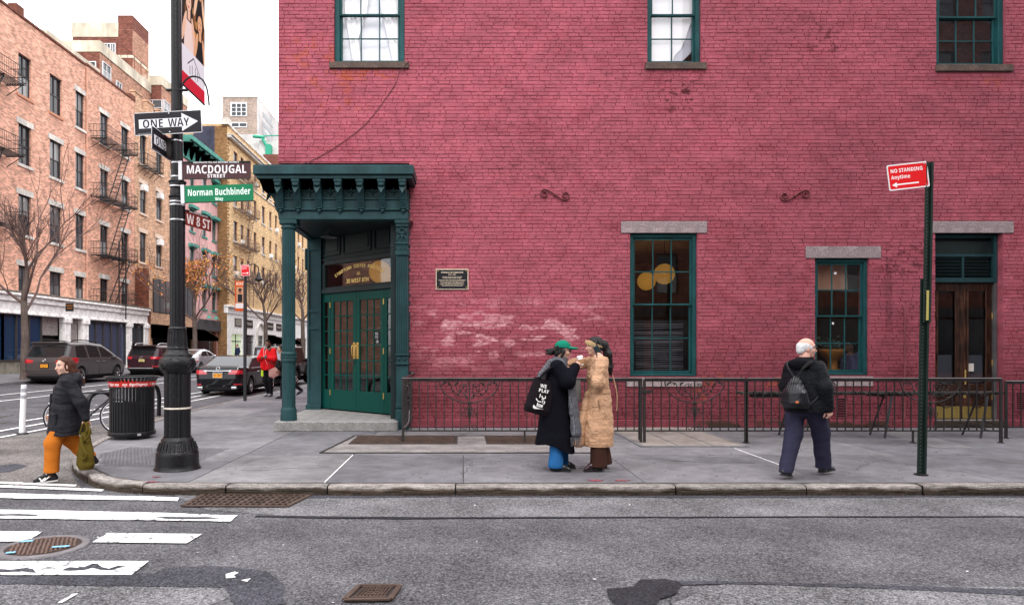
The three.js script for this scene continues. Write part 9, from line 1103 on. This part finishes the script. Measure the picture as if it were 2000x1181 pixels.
// 4. man walking away with a drawstring pack
{ const yw = 2.22, bx = 4.2, bz = -8.38, p = person('white-haired man in dark jacket and navy trousers walking away along the kerb', [bx, SW, bz], yw, { skin: [0.66, 0.37, 0.29], hs: 1.02, J: { neck: [0, 1.44, 0.02], head: [0, 1.578, 0.065], pel: [0, 0.94, 0], ch: [0, 1.24, 0.0] }, face: [-0.85, 0.05, 0],
    L: { sh: [0.175, 1.36, 0], el: [0.25, 1.1, 0.04], wr: [0.22, 0.9, 0.18], hip: [0.1, 0.92, -0.02], kn: [0.08, 0.52, -0.10], an: [0.05, 0.13, -0.36], toe: [0.06, 0.04, -0.23], hand: [[0, -0.5, 0.8], [-1, 0, 0], 1, 0.5] }, R: { sh: [-0.18, 1.36, 0], el: [-0.265, 1.1, -0.03], wr: [-0.28, 0.85, 0.03], hip: [-0.1, 0.92, 0.02], kn: [-0.1, 0.52, 0.22], an: [-0.08, 0.10, 0.33], toe: [-0.11, 0.075, 0.49], hand: [[-0.1, -1, 0.25], [0.9, 0, 0.3], -1, 0.6] } });
  const jk = mat([0.007, 0.008, 0.011], { rough: 0.5, specularIntensity: 0.2, bumpMap: rep(T.fine, 8), bumpScale: 0.008 }), coat = uni([stack([[0.78, 0, 0.0, 0.245, 0.19], [0.86, 0, 0, 0.25, 0.195], [1.0, 0, 0.01, 0.235, 0.185], [1.2, 0, 0.0, 0.215, 0.165], [1.33, 0, 0.0, 0.18, 0.13], [1.41, 0, 0.01, 0.12, 0.1]]), ...sleeve(p.Lf, 0.075, 0.078, 0.06, 0.05), ...sleeve(p.Rt, 0.076, 0.08, 0.062, 0.05)], 0.06);
  p.S('jacket', cut(wrinkle(wrinkle(coat, 0.02, 9, 12, 61), 0.014, 26, 24, 64), (x, y, z) => 0.80 - y), [-0.46, 0.74, -0.3], [0.46, 1.52, 0.36], 0.0105, jk);
  p.S('hood', wrinkle(uni([stack([[1.36, 0, -0.03, 0.13, 0.115], [1.42, 0, -0.02, 0.125, 0.115], [1.47, 0, 0.0, 0.10, 0.10]]), ell([0, 1.385, -0.13], [0.14, 0.075, 0.055], 0, -0.25)], 0.04), 0.022, 12, 16, 71), [-0.22, 1.26, -0.24], [0.22, 1.54, 0.18], 0.009, cloth([0.007, 0.007, 0.009]));
  p.S('trousers', cut(wrinkle(uni([cap(p.Lf.hip, p.Lf.kn, 0.125, 0.098), cap(p.Lf.kn, [0.05, 0.09, -0.355], 0.098, 0.08), cap(p.Rt.hip, p.Rt.kn, 0.125, 0.098), cap(p.Rt.kn, [-0.08, 0.08, 0.32], 0.098, 0.085), ell([0, 0.86, 0], [0.2, 0.14, 0.155])], 0.04), 0.026, 9, 10, 14), (x, y, z) => 0.085 - y), [-0.34, 0.06, -0.5], [0.34, 1.0, 0.46], 0.0105, cloth([0.028, 0.027, 0.05]));
  for (const l of [p.Lf, p.Rt]) shoe(p, l, M.shoe, 0, M.black);
  const wh = mat([0.62, 0.62, 0.63], { rough: 0.8 }); p.inHead('hair', strands(cut(uni([ell([0, 0.02, -0.02], [0.083, 0.085, 0.102]), ell([0, -0.03, -0.07], [0.07, 0.05, 0.045])], 0.02), (x, y, z) => y - 0.062 + Math.max(0, z + 0.01) * 0.5, (x, y, z) => z - 0.012 - (Math.abs(x) > 0.06 && y > -0.03 ? 0.03 : 0), (x, y, z) => -0.085 - y), 0.009, 70, 14, 15), [-0.12, -0.12, -0.15], [0.12, 0.1, 0.08], 0.005, wh); p.inHead('moustache', ell([0, -0.045, 0.088], [0.026, 0.008, 0.012]), [-0.05, -0.07, 0.06], [0.05, -0.02, 0.12], 0.005, wh);
  const gl = new B(); for (const k of [-1, 1]) { gl.tor(0.021, 0.0026, k * 0.03, 0.008, 0.101, 0, k * 0.2, 0, 6, 18); gl.rod([k * 0.05, 0.014, 0.096], [k * 0.08, 0.014, -0.02], 0.003); } gl.mesh('glasses', M.black, p.o).applyMatrix4(p.HM);
  const toW = (v) => V(...v).applyAxisAngle(V(0, 1, 0), yw).add(V(bx, SW, bz)), bk = thing('drawstring_backpack', 'glossy black drawstring backpack on the back of the white-haired man', 'backpack', toW([0.0, 0.98, -0.21]).toArray(), yw), lm = mat([0.009, 0.010, 0.013], { rough: 0.3, specularIntensity: 0.7 });
  const pl = (x, y, z) => { const a = Math.atan2(x, 0.3) * 30; return 0.006 * Math.sin(a * 2) * sst(0.05, 0.22, y); }; const bb = stack([[-0.12, 0, 0, 0.16, 0.07], [-0.06, 0, -0.02, 0.175, 0.09], [0.06, 0, -0.02, 0.155, 0.085], [0.18, 0, 0.0, 0.09, 0.05], [0.265, 0, 0.02, 0.04, 0.025]]); solid('pack', bk, wrinkle((x, y, z) => bb(x, y, z) + pl(x, y, z), 0.016, 10, 10, 17), [-0.25, -0.2, -0.16], [0.25, 0.32, 0.12], 0.0085, lm);
  const sp = new B(); for (const k of [-1, 1]) { sp.tube([[k * 0.02, 0.26, 0.0], [k * 0.09, 0.37, -0.005], [k * 0.14, 0.44, 0.08], [k * 0.15, 0.42, 0.2]], 0.006, 20, 5); sp.tube([[k * 0.02, 0.25, -0.005], [k * 0.1, 0.36, -0.0], [k * 0.155, 0.43, 0.08]], 0.005, 16, 5); sp.tube([[k * 0.16, -0.08, 0.0], [k * 0.2, -0.02, 0.06], [k * 0.22, 0.05, 0.14]], 0.006, 14, 5); } sp.mesh('strap', M.black, bk); const lg = new B(); lg.sph(0.025, -0.07, -0.045, -0.105, 10, 6, 1, 0.7, 0.3); lg.mesh('badge', mat([0.4, 0.12, 0.05], { rough: 0.5 }), bk); }

// 5. man in the red parka
{ const p = person('bearded man in bright red parka looking at his phone on the pavement', [-6.5, SW, -22.7], -0.35, { skin: [0.16, 0.085, 0.055], beard: true, brow: [0.01, 0.007, 0.006], lip: [0.14, 0.06, 0.05], res: 0.018, hres: 0.007, J: { neck: [0, 1.58, 0.0], head: [0, 1.74, 0.035], pel: [0, 1.02, 0], ch: [0, 1.36, 0] }, face: [0.15, 0.4, 0], hs: 1.02,
    L: { sh: [0.2, 1.52, 0], el: [0.27, 1.25, 0.06], wr: [0.12, 1.26, 0.25], hip: [0.1, 1.0, 0], kn: [0.1, 0.55, 0.06], an: [0.1, 0.09, 0.0], toe: [0.12, 0.035, 0.18], hand: [[-0.6, 0.2, 0.6], [0, 0.6, -0.3], 1, 0.6] }, R: { sh: [-0.2, 1.52, 0], el: [-0.29, 1.25, 0.06], wr: [-0.1, 1.30, 0.24], hip: [-0.1, 1.0, 0], kn: [-0.1, 0.55, 0.03], an: [-0.09, 0.09, -0.1], toe: [-0.1, 0.035, 0.07], hand: [[0.8, 0.1, 0.5], [0, -0.4, 0.6], -1, 0.7] } });
  const red = mat([0.62, 0.008, 0.012], { rough: 0.7, bumpMap: rep(T.fine, 8), bumpScale: 0.005 }); p.S('parka', cut(wrinkle(uni([stack([[0.86, 0, 0, 0.245, 0.185], [1.1, 0, 0, 0.235, 0.18], [1.3, 0, 0, 0.235, 0.165], [1.48, 0, 0, 0.2, 0.13], [1.56, 0, 0, 0.12, 0.1]]), ...sleeve(p.Lf, 0.1, 0.095, 0.065), ...sleeve(p.Rt, 0.1, 0.095, 0.065)], 0.05), 0.03, 8, 8, 81), (x, y, z) => 0.88 - y), [-0.48, 0.82, -0.3], [0.48, 1.66, 0.38], 0.016, red); const pk = new B(1); for (const k of [-1, 1]) { pk.cb(0.17, 0.18, 0.03, k * 0.12, 1.02, 0.18, 0.01, 0, k * 0.3); pk.cb(0.17, 0.05, 0.04, k * 0.12, 1.11, 0.185, 0.01, 0, k * 0.3); } pk.mesh('pocket', red, p.o);
  p.S('fur_collar', wrinkle(uni([ell([0, 1.58, -0.06], [0.16, 0.07, 0.09]), cap([-0.12, 1.6, -0.02], [-0.09, 1.55, 0.09], 0.04, 0.04), cap([0.12, 1.6, -0.02], [0.09, 1.55, 0.09], 0.04, 0.04)], 0.03), 0.03, 40, 40, 3), [-0.24, 1.46, -0.2], [0.24, 1.7, 0.17], 0.013, cloth([0.14, 0.10, 0.075])); p.S('trousers', wrinkle(uni([cap(p.Lf.hip, p.Lf.kn, 0.11, 0.085), cap(p.Lf.kn, p.Lf.an, 0.085, 0.06), cap(p.Rt.hip, p.Rt.kn, 0.11, 0.085), cap(p.Rt.kn, p.Rt.an, 0.085, 0.06)], 0.03), 0.02, 9, 9, 5), [-0.28, 0.05, -0.25], [0.28, 1.1, 0.25], 0.016, cloth([0.009, 0.009, 0.011]));
  for (const l of [p.Lf, p.Rt]) shoe(p, l, mat([0.3, 0.3, 0.32], { rough: 0.6 }), 0, M.black); p.inHead('hair', wrinkle(uni([skullCap(0.002, 0.06, -0.03), ell([0, 0.13, -0.02], [0.035, 0.03, 0.035])], 0.02), 0.008, 60, 60), [-0.12, -0.1, -0.14], [0.12, 0.19, 0.13], 0.008, mat([0.008, 0.007, 0.007], { rough: 0.9 })); p.inHead('beard', wrinkle(cut(uni([ell([0, -0.085, 0.045], [0.05, 0.045, 0.048]), ell([0, -0.05, 0.02], [0.068, 0.05, 0.05])], 0.02), (x, y, z) => y + 0.03 - Math.abs(x) * 0.3, (x, y, z) => -z - 0.02), 0.008, 60, 60), [-0.1, -0.16, -0.05], [0.1, 0.02, 0.13], 0.008, mat([0.008, 0.007, 0.007], { rough: 0.9 }));
  const e = new B(); e.tube([[-0.07, 1.74, 0.06], [-0.06, 1.5, 0.19], [0.02, 1.3, 0.25], [0.08, 1.3, 0.28]], 0.005, 30, 4); e.tube([[0.03, 1.66, 0.13], [0.02, 1.45, 0.2], [0.08, 1.32, 0.27]], 0.005, 30, 4); e.tube([[-0.02, 1.36, 0.24], [0.06, 1.2, 0.24], [0.12, 1.08, 0.24]], 0.005, 20, 4); e.mesh('earphone_cord', M.white, p.o); const tg = new B(); tg.cb(0.1, 0.22, 0.012, -0.17, 0.78, 0.1, 0.004, 0, 0.2); tg.mesh('lime_tag', mat([0.45, 0.62, 0.03], { rough: 0.7 }), p.o); const ph = thing('mobile_phone', 'black mobile phone in the hands of the man in the red parka', 'phone', [-6.5 + 0.0, SW + 1.32, -22.37]); const b = new B(); b.cb(0.08, 0.02, 0.15, 0, 0, 0, 0.005, 0.7); b.mesh('case', M.black, ph); }
// 6. woman passing behind the column, 7. distant passer-by, 8-9. two people inside the cafe
function simple(label, pos, turn, q) { const p = person(label, pos, turn, { res: 0.022, hres: 0.008, skin: [0.5, 0.3, 0.22], ...q }); p.S('coat', cut(wrinkle(uni([stack([[q.hem, 0, 0, 0.2, 0.16], [1.0, 0, 0, 0.19, 0.15], [1.25, 0, 0, 0.2, 0.14], [1.4, 0, 0, 0.13, 0.1]]), ...sleeve(p.Lf, 0.08, 0.075, 0.05), ...sleeve(p.Rt, 0.08, 0.075, 0.05)], 0.05), 0.025, 8, 8, 91), (x, y, z) => q.hem - y), [-0.46, q.hem - 0.06, -0.45], [0.46, 1.52, 0.5], 0.018, cloth(q.coat)); p.S('trousers', wrinkle(uni([cap(p.Lf.hip, p.Lf.kn, 0.095, 0.07), cap(p.Lf.kn, p.Lf.an, 0.068, 0.052), cap(p.Rt.hip, p.Rt.kn, 0.095, 0.07), cap(p.Rt.kn, p.Rt.an, 0.068, 0.052)], 0.03), 0.012, 9, 9, 5), [-0.3, 0.06, -0.62], [0.3, 1.0, 0.5], 0.018, cloth(q.legs ?? [0.012, 0.012, 0.015])); for (const l of [p.Lf, p.Rt]) shoe(p, l, M.shoe); p.inHead('hair', strands(uni([skullCap(0.004, 0.05, -0.06), ...(q.hair ?? [])], 0.03), 0.02, 60, 10, 7), [-0.16, -0.42, -0.22], [0.16, 0.17, 0.16], 0.009, mat(q.hairC ?? [0.012, 0.009, 0.008], { rough: 0.5 })); return p; }
{ simple('woman in black walking past behind the fluted portico column', [-5.63, SW, -21.75], -PI / 2 + 0.2, { coat: [0.012, 0.012, 0.013], hem: 0.80, J: { ch: [0, 1.24, 0.12], neck: [0, 1.42, 0.17], head: [0, 1.56, 0.22] }, L: { sh: [0.17, 1.36, 0.12], el: [0.25, 1.12, 0.1], wr: [0.2, 0.95, 0.26], kn: [0.1, 0.5, 0.15], an: [0.1, 0.09, 0.16], toe: [0.1, 0.035, 0.33], hand: [[0, -0.6, 0.8], [-1, 0, 0], 1, 0.5] }, R: { sh: [-0.17, 1.36, 0.12], kn: [-0.1, 0.52, -0.1], an: [-0.1, 0.26, -0.42], toe: [-0.1, 0.11, -0.3], wr: [-0.23, 0.9, 0.1] } });
  const g = thing('handbag', 'dusty pink leather bag carried by the woman behind the portico column', 'bag', [-6.02, SW + 0.84, -21.6], 0.1); g.rotation.z = 0.5; solid('bag_body', g, wrinkle(stack([[-0.16, 0, 0, 0.12, 0.06], [-0.05, 0, 0, 0.2, 0.08], [0.12, 0, 0, 0.12, 0.05]]), 0.02, 9, 9, 2), [-0.28, -0.26, -0.16], [0.28, 0.22, 0.16], 0.014, cloth([0.42, 0.22, 0.19])); const s = new B(); s.tube([[-0.1, 0.1, 0], [0.05, 0.35, 0], [0.15, 0.1, 0]], 0.012, 14, 5); s.mesh('strap', M.black, g);
  simple('distant passer-by in dark blue coat in front of the white shop base', [UX(463, 55), 0.40, -55], -0.6, { coat: [0.02, 0.03, 0.07], hem: 0.6, k: 1, res: 0.03, hres: 0.012 });
  simple('dark-haired woman in white top sitting inside the tall middle window', [UX(1246, 14.75), 0.30, -14.75], 1.7, { coat: [0.62, 0.62, 0.66], hem: 0.8, hair: [cap([0, 0, -0.06], [0.02, -0.3, -0.06], 0.075, 0.05), cap([0.06, 0, 0], [0.07, -0.28, 0.0], 0.035, 0.03)], skin: [0.3, 0.17, 0.12] });
  simple('dark-haired person in lavender shirt inside the narrow right window', [UX(1662, 15.6), 0.16, -15.6], -1.3, { coat: [0.26, 0.27, 0.52], hem: 0.8 });
  const w = thing('wooden_stand', 'turned orange wooden stand just inside the narrow right window', 'stand', [UX(1627, 14.9), 0.30, -14.9]); const b = new B(1); b.lathe([[0.2, 0], [0.2, 0.06], [0.1, 0.12], [0.11, 0.9], [0.13, 0.95], [0.1, 1.0], [0.1, 1.12], [0.13, 1.17], [0.22, 1.24], [0.27, 1.34], [0.27, 1.4], [0.0, 1.4]], 0, 0, 0, 24); b.mesh('pedestal', mat([0.5, 0.21, 0.05], { rough: 0.4 }), w);
  const pl = thing('potted_plant', 'leafy grey-green plant on the wooden stand inside the narrow right window', 'plant', [UX(1622, 14.9), 1.7, -14.95]), lf = new B(1), r = rnd(88); for (let i = 0; i < 70; i++) { const a = r() * 6.3, e = 0.2 + r() * 0.9, L = 0.12 + r() * 0.28; lf.add(new THREE.SphereGeometry(0.05, 5, 3), M4(Math.cos(a) * Math.cos(e) * L, Math.sin(e) * L * 0.8, Math.sin(a) * Math.cos(e) * L, r() * 3, r() * 6, r() * 3).multiply(new THREE.Matrix4().makeScale(1.1, 0.12, 0.6))); } const st = new B(); for (let i = 0; i < 12; i++) { const a = i * 0.52; st.rod([0, -0.02, 0], [Math.cos(a) * 0.2, 0.2 + 0.05 * (i % 3), Math.sin(a) * 0.2], 0.004, 0.002, 4); } st.mesh('stem', mat([0.1, 0.12, 0.06], { rough: 0.8 }), pl); tag(lf.mesh('leaves', mat([0.12, 0.17, 0.13], { rough: 0.7 }), pl), undefined, undefined, undefined, 'stuff'); }
scene.traverse((o) => { if (o.isMesh) { o.castShadow = true; o.receiveShadow = true; } });
renderer.render(scene, camera);
